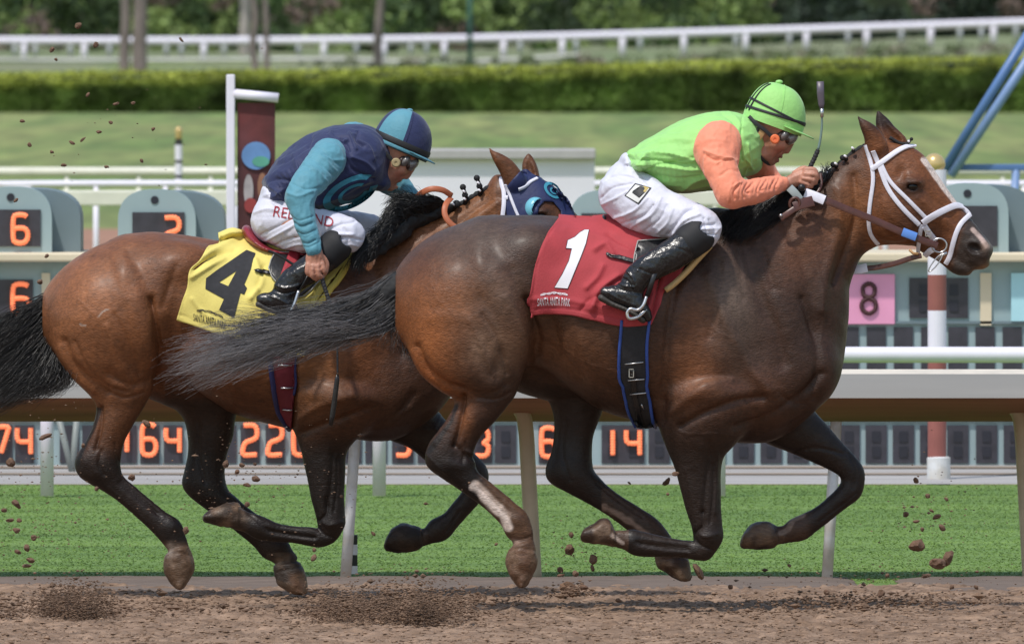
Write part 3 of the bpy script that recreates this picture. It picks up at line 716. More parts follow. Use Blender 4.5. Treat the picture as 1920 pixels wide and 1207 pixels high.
# ================================================================ HORSES
def rows(Y, pairs, ry=None, rr=1.0):
    """pairs of edge points (x1,y1,x2,y2[,ry metres[,Y]]) to chain rows"""
    out = []
    for p in pairs:
        y = p[5] if len(p) > 5 else Y
        cx, cy = (p[0] + p[2]) / 2, (p[1] + p[3]) / 2; r = math.hypot(p[0] - p[2], p[1] - p[3]) / 2 / SC(y)
        q = p[4] if len(p) > 4 and p[4] else (ry * r if ry else r * 0.8)
        w = P(cx, cy, y); out.append((w[0], w[1], w[2], r * rr, q))
    return np.array(out)
def head_T(o):
    (ax_, ay_), (bx_, by_), an = o; c_, s_ = math.cos(R(an)), math.sin(R(an))
    return lambda x, y: (bx_ + (x - ax_) * c_ - (y - ay_) * s_, by_ + (x - ax_) * s_ + (y - ay_) * c_)
def horse_head(F, o, Y):
    T = head_T(o)
    def S(L): return [(*T(a, b), *T(c, d)) + tuple(e) for a, b, c, d, *e in L]
    F.loft(S([(1640, 262, 1648, 452, .085), (1688, 268, 1665, 458, .095), (1722, 284, 1692, 460, .098), (1741, 308, 1712, 461, .092),
                       (1759, 333, 1731, 458, .078), (1776, 356, 1752, 462, .066), (1797, 384, 1768, 476, .057), (1818, 407, 1784, 488, .055),
                       (1838, 432, 1802, 495, .058), (1852, 449, 1820, 503, .058), (1861, 462, 1838, 502, .05)]), Y, k=0.03, along=.32)
    p = lambda x, y, yy=0: P(*T(x, y), Y + yy)
    # cheek, brow, facial crest, lips, chin, nostril rims
    for sgn in (-1, 1):
        F.ell(p(1678, 398, sgn * .055), (.105, .042, .105), k=.03)
        F.ell(p(1706, 344, sgn * .082), (.042, .026, .03), k=.025)
        F.chain(np.array([(*p(1712, 375, sgn * .075), .018, .018), (*p(1745, 400, sgn * .066), .012, .012), (*p(1775, 425, sgn * .052), .007, .008)]), k=.02)
        F.ell(p(1833, 462, sgn * .042), (.045, .026, .036), k=.015)
        F.ell(p(1845, 470, sgn * .05), (.014, .012, .03), k=.012)
    F.chain(np.array([(*p(1735, 460), .03, .035), (*p(1768, 480), .028, .035), (*p(1795, 497), .034, .04), (*p(1812, 506), .022, .035)]), k=.02)
    F.ell(p(1836, 494), (.04, .042, .022), k=.012)
    for sgn in (-1, 1):
        F.ell(p(1827, 466, sgn * .068), (.030, .022, .019), k=.006, sub=True, rot=np.array([[.9, 0, .43], [0, 1, 0], [-.43, 0, .9]]))
        F.ell(p(1711, 350, sgn * .104), (.022, .014, .014), k=.006, sub=True)
        F.chain(np.array([(*p(1793, 484, sgn * .062), .004, .02), (*p(1805, 494, sgn * .06), .005, .022), (*p(1822, 499, sgn * .055), .005, .02), (*p(1845, 502, sgn * .045), .005, .02)]), k=.004, sub=True)
        F.ell(p(1711, 342, sgn * .100), (.026, .012, .007), k=.006)
def horse(name, spec):
    Y = spec['Y']; lo, hi = spec['box']
    A = P(lo[0], hi[1], Y - .4); B = P(hi[0], lo[1], Y + .4)
    F = Field((A[0], Y - .36, A[2]), (B[0], Y + .36, B[2]), 0.0053)
    F.chain(rows(Y, spec['trunk'][:4]), k=.05); F.loft(spec['trunk'][3:], Y, k=.05)
    F.loft(spec['neck'], Y, k=.05)
    for sgn in (-1, 1):
        for (x, y, yy, a, b, c) in spec['mass']:
            F.ell(P(x, y, Y + sgn * yy), (a, b, c), k=.06)
    for L, yy, q in spec['legs']:
        rr_ = rows(Y + yy, L, ry=q)
        F.loft([(*p[:4], r_[4]) for p, r_ in zip(L, rr_)], Y + yy, k=.03, along=.38, n=7)
    for L, yy, q in spec.get('hoofs', []):
        if len(L[0]) == 4 and q < .9 and L[0][1] < L[0][3] - 30 or q == .66:
            F.loft([(*p, .052 * min(1.0, .8 + .1 * i)) for i, p in enumerate(L)], Y + yy, k=.006, along=.22, n=6)
        else: F.chain(rows(Y + yy, L, ry=q), k=.006)
    horse_head(F, spec['head'], Y)
    for E_, yy in spec['ears']:
        F.chain(rows(Y + yy, E_), k=.012)
    for E_, yy in spec.get('earcut', []):
        F.chain(rows(Y + yy, E_), k=.004, sub=True)
    V, Q = F.mesh(2)
    N = normals(V, Q)
    V = sculpt(V, N, spec['feats_near'], ymax=Y - .03, ka=1.1, kw=1.3)
    N = normals(V, Q); V = sculpt(V, N, spec.get('fine', []), ymax=Y - .03)
    V = sculpt(V, N, spec.get('fine_far', []))
    px, py = PX(V)
    V = V + N * (0.0016 * fbm(V, 9, 2))[:, None]
    vn = fbm(V * np.array([1, .5, 1.3]) + 3, 4.5, 2); vm = np.clip(vnoise(V + 9, 3) * 2.2 + .2, 0, 1) * (py < 960)
    V = V + N * (.0017 * np.exp(-(vn / .045) ** 2) * vm)[:, None]
    hoof = np.zeros(len(V))
    for L, yy, q in spec['hoofs']:
        cx = np.mean([p[0] + p[2] for p in L]) / 2; cy = np.mean([p[1] + p[3] for p in L]) / 2
        hoof = np.maximum(hoof, (np.hypot(px - cx, py - cy) < 50) * (np.abs(V[:, 1] - Y - yy) < .1) * ss(62, 36, np.hypot(px - cx, py - cy)))
    V = V + N * (hoof * (.0035 * fbm(V, 26, 3) + .001))[:, None]
    spec['hoofmask'] = hoof
    N = normals(V, Q)
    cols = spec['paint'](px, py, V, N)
    return V, Q, N, cols
def ss(e0, e1, x):
    t = np.clip((x - e0) / (e1 - e0), 0, 1); return t * t * (3 - 2 * t)
def blob(px, py, cx, cy, rx, ry, an=0, soft=1.0):
    c_, s_ = math.cos(R(an)), math.sin(R(an)); x = px - cx; y = py - cy
    return np.exp(-((((x * c_ + y * s_) / rx) ** 2 + ((-x * s_ + y * c_) / ry) ** 2) ** soft))
def lerp(C, col, w): return C + (np.array(col) - C) * np.clip(w, 0, 1)[:, None]

H1 = dict(Y=0.0, box=((740, 190), (1890, 1125)))
H1['trunk'] = [(790, 500, 838, 650, .16), (815, 462, 860, 688, .235), (858, 428, 880, 694, .27), (905, 411, 915, 690, .285), (960, 404, 955, 685, .285), (1020, 404, 1018, 690, .275),
               (1080, 409, 1072, 727, .285), (1140, 409, 1132, 768, .30), (1200, 406, 1196, 790, .30), (1265, 401, 1262, 805, .275), (1330, 395, 1325, 815, .235),
              ]
H1['neck'] = [(1350, 393, 1370, 830, .23), (1400, 390, 1440, 828, .21), (1437, 376, 1498, 792, .20), (1468, 366, 1544, 742, .175), (1497, 354, 1557, 678, .15), (1528, 338, 1562, 600, .12), (1560, 316, 1580, 535, .10),
              (1592, 292, 1606, 485, .088), (1622, 272, 1640, 462, .082), (1640, 262, 1655, 455, .082)]
H1['mass'] = [(850, 590, .13, .17, .15, .20), (905, 620, .15, .17, .13, .20), (1350, 600, .13, .13, .10, .30), (1300, 740, .12, .13, .10, .14),
              (1430, 720, .10, .16, .11, .15), (1510, 690, .08, .12, .10, .14), (1000, 470, .16, .12, .10, .09)]
H1['legs'] = [
 ([(765, 600, 1000, 596), (766, 650, 998, 640), (784, 690, 984, 680), (815, 718, 976, 712), (846, 740, 967, 738), (850, 762, 953, 757), (838, 787, 932, 783),
   (820, 812, 908, 808), (803, 835, 893, 832), (797, 856, 886, 857), (801, 872, 891, 868), (822, 889, 893, 878), (846, 906, 900, 889), (868, 922, 912, 898), (884, 934, 925, 908), (905, 950, 942, 922),
   (926, 969, 965, 942), (940, 985, 988, 962), (949, 1003, 998, 988), (960, 1014, 1000, 1002), (966, 1024, 1000, 1018)], -.15, .62),
 ([(880, 640, 1080, 640), (930, 702, 1128, 690), (985, 726, 1138, 720), (1020, 738, 1140, 738), (1036, 770, 1130, 770), (1038, 809, 1114, 813), (1033, 849, 1110, 845), (1023, 882, 1111, 872), (1030, 901, 1116, 886), (1062, 920, 1128, 899), (1099, 942, 1142, 912), (1133, 963, 1163, 928),
   (1165, 985, 1195, 948), (1195, 1010, 1229, 970), (1213, 1027, 1250, 993), (1226, 1041, 1264, 1016), (1234, 1050, 1275, 1035)], .14, .62),
 ([(1222, 740, 1430, 740), (1230, 778, 1410, 790), (1240, 812, 1382, 826), (1252, 842, 1360, 852), (1265, 876, 1353, 880), (1275, 915, 1352, 920), (1285, 952, 1352, 955), (1296, 985, 1354, 982),
   (1300, 1006, 1355, 1012), (1301, 1014, 1333, 1046), (1294, 1014, 1312, 1050), (1280, 1012, 1288, 1046), (1258, 1008, 1262, 1044), (1232, 1003, 1232, 1044), (1208, 997, 1204, 1043), (1186, 992, 1186, 1039), (1170, 994, 1174, 1031), (1158, 994, 1160, 1026), (1146, 994, 1146, 1023)], -.12, .72),
 ([(1370, 780, 1480, 690), (1405, 815, 1508, 735), (1438, 829, 1528, 770), (1474, 844, 1549, 794), (1519, 864, 1575, 825), (1552, 879, 1599, 850), (1571, 890, 1619, 876), (1576, 902, 1622, 902), (1568, 915, 1614, 930), (1549, 934, 1590, 950),
   (1525, 953, 1558, 976), (1503, 964, 1536, 992), (1482, 973, 1511, 1011), (1467, 985, 1486, 1016), (1457, 987, 1462, 1019), (1450, 988, 1452, 1021)], .14, .7)]
H1['hoofs'] = [
 ([(964, 1022, 1000, 1016), (954, 1031, 1003, 1028), (949, 1045, 1006, 1044), (950, 1062, 1006, 1058), (956, 1078, 999, 1075), (964, 1091, 992, 1089), (971, 1099, 985, 1099)], -.15, .66),
 ([(1229, 1046, 1275, 1030), (1229, 1054, 1288, 1046), (1236, 1064, 1293, 1058), (1250, 1074, 1295, 1071), (1262, 1080, 1294, 1080), (1270, 1084, 1291, 1086)], .14, .66),
 ([(1150, 990, 1150, 1024), (1140, 974, 1142, 1023), (1128, 973, 1128, 1021), (1116, 980, 1109, 1019), (1105, 986, 1095, 1016), (1098, 990, 1089, 1011)], -.12, .66),
 ([(1454, 986, 1458, 1020), (1441, 977, 1446, 1027), (1426, 976, 1430, 1030), (1415, 979, 1408, 1030), (1408, 985, 1394, 1029), (1403, 990, 1388, 1023)], .14, .66)]
H1['head'] = ((0, 0), (0, 0), 0)
H1['ears'] = [([(1622, 276, 1664, 270, .03, -.06), (1619, 256, 1652, 250, .026, -.065), (1613, 240, 1635, 236, .02, -.07), (1609, 226, 1617, 224, .01, -.07), (1607, 218, 1610, 218, .004, -.07)], 0),
              ([(1652, 268, 1702, 272, .03, .06), (1646, 250, 1683, 250, .026, .065), (1642, 233, 1670, 233, .02, .07), (1642, 219, 1657, 218, .012, .07), (1644, 208, 1648, 208, .004, .07)], 0)]
H1['earcut'] = [([(1668, 262, 1692, 264, .02, .03), (1654, 242, 1672, 241, .018, .036), (1649, 222, 1655, 222, .008, .05)], 0)]
H1['feats_near'] = [
 # hindquarter
 ('l', [(958, 510), (988, 570), (1003, 620), (1000, 660)], 15, -.012), ('l', [(988, 560), (1002, 605), (1009, 640), (1004, 680)], 6, -.020), ('l', [(950, 560), (975, 610), (985, 655), (975, 700)], 14, .007),
 ('l', [(782, 650), (800, 690), (835, 718), (868, 730)], 7, -.013), ('l', [(772, 660), (792, 700), (830, 730)], 9, .007),
 ('l', [(870, 745), (866, 775), (860, 810), (852, 835)], 5, -.016), ('l', [(845, 760), (838, 795), (815, 830)], 6, .006),
 ('b', (945, 520), 46, 60, 30, .012), ('b', (860, 520), 60, 60, 0, .010), ('b', (960, 620), 34, 55, -20, .014), ('l', [(905, 560), (935, 610), (945, 660), (925, 700)], 14, -.008),
 ('b', (930, 480), 26, 20, 0, -.005), ('b', (912, 705), 30, 26, 30, .010), ('l', [(880, 735), (915, 738), (950, 720)], 8, -.006), ('b', (890, 780), 22, 34, 25, .008),
 ('l', [(905, 835), (892, 850), (870, 845)], 4, .006), ('b', (860, 850), 14, 16, 0, -.008), ('l', [(852, 835), (870, 850), (868, 866)], 4, -.006), ('l', [(890, 905), (925, 940), (950, 965)], 4, -.006),
 ('l', [(905, 898), (940, 930), (965, 955)], 4, .003), ('b', (970, 975), 14, 14, 0, .006),
 # flank and ribs
 ('l', [(1020, 650), (1090, 700), (1160, 735), (1240, 750)], 12, -.007), ('b', (1034, 640), 22, 62, 0, -.024), ('b', (975, 640), 20, 50, 0, .010),
 ('l', [(1030, 600), (1050, 660), (1090, 710)], 9, -.005), ('l', [(1110, 590), (1130, 660), (1150, 730)], 12, .004), ('l', [(1075, 600), (1095, 660), (1115, 720)], 12, .004), ('l', [(1235, 560), (1245, 660), (1245, 740)], 13, .005),
 # shoulder
 ('l', [(1290, 480), (1262, 560), (1250, 640), (1245, 720), (1240, 790)], 9, -.013), ('l', [(1395, 450), (1420, 540), (1455, 620), (1470, 680)], 14, -.013), ('l', [(1330, 520), (1360, 600), (1400, 680), (1440, 730)], 12, .010),
 ('b', (1330, 690), 52, 60, 20, .020), ('l', [(1260, 770), (1310, 735), (1370, 715)], 11, .010), ('l', [(1275, 800), (1320, 775), (1380, 752), (1430, 745)], 8, -.014), ('b', (1290, 560), 30, 60, 10, .008),
 ('l', [(1350, 490), (1345, 560), (1330, 630)], 9, -.008), ('l', [(1380, 800), (1440, 780), (1500, 740), (1540, 700)], 8, -.012), ('l', [(1420, 815), (1480, 790), (1520, 755)], 8, .006),
 ('b', (1480, 650), 32, 60, -10, .012), ('l', [(1505, 560), (1530, 640), (1530, 710), (1500, 750)], 9, -.012), ('b', (1550, 690), 24, 50, 0, .010), ('l', [(1470, 745), (1500, 760), (1530, 745)], 6, -.006),
 ('b', (1310, 850), 26, 40, 0, .006), ('l', [(1330, 830), (1325, 900), (1318, 960)], 5, -.007), ('l', [(1345, 850), (1340, 960)], 4, .004), ('b', (1325, 1005), 14, 12, 0, .008), ('l', [(1300, 1000), (1318, 985), (1318, 960)], 4, -.008),
 ('l', [(1290, 1026), (1240, 1022), (1195, 1016)], 4, -.006),
 # neck
 ('l', [(1470, 420), (1500, 480), (1520, 560), (1525, 620)], 12, -.007), ('l', [(1600, 330), (1605, 400), (1590, 460), (1565, 530)], 8, -.014), ('l', [(1575, 360), (1572, 430), (1552, 500), (1540, 580)], 12, .012),
 ('l', [(1450, 430), (1500, 400), (1560, 350)], 14, .005), ('b', (1500, 450), 36, 24, -40, .008), ('l', [(1430, 470), (1450, 540)], 9, -.007), ('l', [(1385, 470), (1395, 560)], 7, -.005),
 # head
 ('l', [(1640, 320), (1650, 400), (1665, 440), (1700, 452)], 7, -.005), ('b', (1690, 325), 9, 14, 10, -.009), ('l', [(1700, 332), (1712, 335), (1724, 343)], 3, .004), ('l', [(1722, 370), (1750, 395), (1775, 415)], 5, .004),
 ('l', [(1735, 355), (1765, 390), (1800, 420)], 7, -.004), ('l', [(1795, 430), (1815, 440)], 5, .004), ('l', [(1790, 440), (1800, 462), (1812, 480)], 5, -.003), ('b', (1660, 400), 20, 30, 0, .005),
]
H1['fine'] = [('l', [(893, 900), (925, 930), (952, 958)], 3, -.005), ('l', [(872, 912), (905, 940), (935, 970)], 3, .002), ('l', [(950, 1003), (972, 1012), (998, 1004)], 3, -.003), ('l', [(951, 1033), (975, 1027), (1003, 1032)], 2.5, -.004), ('l', [(951, 1038), (975, 1033), (1004, 1038)], 2, .002),
 ('l', [(1293, 1031), (1250, 1028), (1200, 1020)], 3, -.006), ('l', [(1290, 1018), (1240, 1014), (1205, 1006)], 2.5, .002), ('l', [(1304, 990), (1320, 1005), (1345, 1000)], 4, .004), ('l', [(1298, 1000), (1312, 1020), (1335, 1030)], 3, -.005), ('b', (1338, 1012), 8, 14, 0, .004),
 ('l', [(1337, 870), (1338, 920), (1332, 980)], 3.5, -.005), ('l', [(1285, 880), (1298, 940), (1305, 985)], 4, .003), ('l', [(1148, 983), (1147, 1000), (1148, 1020)], 2.5, -.003), ('b', (1184, 1015), 12, 12, 0, .003),
 ('l', [(800, 850), (815, 868), (835, 885)], 4, .004), ('l', [(872, 830), (880, 860), (898, 880)], 4, -.004), ('b', (812, 855), 10, 12, 0, .004), ('l', [(640, 0), (640, 1)], 1, 0),
 ('l', [(1655, 395), (1685, 415), (1720, 440)], 2, .0015), ('l', [(1768, 400), (1782, 420), (1800, 430)], 2, .002), ('l', [(1750, 385), (1770, 405), (1776, 430)], 1.8, .0018), ('l', [(1530, 480), (1545, 560), (1540, 640)], 2.5, .002), ('l', [(1040, 640), (1100, 680), (1170, 700)], 2, .0016), ('l', [(1300, 560), (1330, 610), (1380, 640)], 2, .0014),
 ('l', [(905, 590), (935, 640), (950, 700)], 5, -.006), ('l', [(880, 600), (905, 655), (925, 705)], 6, .005), ('b', (925, 722), 22, 12, 20, .007), ('l', [(895, 745), (930, 748), (958, 735)], 4, -.005), ('b', (948, 590), 16, 34, -15, .005),
 ('l', [(820, 560), (850, 590), (870, 640)], 2, .0012)]
H1['fine_far'] = [('l', [(1118, 905), (1160, 938), (1205, 970)], 3, -.004), ('l', [(1535, 978), (1580, 946), (1605, 925)], 3, -.004), ('l', [(1590, 850), (1605, 880), (1600, 915)], 4, -.004), ('l', [(1452, 984), (1456, 1000), (1452, 1020)], 2.5, -.003), ('l', [(1480, 850), (1530, 840), (1580, 850)], 4, -.005), ('l', [(1060, 790), (1055, 850), (1070, 900)], 4, -.005), ('l', [(1232, 1050), (1262, 1046), (1285, 1040)], 2.5, -.003)]
def paint1(px, py, V, N):
    n = fbm(V, 5, 3); n2 = fbm(V, 22, 2); y = V[:, 1]
    C = np.tile(np.array([.042, .022, .015]), (len(V), 1))
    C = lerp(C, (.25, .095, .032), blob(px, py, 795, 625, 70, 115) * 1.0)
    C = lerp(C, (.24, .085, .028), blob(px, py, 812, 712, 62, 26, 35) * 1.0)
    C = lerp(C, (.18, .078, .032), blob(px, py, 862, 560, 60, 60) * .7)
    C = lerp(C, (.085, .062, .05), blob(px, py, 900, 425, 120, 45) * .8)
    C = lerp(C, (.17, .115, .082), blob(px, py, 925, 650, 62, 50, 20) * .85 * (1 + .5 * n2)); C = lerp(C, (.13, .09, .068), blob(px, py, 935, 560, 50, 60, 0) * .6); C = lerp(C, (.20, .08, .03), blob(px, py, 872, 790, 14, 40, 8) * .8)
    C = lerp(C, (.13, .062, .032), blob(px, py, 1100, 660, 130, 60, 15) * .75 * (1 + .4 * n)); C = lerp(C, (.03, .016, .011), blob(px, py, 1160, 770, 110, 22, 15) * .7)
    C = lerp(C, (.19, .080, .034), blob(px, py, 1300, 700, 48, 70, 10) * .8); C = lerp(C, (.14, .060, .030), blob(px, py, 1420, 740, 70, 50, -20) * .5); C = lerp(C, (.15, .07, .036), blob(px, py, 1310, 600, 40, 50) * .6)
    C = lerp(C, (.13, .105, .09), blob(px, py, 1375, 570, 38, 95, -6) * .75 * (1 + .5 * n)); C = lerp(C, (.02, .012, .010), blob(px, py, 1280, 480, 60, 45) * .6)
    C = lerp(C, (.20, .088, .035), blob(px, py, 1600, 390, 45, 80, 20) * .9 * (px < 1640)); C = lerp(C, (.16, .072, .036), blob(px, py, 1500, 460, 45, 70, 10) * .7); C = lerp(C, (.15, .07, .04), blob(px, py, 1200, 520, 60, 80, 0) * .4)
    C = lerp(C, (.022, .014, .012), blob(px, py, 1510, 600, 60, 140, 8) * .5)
    head = ss(1610, 1640, px) * (py < 530)
    C = lerp(C, (.155, .062, .024), head * .9)
    C = lerp(C, (.05, .022, .013), head * blob(px, py, 1720, 420, 60, 30, 40) * .7)
    C = lerp(C, (.022, .013, .011), head * blob(px, py, 1711, 352, 26, 20, 20))
    C = lerp(C, (.045, .036, .032), ss(1778, 1805, px - .3 * (460 - py)) * head)
    C = lerp(C, (.014, .010, .010), blob(px, py, 1830, 466, 19, 15, 25) * 1.1 * head)
    C = lerp(C, (.016, .012, .011), ss(1645, 1600, px + .6 * (240 - py)) * 0)
    C = lerp(C, (.025, .014, .011), head * ss(262, 228, py))
    # blaze and snip
    bz = [(1732, 299), (1750, 322), (1768, 347), (1787, 373), (1795, 382)]
    d = seg_dist(px, py, bz) - 2.0 * n2; wv = ss(7.5, 5.0, d) * ss(.075, .05, np.abs(y)) * ss(292, 300, py)
    C = lerp(C, (.62, .58, .56), wv * .95)
    C = lerp(C, (.45, .38, .36), ss(5.5, 3.0, seg_dist(px, py, [(1824, 430), (1838, 445), (1852, 462)]) - n2) * .8)
    C = lerp(C, (.30, .24, .2), blob(px, py, 1849, 462, 9, 9) * .6); C = lerp(C, (.26, .17, .09), blob(px, py, 1838, 507, 26, 7, -30) * .7)
    # black points
    leg = ss(780, 880, py + 14 * n)
    C = lerp(C, (.009, .007, .007), leg * .95)
    C = lerp(C, (.030, .018, .013), ss(730, 830, py) * ss(1170, 1230, px) * ss(1470, 1420, px) * .4)
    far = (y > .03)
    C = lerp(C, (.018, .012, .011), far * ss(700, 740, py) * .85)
    C = lerp(C, (.012, .010, .010), ss(7, 4, seg_dist(px, py, [(856, 760), (846, 790), (826, 818), (806, 845)]) - 3 * n) * .8)
    # rear cannon, nearest: white, dusty
    nh = (px > 880) & (px < 1015) & (py > 880) & (y < 0)
    C = lerp(C, (.10, .058, .035), nh * ss(892, 925, px) * .9)
    C = lerp(C, (.62, .58, .56), nh * ss(13, 7, seg_dist(px, py, [(890, 912), (915, 938), (942, 965), (952, 985)]) - 4 * n2) * .95)
    C = lerp(C, (.34, .28, .24), nh * ss(6, 3, seg_dist(px, py, [(895, 905), (925, 935), (955, 965)]) - 2 * n) * .5)
    C = lerp(C, (.30, .23, .2), nh * blob(px, py, 966, 1016, 9, 7) * .9)
    C = lerp(C, (.11, .062, .038), nh * ss(1022, 1034, py) * .95)
    C = lerp(C, (.16, .10, .065), nh * blob(px, py, 965, 1042, 15, 18) * .7)
    fh = (px > 1128) & (px < 1300) & (py > 915) & far
    C = lerp(C, (.045, .026, .018), fh * 1.0)
    C = lerp(C, (.26, .20, .17), fh * ss(9, 4, seg_dist(px, py, [(1135, 950), (1165, 968), (1195, 988), (1212, 1000)]) - 4 * n2) * .9)
    nf = (px > 1080) & (px < 1178) & (py > 965) & (y < 0)
    C = lerp(C, (.06, .036, .024), nf * 1.0); C = lerp(C, (.42, .38, .36), nf * ss(5, 2.5, seg_dist(px, py, [(1147, 1003), (1168, 1018)]) - n2))
    C = lerp(C, (.035, .024, .02), nf * ss(1145, 1125, px) * .6)
    ff = (px > 1380) & (px < 1530) & (py > 945) & far
    C = lerp(C, (.06, .036, .026), ff * ss(1530, 1505, px)); C = lerp(C, (.2, .16, .14), ff * ss(7, 3, seg_dist(px, py, [(1462, 1000), (1478, 992), (1486, 975), (1505, 965)]) - n2) * .8)
    C = lerp(C, (.034, .022, .018), ff * ss(1462, 1448, px) * .9)
    C = lerp(C, (.012, .009, .009), blob(px, py, 767, 565, 13, 26, 10) * .8 * (n > -.2))
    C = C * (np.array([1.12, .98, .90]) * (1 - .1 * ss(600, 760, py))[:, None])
    hm = H1['hoofmask']; mud = np.clip(hm * (.55 + 1.2 * n2), 0, 1); C = lerp(C, (.15, .095, .062), mud * .75)
    return np.clip(C * (1 + .13 * n + .16 * n2)[:, None], .004, 1)
H1['paint'] = paint1

H2 = dict(Y=1.2, box=((75, 262), (1185, 1135)))
H2['trunk'] = [(128, 532, 178, 678, .16), (152, 495, 198, 700, .235), (195, 464, 220, 700, .27), (240, 444, 250, 695, .285), (290, 436, 295, 690, .285), (345, 441, 345, 706, .275),
               (400, 449, 395, 745, .285), (450, 455, 445, 776, .30), (505, 461, 500, 793, .295), (560, 462, 555, 806, .27), (620, 455, 610, 818, .235)]
H2['neck'] = [(630, 453, 640, 820, .23), (690, 448, 725, 826, .21), (725, 440, 790, 795, .20), (755, 428, 835, 745, .175), (785, 412, 862, 675, .15), (822, 402, 880, 600, .12), (858, 386, 900, 545, .10),
              (890, 365, 922, 510, .088), (920, 349, 942, 500, .082), (940, 340, 955, 500, .082)]
H2['mass'] = [(190, 610, .13, .17, .15, .20), (225, 620, .15, .15, .13, .19), (640, 640, .13, .13, .10, .28), (600, 740, .12, .13, .10, .14),
              (720, 730, .10, .16, .11, .14), (340, 500, .16, .12, .10, .09), (790, 700, .08, .12, .10, .14)]
H2['legs'] = [
 ([(103, 600, 300, 600), (108, 661, 300, 655), (130, 698, 293, 690), (166, 736, 287, 728), (180, 763, 269, 763), (175, 795, 250, 793), (160, 830, 233, 828), (142, 860, 226, 862), (145, 886, 227, 880), (168, 904, 231, 892), (192, 919, 240, 902),
   (216, 936, 253, 912), (249, 964, 280, 934), (280, 992, 309, 957), (297, 1010, 337, 977), (309, 1024, 348, 1004), (316, 1033, 354, 1022)], -.15, .62),
 ([(200, 650, 400, 650), (245, 716, 430, 705), (288, 740, 438, 735), (322, 757, 445, 760), (345, 786, 441, 790), (352, 820, 437, 818), (351, 853, 425, 853), (344, 886, 422, 885), (341, 907, 425, 908), (352, 926, 432, 924), (378, 947, 446, 936), (410, 970, 460, 948), (445, 998, 484, 965),
   (474, 1022, 510, 988), (492, 1043, 538, 1012), (508, 1051, 548, 1030), (520, 1058, 558, 1045)], .14, .62),
 ([(530, 735, 735, 750), (543, 775, 705, 792), (553, 808, 668, 822), (565, 845, 650, 850), (573, 885, 648, 885), (582, 930, 646, 932), (591, 962, 647, 962), (595, 982, 647, 985), (597, 992, 630, 1014), (590, 989, 604, 1026), (575, 987, 582, 1024),
   (548, 985, 550, 1018), (520, 980, 522, 1016), (500, 971, 500, 1014), (482, 964, 480, 1010), (466, 960, 463, 999), (450, 952, 448, 993)], -.12, .72),
 ([(660, 770, 760, 680), (693, 808, 783, 720), (725, 822, 804, 748), (765, 838, 835, 787), (800, 865, 862, 812), (835, 888, 890, 848), (862, 904, 912, 874), (868, 914, 916, 900), (864, 923, 902, 938), (849, 942, 881, 962), (832, 962, 860, 985), (808, 974, 838, 1010), (797, 988, 806, 1019), (787, 992, 787, 1025)], .14, .7)]
H2['hoofs'] = [
 ([(318, 1033, 355, 1026), (308, 1042, 360, 1038), (305, 1057, 365, 1055), (308, 1072, 363, 1070), (316, 1088, 356, 1086), (324, 1097, 349, 1096), (331, 1102, 344, 1102)], -.15, .66),
 ([(512, 1062, 565, 1055), (515, 1078, 573, 1072), (520, 1093, 576, 1088), (534, 1104, 577, 1101), (548, 1111, 575, 1111)], .14, .66),
 ([(446, 942, 448, 993), (430, 943, 432, 990), (416, 946, 412, 986), (404, 951, 396, 982), (394, 957, 386, 979), (389, 961, 381, 974)], -.12, .66),
 ([(786, 987, 788, 1027), (771, 983, 775, 1033), (758, 981, 758, 1036), (747, 984, 739, 1036), (739, 990, 726, 1032), (735, 995, 721, 1026)], .14, .66)]
H2['head'] = ((1716, 276), (1008, 331), -8)
H2['ears'] = [([(945, 342, 985, 338, .03, 1.14), (934, 318, 968, 312, .026, 1.135), (925, 302, 948, 297, .02, 1.13), (919, 288, 928, 286, .01, 1.13), (916, 278, 919, 278, .004, 1.13)], 0),
              ([(985, 335, 1013, 338, .03, 1.26), (979, 318, 1009, 320, .026, 1.265), (980, 303, 1003, 306, .018, 1.27), (987, 292, 996, 293, .008, 1.27)], 0)]
H2['earcut'] = [([(988, 324, 1004, 326, .02, 1.23), (985, 308, 999, 310, .016, 1.24), (990, 298, 994, 298, .006, 1.25)], 0)]
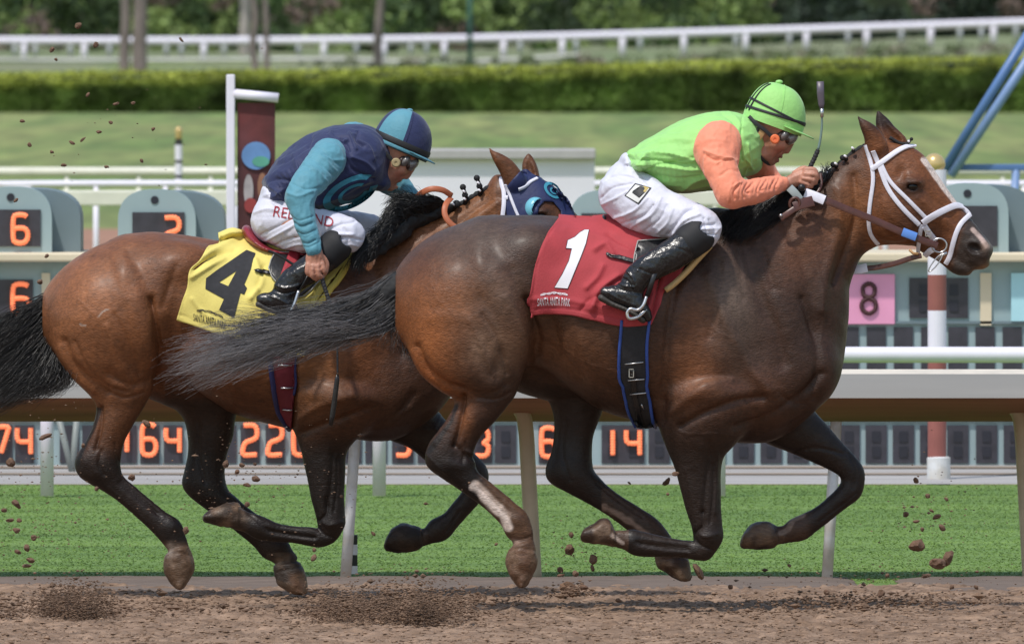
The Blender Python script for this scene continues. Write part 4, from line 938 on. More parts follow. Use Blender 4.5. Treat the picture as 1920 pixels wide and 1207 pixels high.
H2['feats_near'] = [
 ('l', [(284, 560), (294, 615), (303, 665), (300, 705)], 6, -.022), ('l', [(255, 560), (275, 620), (283, 670)], 14, .006), ('l', [(310, 690), (325, 660), (350, 640)], 6, -.006), ('l', [(318, 700), (335, 672), (360, 655)], 6, .005), ('l', [(240, 470), (270, 520), (285, 570)], 14, -.008), ('l', [(120, 640), (135, 680), (170, 712), (200, 735)], 8, -.011), ('l', [(110, 655), (130, 700), (172, 735)], 8, .006),
 ('b', (220, 600), 60, 50, 10, .010), ('b', (265, 640), 24, 46, -10, .012), ('l', [(230, 580), (250, 640), (245, 700)], 14, -.006), ('l', [(205, 700), (240, 720), (275, 715)], 8, -.007), ('b', (170, 530), 60, 50, 0, .008), ('b', (240, 700), 24, 20, 0, .008),
 ('b', (320, 505), 30, 26, 0, .008), ('b', (328, 625), 22, 80, 0, -.026), ('b', (270, 650), 22, 50, 0, .010), ('l', [(305, 575), (320, 530), (330, 500)], 7, -.006), ('l', [(189, 765), (188, 800), (180, 840)], 4, -.014), ('b', (215, 790), 20, 34, 20, .007), ('l', [(190, 845), (186, 870), (195, 890)], 4, -.007),
 ('l', [(225, 905), (260, 935), (300, 965)], 4, -.005), ('b', (322, 985), 14, 14, 0, .006), ('l', [(320, 690), (390, 730), (460, 755), (520, 765)], 11, -.006), ('l', [(400, 620), (420, 690), (440, 750)], 12, .004), ('l', [(350, 610), (372, 680), (395, 730)], 12, .004),
 ('l', [(560, 640), (552, 700), (548, 770), (545, 800)], 8, -.012), ('l', [(700, 500), (720, 580), (755, 660)], 14, -.012), ('b', (640, 700), 50, 55, 15, .016), ('l', [(560, 785), (600, 760), (660, 742)], 9, .008), ('l', [(565, 812), (620, 792), (690, 765)], 8, -.013),
 ('l', [(690, 812), (740, 780), (775, 740)], 8, -.010), ('l', [(660, 822), (720, 800), (770, 765)], 8, .006), ('b', (600, 560), 36, 50, 0, .008), ('l', [(620, 560), (650, 640)], 12, -.006), ('b', (720, 620), 40, 50, 0, .01),
 ('l', [(625, 850), (622, 900), (615, 950)], 5, -.007), ('b', (622, 982), 14, 12, 0, .007), ('l', [(598, 975), (612, 962), (612, 935)], 4, -.008), ('l', [(590, 1006), (540, 1000), (500, 992)], 4, -.006),
 ('l', [(770, 510), (820, 470), (870, 430), (930, 380)], 10, .009), ('l', [(800, 470), (860, 420), (905, 385), (935, 370)], 7, -.007), ('b', (700, 520), 26, 30, -30, .010), ('l', [(720, 560), (760, 500), (800, 470)], 10, -.008),
]
H2['fine'] = [('l', [(228, 900), (262, 930), (295, 962)], 3, -.005), ('l', [(205, 915), (240, 945), (275, 978)], 3, .002), ('l', [(312, 1042), (335, 1036), (362, 1042)], 2.5, -.003), ('l', [(590, 1008), (550, 1004), (505, 996)], 3, -.006), ('l', [(590, 996), (545, 991), (505, 982)], 2.5, .002),
 ('l', [(600, 968), (614, 984), (640, 978)], 4, .004), ('l', [(592, 980), (605, 1000), (628, 1008)], 3, -.005), ('l', [(632, 860), (633, 910), (626, 960)], 3.5, -.005), ('l', [(450, 950), (449, 970), (449, 990)], 2.5, -.003), ('b', (158, 862), 10, 12, 0, .004), ('l', [(215, 830), (222, 860), (240, 885)], 4, -.004), ('b', (478, 988), 12, 12, 0, .003),
 ('l', [(140, 640), (165, 690), (200, 722), (240, 735)], 4, -.005), ('l', [(215, 590), (240, 640), (262, 700)], 6, -.006), ('l', [(200, 610), (222, 670), (245, 715)], 5, .005), ('l', [(205, 735), (235, 745), (270, 735)], 4, -.005), ('b', (222, 722), 18, 10, 10, .006), ('l', [(145, 560), (185, 600), (205, 660)], 2, .0014), ('l', [(600, 640), (630, 690), (640, 740)], 2, .0014)]
H2['fine_far'] = [('l', [(430, 935), (470, 965), (505, 995)], 3, -.004), ('l', [(375, 790), (372, 850), (385, 905)], 4, -.005), ('l', [(862, 958), (845, 985), (830, 1005)], 3, -.004), ('l', [(785, 990), (788, 1008), (786, 1026)], 2.5, -.003), ('l', [(518, 1072), (545, 1066), (570, 1060)], 2.5, -.003)]
def paint2(px, py, V, N):
    n = fbm(V, 5, 3); n2 = fbm(V, 22, 2); y = V[:, 1] - 1.2
    C = np.tile(np.array([.15, .058, .024]), (len(V), 1))
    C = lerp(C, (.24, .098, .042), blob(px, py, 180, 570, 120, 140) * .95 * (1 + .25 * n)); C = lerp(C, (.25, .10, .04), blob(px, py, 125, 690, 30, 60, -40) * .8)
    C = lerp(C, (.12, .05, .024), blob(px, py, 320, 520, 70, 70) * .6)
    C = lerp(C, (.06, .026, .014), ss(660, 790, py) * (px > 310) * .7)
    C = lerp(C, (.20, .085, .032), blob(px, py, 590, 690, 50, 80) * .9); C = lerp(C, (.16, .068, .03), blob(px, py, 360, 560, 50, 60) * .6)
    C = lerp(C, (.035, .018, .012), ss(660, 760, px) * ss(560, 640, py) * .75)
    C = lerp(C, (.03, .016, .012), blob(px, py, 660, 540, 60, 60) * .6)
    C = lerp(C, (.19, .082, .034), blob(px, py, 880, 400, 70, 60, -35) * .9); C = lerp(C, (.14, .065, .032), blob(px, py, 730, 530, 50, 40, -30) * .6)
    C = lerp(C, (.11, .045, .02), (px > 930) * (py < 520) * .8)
    C = lerp(C, (.022, .012, .010), blob(px, py, 1013, 404, 22, 20) * .9)
    leg = ss(770, 870, py + 14 * n) * ss(700, 740, py)
    C = lerp(C, (.009, .007, .007), leg * .95)
    C = lerp(C, (.13, .054, .024), ss(178, 188, px) * ss(285, 265, px) * ss(725, 770, py) * ss(870, 780, py) * .9)
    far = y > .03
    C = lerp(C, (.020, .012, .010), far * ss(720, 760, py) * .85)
    C = lerp(C, (.012, .010, .010), ss(7, 4, seg_dist(px, py, [(184, 770), (176, 800), (158, 838), (146, 868)]) - 3 * n) * .9)
    h = (px > 290) & (px < 375) & (py > 1010)
    C = lerp(C, (.12, .072, .045), h * ss(1010, 1030, py)); C = lerp(C, (.3, .25, .22), h * blob(px, py, 319, 1032, 7, 14)); C = lerp(C, (.17, .11, .07), h * blob(px, py, 325, 1075, 20, 20) * (n > -.1))
    h = (px > 500) & (px < 585) & (py > 1035)
    C = lerp(C, (.045, .032, .026), h * 1.0); C = lerp(C, (.13, .072, .045), h * ss(1066, 1080, py + 3 * n2) * ss(535, 550, px)); C = lerp(C, (.2, .15, .12), h * blob(px, py, 523, 1052, 7, 12))
    h = (px > 370) & (px < 480) & (py > 935) & (py < 1000) & (y < 0)
    C = lerp(C, (.05, .034, .026), h * ss(470, 450, px)); C = lerp(C, (.14, .11, .09), h * blob(px, py, 412, 958, 12, 7, -30)); C = lerp(C, (.12, .09, .07), h * blob(px, py, 455, 972, 14, 6))
    h = (px > 710) & (px < 800) & (py > 975)
    C = lerp(C, (.020, .014, .012), h * .8)
    C = lerp(C, (.4, .35, .32), ss(2.2, 1, seg_dist(px, py, [(185, 593), (194, 583), (203, 580)])) * .7); C = lerp(C, (.4, .35, .32), ss(2, 1, seg_dist(px, py, [(150, 608), (160, 611)])) * .7)
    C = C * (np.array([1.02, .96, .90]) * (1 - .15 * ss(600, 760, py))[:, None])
    hm = H2['hoofmask']; mud = np.clip(hm * (.45 + 1.2 * n2), 0, 1) * np.where(px > 600, .25, 1); C = lerp(C, (.15, .095, .062), mud * .75)
    return np.clip(C * (1 + .13 * n + .16 * n2)[:, None], .004, 1)
H2['paint'] = paint2

def coat_mat(name):
    m = mat(name, (.1, .05, .02), rough=.46, var=.34, nscale=120, bump=.0026, bscale=260, spec=.28, sheen=0, attr=True, stretch=(.35, 1, 1))
    b = m.node_tree.nodes["Principled BSDF"]
    b.inputs["Coat Weight"].default_value = .11; b.inputs["Coat Roughness"].default_value = .30
    nt = m.node_tree; nz = nt.nodes.new("ShaderNodeTexNoise"); nz.inputs["Scale"].default_value = 9; nz.inputs["Detail"].default_value = 6; nz.inputs["Roughness"].default_value = .65
    tcn = [q for q in nt.nodes if q.type == 'TEX_COORD'][0]; nt.links.new(tcn.outputs["Object"], nz.inputs["Vector"])
    mr = nt.nodes.new("ShaderNodeMapRange"); mr.inputs[1].default_value = .3; mr.inputs[2].default_value = .7; mr.inputs[3].default_value = .34; mr.inputs[4].default_value = .60
    nt.links.new(nz.outputs["Fac"], mr.inputs[0]); nt.links.new(mr.outputs[0], b.inputs["Roughness"])
    bp0 = [q for q in nt.nodes if q.type == 'BUMP'][0]; bp2 = nt.nodes.new("ShaderNodeBump"); bp2.inputs["Distance"].default_value = .004; bp2.inputs["Strength"].default_value = .8
    n4 = nt.nodes.new("ShaderNodeTexNoise"); n4.inputs["Scale"].default_value = 34; n4.inputs["Detail"].default_value = 3; nt.links.new(tcn.outputs["Object"], n4.inputs["Vector"])
    nt.links.new(n4.outputs["Fac"], bp2.inputs["Height"]); nt.links.new(bp2.outputs[0], bp0.inputs["Normal"])
    return m
M_coat = coat_mat("bay_coat")
M_eye = mat("dark_eye", (.006, .004, .003), rough=.12, var=0, spec=.35)
bodies = []
for nm, S, lab in (("racehorse", H1, "dark bay racehorse in front with white bridle, red saddle cloth numbered 1 and white blaze"),
                   ("racehorse", H2, "lighter reddish brown racehorse behind, with yellow saddle cloth numbered 4 and blue hood")):
    x0 = {0: 1200, 1: 520}[len(bodies)]
    g = P(x0, 600, S['Y'])
    t = thing(nm, lab, "horse", (g[0], S['Y'], 0), group="galloping racehorses")
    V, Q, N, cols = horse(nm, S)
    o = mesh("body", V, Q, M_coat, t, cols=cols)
    Th = head_T(S['head'])
    for sgn in (-1, 1):
        mb = MB().ball(P(*Th(1711, 350), S['Y'] + sgn * .090), (.021, .017, .017), 12)
        e = mb.build("eye", M_eye, t, smooth=True)
    bodies.append((t, o))
T1, B1 = bodies[0]; T2, B2 = bodies[1]
# ================================================================ JOCKEYS
M_skin = mat("skin", (.42, .19, .125), rough=.5, var=.16, nscale=40, bump=.0012, bscale=120, sss=.08, attr=True)
M_lime = mat("lime_green_silk", (.33, .66, .20), rough=.62, var=.06, nscale=20, bump=.0022, bscale=60, spec=.3, sheen=.2)
M_orange = mat("coral_orange_silk", (.84, .28, .17), rough=.62, var=.06, nscale=20, bump=.0022, bscale=60, spec=.3, sheen=.2)
M_navy = mat("navy_silk", (.022, .029, .090), rough=.62, var=.10, nscale=20, bump=.002, bscale=60, spec=.3, sheen=.2)
M_tealsilk = mat("turquoise_silk", (.10, .29, .37), rough=.62, var=.08, nscale=20, bump=.0022, bscale=60, spec=.3, sheen=.2)
M_breech = mat("white_breeches_cloth", (.64, .64, .74), rough=.6, var=.05, nscale=18, bump=.0018, bscale=70)
M_boot = mat("black_boot_leather", (.012, .012, .014), rough=.27, var=.8, nscale=90, bump=.003, bscale=55, spec=.55)
M_boot_top = mat("matt_black_boot_cuff", (.010, .010, .012), rough=.7, var=.3)
M_blackst = mat("black_elastic", (.015, .015, .017), rough=.6)
M_sole = mat("scuffed_sole", (.05, .045, .04), rough=.6, var=.4, nscale=60)
M_steel = mat("dull_steel", (.55, .55, .56), rough=.3, metal=.9)
M_tan = mat("tan_leather", (.50, .29, .13), rough=.5, var=.2, nscale=30)
M_lens = mat("smoky_goggle_lens", (.16, .15, .15), rough=.22, var=.3, nscale=30, spec=.9)
M_gogg = mat("dark_goggle_frame", (.05, .025, .02), rough=.35)
def bbox_field(px0, py0, px1, py1, Y0, Y1, h):
    a = P(px0, py1, (Y0 + Y1) / 2); b = P(px1, py0, (Y0 + Y1) / 2)
    return Field((a[0], Y0, a[2]), (b[0], Y1, b[2]), h)
def pt(x, y, Y): return P(x, y, Y)
def ch(Y0, L):
    """rows (px, py, Y, r_px[, ry_px]) to chain rows"""
    out = []
    for q in L:
        w = P(q[0], q[1], Y0 + q[2]); s = SC(Y0 + q[2]); out.append((*w, q[3] / s, (q[4] if len(q) > 4 else q[3]) / s))
    return np.array(out)
def wrinkle(V, Q, feats, amp=.0022, f=14, stretch=(1, 1, 1), ka=1.0, dirv=None):
    N = normals(V, Q); V = sculpt(V, N, feats, ka=ka)
    n = fbm(V * np.array(stretch), f, 3); V = V + N * (amp * (1 - 2 * np.abs(n)))[:, None]
    return V
def finish(F, name, m, par, feats=(), amp=.002, f=14, stretch=(1, 1, 1), smooth=2, cols=None):
    V, Q = F.mesh(smooth); V = wrinkle(V, Q, feats, amp, f, stretch)
    c = cols(V) if cols else None
    return mesh(name, V, Q, m, par, cols=c)
def head_map(anchor, rot):
    c_, s_ = math.cos(R(rot)), math.sin(R(rot))
    return lambda x, y: (anchor[0] + (x - 1497) * c_ - (y - 250) * s_, anchor[1] + (x - 1497) * s_ + (y - 250) * c_)
def jockey_head(F, T, Y0, mouth=0):
    def c(L, **k): F.chain(ch(Y0, [(*T(q[0], q[1]), *q[2:]) for q in L]), **k)
    def e(x, y, yy, r, an=0, **k):
        a = R(an); F.ell(P(*T(x, y), Y0 + yy), r, rot=np.array([[math.cos(a), 0, math.sin(a)], [0, 1, 0], [-math.sin(a), 0, math.cos(a)]]), **k)
    e(1455, 224, 0, (.084, .073, .085), k=.01)
    c([(1462, 240, 0, 34, 36), (1455, 262, 0, 28, 33), (1447, 282, 0, 20, 26), (1444, 294, 0, 11, 15)], k=.02)
    for s_ in (-1, 1):
        c([(1418, 262, s_ * .055, 11, 9), (1424, 284, s_ * .045, 9, 8), (1442, 299, s_ * .012, 8, 9)], k=.02)
        e(1462, 272, s_ * .042, (.022, .02, .017), k=.014)
        e(1486, 254, s_ * .028, (.016, .024, .012), k=.010)
        e(1470, 284, s_ * .011, (.009, .007, .008), k=.004)
        e(1411, 244, s_ * .078, (.013, .009, .029), an=-15, k=.006); e(1413, 243, s_ * .086, (.007, .006, .017), an=-15, k=.003, sub=True)
        e(1480, 262, s_ * .030, (.012, .012, .009), k=.006, sub=True)
    c([(1487, 262, 0, 5, 6), (1480, 274, 0, 6, 6), (1475, 282, 0, 6.5, 6)], k=.008)
    e(1462, 293, 0, (.012, .022, .007), an=30, k=.006); e(1456, 300 + mouth, 0, (.012, .02, .008), an=30, k=.006)
    e(1464, 298 + mouth * .4, 0, (.013, .024, .0025 + .003 * mouth), an=25, k=.002, sub=True)
    e(1446, 304 + mouth, 0, (.017, .02, .013), k=.010)
    c([(1468, 280, -.03, 2, 2), (1458, 292, -.036, 2, 2), (1452, 300, -.03, 2, 2)], k=.006, sub=True)
    e(1436, 284, -.062, (.02, .006, .012), k=.01, sub=True)
def skin_cols(T, Y0, dark=1.0):
    def f(V):
        px, py = PX(V); n = fbm(V, 30, 2)
        C = np.tile(np.array([.43, .20, .135]) * dark, (len(V), 1))
        x, y = T(1460, 285); C = lerp(C, (.34, .10, .075), blob(px, py, x, y, 16, 12) * .6)
        x, y = T(1462, 297); C = lerp(C, (.20, .05, .045), blob(px, py, x, y, 8, 3.5, -30) * .9)
        x, y = T(1444, 300); C = lerp(C, (.22, .12, .09), blob(px, py, x, y, 14, 10) * .55)
        return np.clip(C * (1 + .14 * n)[:, None], .01, 1)
    return f
def dome(name, par, c, fdir, a, b, h, Y0, mats, quarters=False, skirt=.16, n=40):
    """riding cap shell: c rim centre px, fdir angle of the rim line (deg, down to the right), a half length, b half width, h height (m)"""
    an = R(fdir); Fv = np.array([math.cos(an), 0, -math.sin(an)]); U = np.array([math.sin(an), 0, math.cos(an)]); S = np.array([0, 1.0, 0]); O = P(*c, Y0)
    def pt_(th, ph, off=0.0):     # th: 0 rim .. pi/2 apex; ph: 0 front, +-pi back; negative side faces camera
        ct = math.cos(th) ** .78 if th > 0 else 1 + .05 * th
        st = math.sin(th)
        v = Fv * (a + off) * ct * math.cos(ph) + S * (b + off) * ct * math.sin(ph) + U * (h + off) * st
        return O + v + Fv * (-.012) * max(st, 0) ** 2
    ths = np.concatenate([np.linspace(-skirt, 0, 3)[:-1], np.linspace(0, np.pi / 2 - .03, 22)]); phs = np.linspace(0, 2 * np.pi, n, endpoint=False)
    V = [pt_(t, p) for t in ths for p in phs]; m = len(phs); V.append(pt_(np.pi / 2, 0))
    F_ = []; mi = []
    for i in range(len(ths) - 1):
        for j in range(m):
            F_.append((i * m + j, i * m + (j + 1) % m, (i + 1) * m + (j + 1) % m, (i + 1) * m + j))
            ph = phs[j] + np.pi / m; fr = math.cos(ph) > .05 or math.cos(ph) < -.90; near = math.sin(ph) < 0
            mi.append((1 if (fr == near) else 0) if quarters else 0)
    k = (len(ths) - 1) * m
    for j in range(m): F_.append((k + j, k + (j + 1) % m, len(V) - 1)); mi.append(0)
    if quarters: mi = [2 if i < 2 * m else q for i, q in enumerate(mi)]
    V = np.array(V); V = V + ((fbm(V, 12, 2) * .0012)[:, None] * (V - O) / np.linalg.norm(V - O, axis=1, keepdims=True))
    sh = mesh(name, V, F_, mats, par, smooth=True, mi=mi)
    return sh, pt_, (Fv, U, S, O)
def peak(par, pt_, ax, m, ln=.045, span=1.15, drop=.006):
    Fv, U, S, O = ax; V = []; ps = np.linspace(-span, span, 17)
    for off, dz in ((-.004, 0), (None, 0)):
        for p in ps:
            base = pt_(-.03, p)
            if off is None:
                w_ = math.cos(p / span * np.pi / 2) ** .7; base = base + Fv * ln * w_ * .97 + S * math.sin(p) * .008 - U * drop * w_
            V.append(base)
    n = len(ps); V = V + [v - U * .005 for v in V]
    F_ = [(i, i + 1, n + i + 1, n + i) for i in range(n - 1)] + [(2 * n + i, 3 * n + i, 3 * n + i + 1, 2 * n + i + 1) for i in range(n - 1)] + [(n + i, n + i + 1, 3 * n + i + 1, 3 * n + i) for i in range(n - 1)]
    return mesh("peak", V, F_, m, par, smooth=True)
def band(par, pts, w_, m, name="strap", thick=.0022, nor=None):
    """a flat strap through world points, lying flat against directions nor"""
    pts = catmull(np.array(pts), 6); nor = catmull(np.array(nor), 6); T = np.gradient(pts, axis=0); T /= np.linalg.norm(T, axis=1, keepdims=True)
    nor = nor / (np.linalg.norm(nor, axis=1, keepdims=True) + 1e-9); B = np.cross(T, nor); B /= np.linalg.norm(B, axis=1, keepdims=True) + 1e-9
    hw = np.broadcast_to(np.asarray(w_, float) / 2, (len(pts),))[:, None]
    prof = [(-1, 0), (-1, .7), (-.8, 1), (.8, 1), (1, .7), (1, 0)]; n = len(pts); V = np.concatenate([pts + B * hw * a + nor * thick * b for a, b in prof])
    k = len(prof); F_ = [(((j + 1) % k) * n + i, ((j + 1) % k) * n + i + 1, j * n + i + 1, j * n + i) for j in range(k) for i in range(n - 1)]
    F_ += [tuple(j * n for j in range(k)), tuple(j * n + n - 1 for j in range(k))[::-1]]
    o = mesh(name, V, F_, m, par, smooth=True); shade_auto(o, 50); return o
def strap(par, tree, L, wpx, m, Y=0.0, off=.002, thick=.004, name="strap"):
    """a flat strap laid on a surface along a pixel path"""
    L = np.array(L, float); L = catmull(L, 5) if len(L) > 2 else np.linspace(L[0], L[1], 8)
    Pn, Nn = hits(tree, L)
    for _ in range(3): Pn[1:-1] = (Pn[:-2] + 2 * Pn[1:-1] + Pn[2:]) / 4; Nn[1:-1] = (Nn[:-2] + 2 * Nn[1:-1] + Nn[2:]) / 4
    Nn = Nn / np.linalg.norm(Nn, axis=1, keepdims=True); T = np.gradient(Pn, axis=0); T /= np.linalg.norm(T, axis=1, keepdims=True) + 1e-9
    B = np.cross(T, Nn); B /= np.linalg.norm(B, axis=1, keepdims=True) + 1e-9
    hw = wpx / 2 / SC(Y); prof = [(-1, -.004), (-1, .6 * thick), (-.75, thick), (.75, thick), (1, .6 * thick), (1, -.004)]; n = len(Pn)
    V = np.concatenate([Pn + B * hw * a + Nn * (b + off) for a, b in prof]); k = len(prof)
    F_ = [(j * n + i, j * n + i + 1, ((j + 1) % k) * n + i + 1, ((j + 1) % k) * n + i) for j in range(k) for i in range(n - 1)]
    F_ += [tuple(j * n for j in range(k))[::-1], tuple(j * n + n - 1 for j in range(k))]
    o = mesh(name, V, F_, m, par, smooth=True); shade_auto(o, 50); return o
def densify(V2, F2, maxe):
    bm = bmesh.new(); vs = [bm.verts.new((x, y, 0)) for x, y in V2]
    for f in F2:
        try: bm.faces.new([vs[i] for i in f])
        except ValueError: pass
    bmesh.ops.triangulate(bm, faces=bm.faces)
    for _ in range(7):
        e = [q for q in bm.edges if q.calc_length() > maxe]
        if not e: break
        bmesh.ops.subdivide_edges(bm, edges=e, cuts=1); bmesh.ops.triangulate(bm, faces=bm.faces)
    bm.verts.index_update(); V = np.array([v.co[:2] for v in bm.verts]); F_ = [tuple(v.index for v in f.verts) for f in bm.faces]; bm.free(); return V, F_
def decal(name, m, par, tree, V2, F2=None, off=.0018, maxe=5):
    """flat print or patch laid on the cloth it is fixed to"""
    if F2 is None: F2 = [tuple(range(len(V2)))]
    V, F_ = densify(V2, F2, maxe); Pn, Nn = hits(tree, V)
    return mesh(name, Pn + Nn * off, F_, m, par, smooth=True)
def text_mesh(s):
    cu = bpy.data.curves.new("lettering", 'FONT'); cu.body = s; cu.resolution_u = 3
    o = bpy.data.objects.new("lettering", cu); COL.objects.link(o)
    dg = bpy.context.evaluated_depsgraph_get(); me = bpy.data.meshes.new_from_object(o.evaluated_get(dg))
    V = np.array([v.co[:2] for v in me.vertices]); F_ = [tuple(p.vertices) for p in me.polygons]
    bpy.data.objects.remove(o); bpy.data.curves.remove(cu); bpy.data.meshes.remove(me); return V, F_
def letters(name, s, m, par, tree, mapf, off=.002, maxe=3):
    V, F_ = text_mesh(s); V = V - V.min(0); V = V / V.max(0); q = np.array([mapf(u, v) for u, v in V])
    bm_V, bm_F = densify(q, F_, maxe); Pn, Nn = hits(tree, bm_V)
    return mesh(name, Pn + Nn * off, bm_F, m, par, smooth=True)

# ---------------------------------------------------------------- jockey in lime green and orange
g = P(1240, 440, 0)
J1 = thing("person", "jockey in lime green jersey with orange sleeves and green cap, crouched over the front horse", "person", tuple(g), group="jockeys riding crouched")
T1h = head_map((1497, 250), 0)
F = bbox_field(1105, 160, 1560, 625, -.46, .46, .0042)
jockey_head(F, T1h, 0)
F.chain(ch(0, [(1432, 238, 0, 29, 28), (1405, 250, 0, 30, 30), (1375, 262, 0, 34, 40)]), k=.02)
F.chain(ch(0, [(1375, 265, 0, 28, 50), (1320, 285, 0, 38, 62), (1250, 308, 0, 30, 56), (1195, 340, 0, 26, 58), (1168, 365, 0, 28, 62)]), k=.02)
F.chain(ch(0, [(1345, 265, -.17, 26), (1352, 320, -.24, 16), (1372, 364, -.28, 14)]), k=.02)
F.chain(ch(0, [(1372, 366, -.29, 17), (1430, 354, -.20, 14), (1470, 346, -.135, 10.5, 10), (1484, 341, -.12, 11, 8)]), k=.01)
F.chain(ch(0, [(1395, 265, .17, 26), (1425, 325, .25, 20), (1440, 350, .27, 17)]), k=.02)
F.chain(ch(0, [(1440, 350, .27, 17), (1475, 352, .2, 14), (1500, 348, .12, 11)]), k=.01)
F.chain(ch(0, [(1478, 344, -.125, 11, 8), (1496, 334, -.125, 14, 9), (1510, 328, -.12, 13, 9)]), k=.010)
for A_ in ([(1510, 318, -.130, 5.6), (1527, 319, -.135, 5.2), (1533, 334, -.125, 4.6)], [(1510, 326, -.140, 5.6), (1529, 328, -.145, 5.2), (1529, 343, -.13, 4.6)],
           [(1507, 334, -.142, 5.4), (1524, 338, -.145, 5), (1521, 350, -.13, 4.4)], [(1502, 341, -.138, 5), (1515, 346, -.14, 4.6), (1510, 354, -.13, 4.2)],
           [(1490, 325, -.10, 5.6), (1506, 316, -.10, 5.4), (1521, 320, -.11, 4.6)]):
    F.chain(ch(0, A_), k=.0035)
F.chain(ch(0, [(1500, 346, .12, 12, 9), (1512, 342, .11, 13, 9)]), k=.01)
for i_ in range(4): F.chain(ch(0, [(1512, 334 + 5 * i_, .10, 5), (1526, 336 + 5 * i_, .09, 5), (1522, 348 + 3 * i_, .085, 4.4)]), k=.0035)
F.chain(ch(0, [(1505, 334, .085, 5), (1520, 330, .08, 4.6)]), k=.0035)
for s_ in (-1, 1):
    F.chain(ch(0, [(1170, 365, s_ * .10, 34), (1245, 400, s_ * .22, 28), (1318, 428, s_ * .29, 22)]), k=.02)
    F.chain(ch(0, [(1312, 440, s_ * .30, 15), (1240, 490, s_ * .345, 13), (1196, 525, s_ * .355, 9), (1178, 552, s_ * .355, 8), (1200, 578, s_ * .355, 5)]), k=.01)
def feats_hand(L): return [('l', l, 2.2, -.0025) for l in L]
body1 = finish(F, "body", M_skin, J1, feats=feats_hand([[(1508, 322), (1524, 323)], [(1507, 331), (1524, 333)], [(1504, 339), (1518, 343)]]) + [('l', [(1485, 334), (1505, 326)], 2, .0018)], amp=.0006, f=30, smooth=1, cols=skin_cols(T1h, 0, 1.08))
# jersey
F = bbox_field(1150, 180, 1470, 410, -.32, .32, .0042)
F.chain(ch(0, [(1196, 304, 0, 24, 66), (1222, 304, 0, 40, 78), (1262, 302, 0, 58, 86), (1300, 292, 0, 68, 92), (1340, 282, 0, 70, 96), (1366, 272, 0, 62, 92), (1384, 262, 0, 48, 66), (1393, 254, 0, 36, 42)]), k=.02)
F.chain(ch(0, [(1398, 290, 0, 34, 60), (1408, 305, 0, 20, 50)]), k=.03)
F.chain(ch(0, [(1186, 290, 0, 10, 58), (1200, 300, 0, 26, 66)]), k=.02)
F.ell(P(1432, 250, 0), (.058, .055, .056), k=.006, sub=True)
jf = [('l', [(1182, 292), (1215, 288), (1260, 290), (1300, 300)], 4, .007), ('l', [(1186, 300), (1230, 300), (1275, 308), (1318, 305)], 4.5, -.007), ('l', [(1190, 308), (1240, 312), (1290, 318), (1320, 316)], 4, .006),
      ('l', [(1205, 322), (1225, 312), (1250, 306), (1300, 296)], 4, -.006), ('l', [(1215, 340), (1250, 345), (1300, 350)], 7, .005), ('l', [(1230, 330), (1270, 335), (1315, 330)], 5, -.006), ('l', [(1350, 212), (1370, 225), (1380, 240)], 3, -.005),
      ('l', [(1362, 208), (1380, 222), (1390, 240)], 3, .005), ('l', [(1392, 215), (1389, 250), (1392, 300)], 2.2, -.005), ('l', [(1400, 300), (1412, 318)], 3, .005), ('l', [(1200, 270), (1240, 262), (1290, 262)], 8, .003),
      ('l', [(1262, 366), (1300, 340), (1330, 330)], 5, .006), ('l', [(1186, 284), (1196, 300), (1212, 330)], 3, -.004), ('l', [(1395, 330), (1405, 300), (1402, 270)], 3, .005)]
jersey1 = finish(F, "jersey", M_lime, J1, feats=[(*q[:3], q[3] * 1.7) for q in jf], amp=.0048, f=9, stretch=(.5, 1.3, 1.6))
# sleeves
def sleeve(name, m, par, Y0, L, L2, feats, box, h=.0038, amp=.003, f=17, stretch=(1.2, 1, .7)):
    F = bbox_field(*box, h); F.chain(ch(Y0, L), k=.02); F.chain(ch(Y0, L2), k=.018)
    return finish(F, name, m, par, feats=feats, amp=amp, f=f, stretch=stretch)
sf = [('l', [(1321, 283), (1345, 292), (1382, 302)], 4, .006), ('l', [(1322, 290), (1340, 300), (1380, 300)], 3, -.006), ('l', [(1323, 290), (1322, 310), (1324, 330)], 3, .006), ('l', [(1345, 306), (1360, 298), (1385, 300)], 3, .005),
      ('l', [(1350, 330), (1368, 318), (1384, 322)], 3.5, -.004)] + \
     [('l', [(1376 + 8.5 * i + q, 346 - 1.2 * i), (1369 + 8.5 * i - q, 362 - i), (1369 + 8.6 * i, 382 - 2.8 * i - abs(3 * q))], 2.4 + .3 * abs(q), -.0052 - .0012 * q) for i, q in enumerate((0, 2, -1.5, 1, 3, -2, .5, 2, -1, 1.5, 0))] + [('l', [(1390, 342), (1372, 352), (1367, 375)], 3.5, .006), ('l', [(1305, 272), (1330, 262), (1360, 264)], 7, .003)]
sleeve1 = sleeve("sleeve", M_orange, J1, 0, [(1349, 268, -.155, 41, 30), (1344, 282, -.19, 43, 32), (1350, 312, -.235, 34, 29), (1361, 340, -.27, 29, 26), (1371, 362, -.285, 27, 24)],
                 [(1371, 362, -.285, 27, 24), (1400, 362, -.25, 24.5, 22), (1435, 353, -.195, 20.5, 18), (1455, 347, -.16, 16.5, 15), (1465, 345, -.145, 15, 14)], sf, (1285, 215, 1490, 405, -.42, .0))
sleeve("sleeve", M_orange, J1, 0, [(1395, 268, .155, 38, 30), (1412, 300, .21, 32, 28), (1428, 322, .25, 27, 26), (1440, 345, .265, 24, 22)],
       [(1440, 345, .265, 24, 22), (1462, 350, .22, 19, 18), (1482, 350, .16, 15, 14)], [], (1330, 215, 1500, 405, -.0, .40), h=.005)
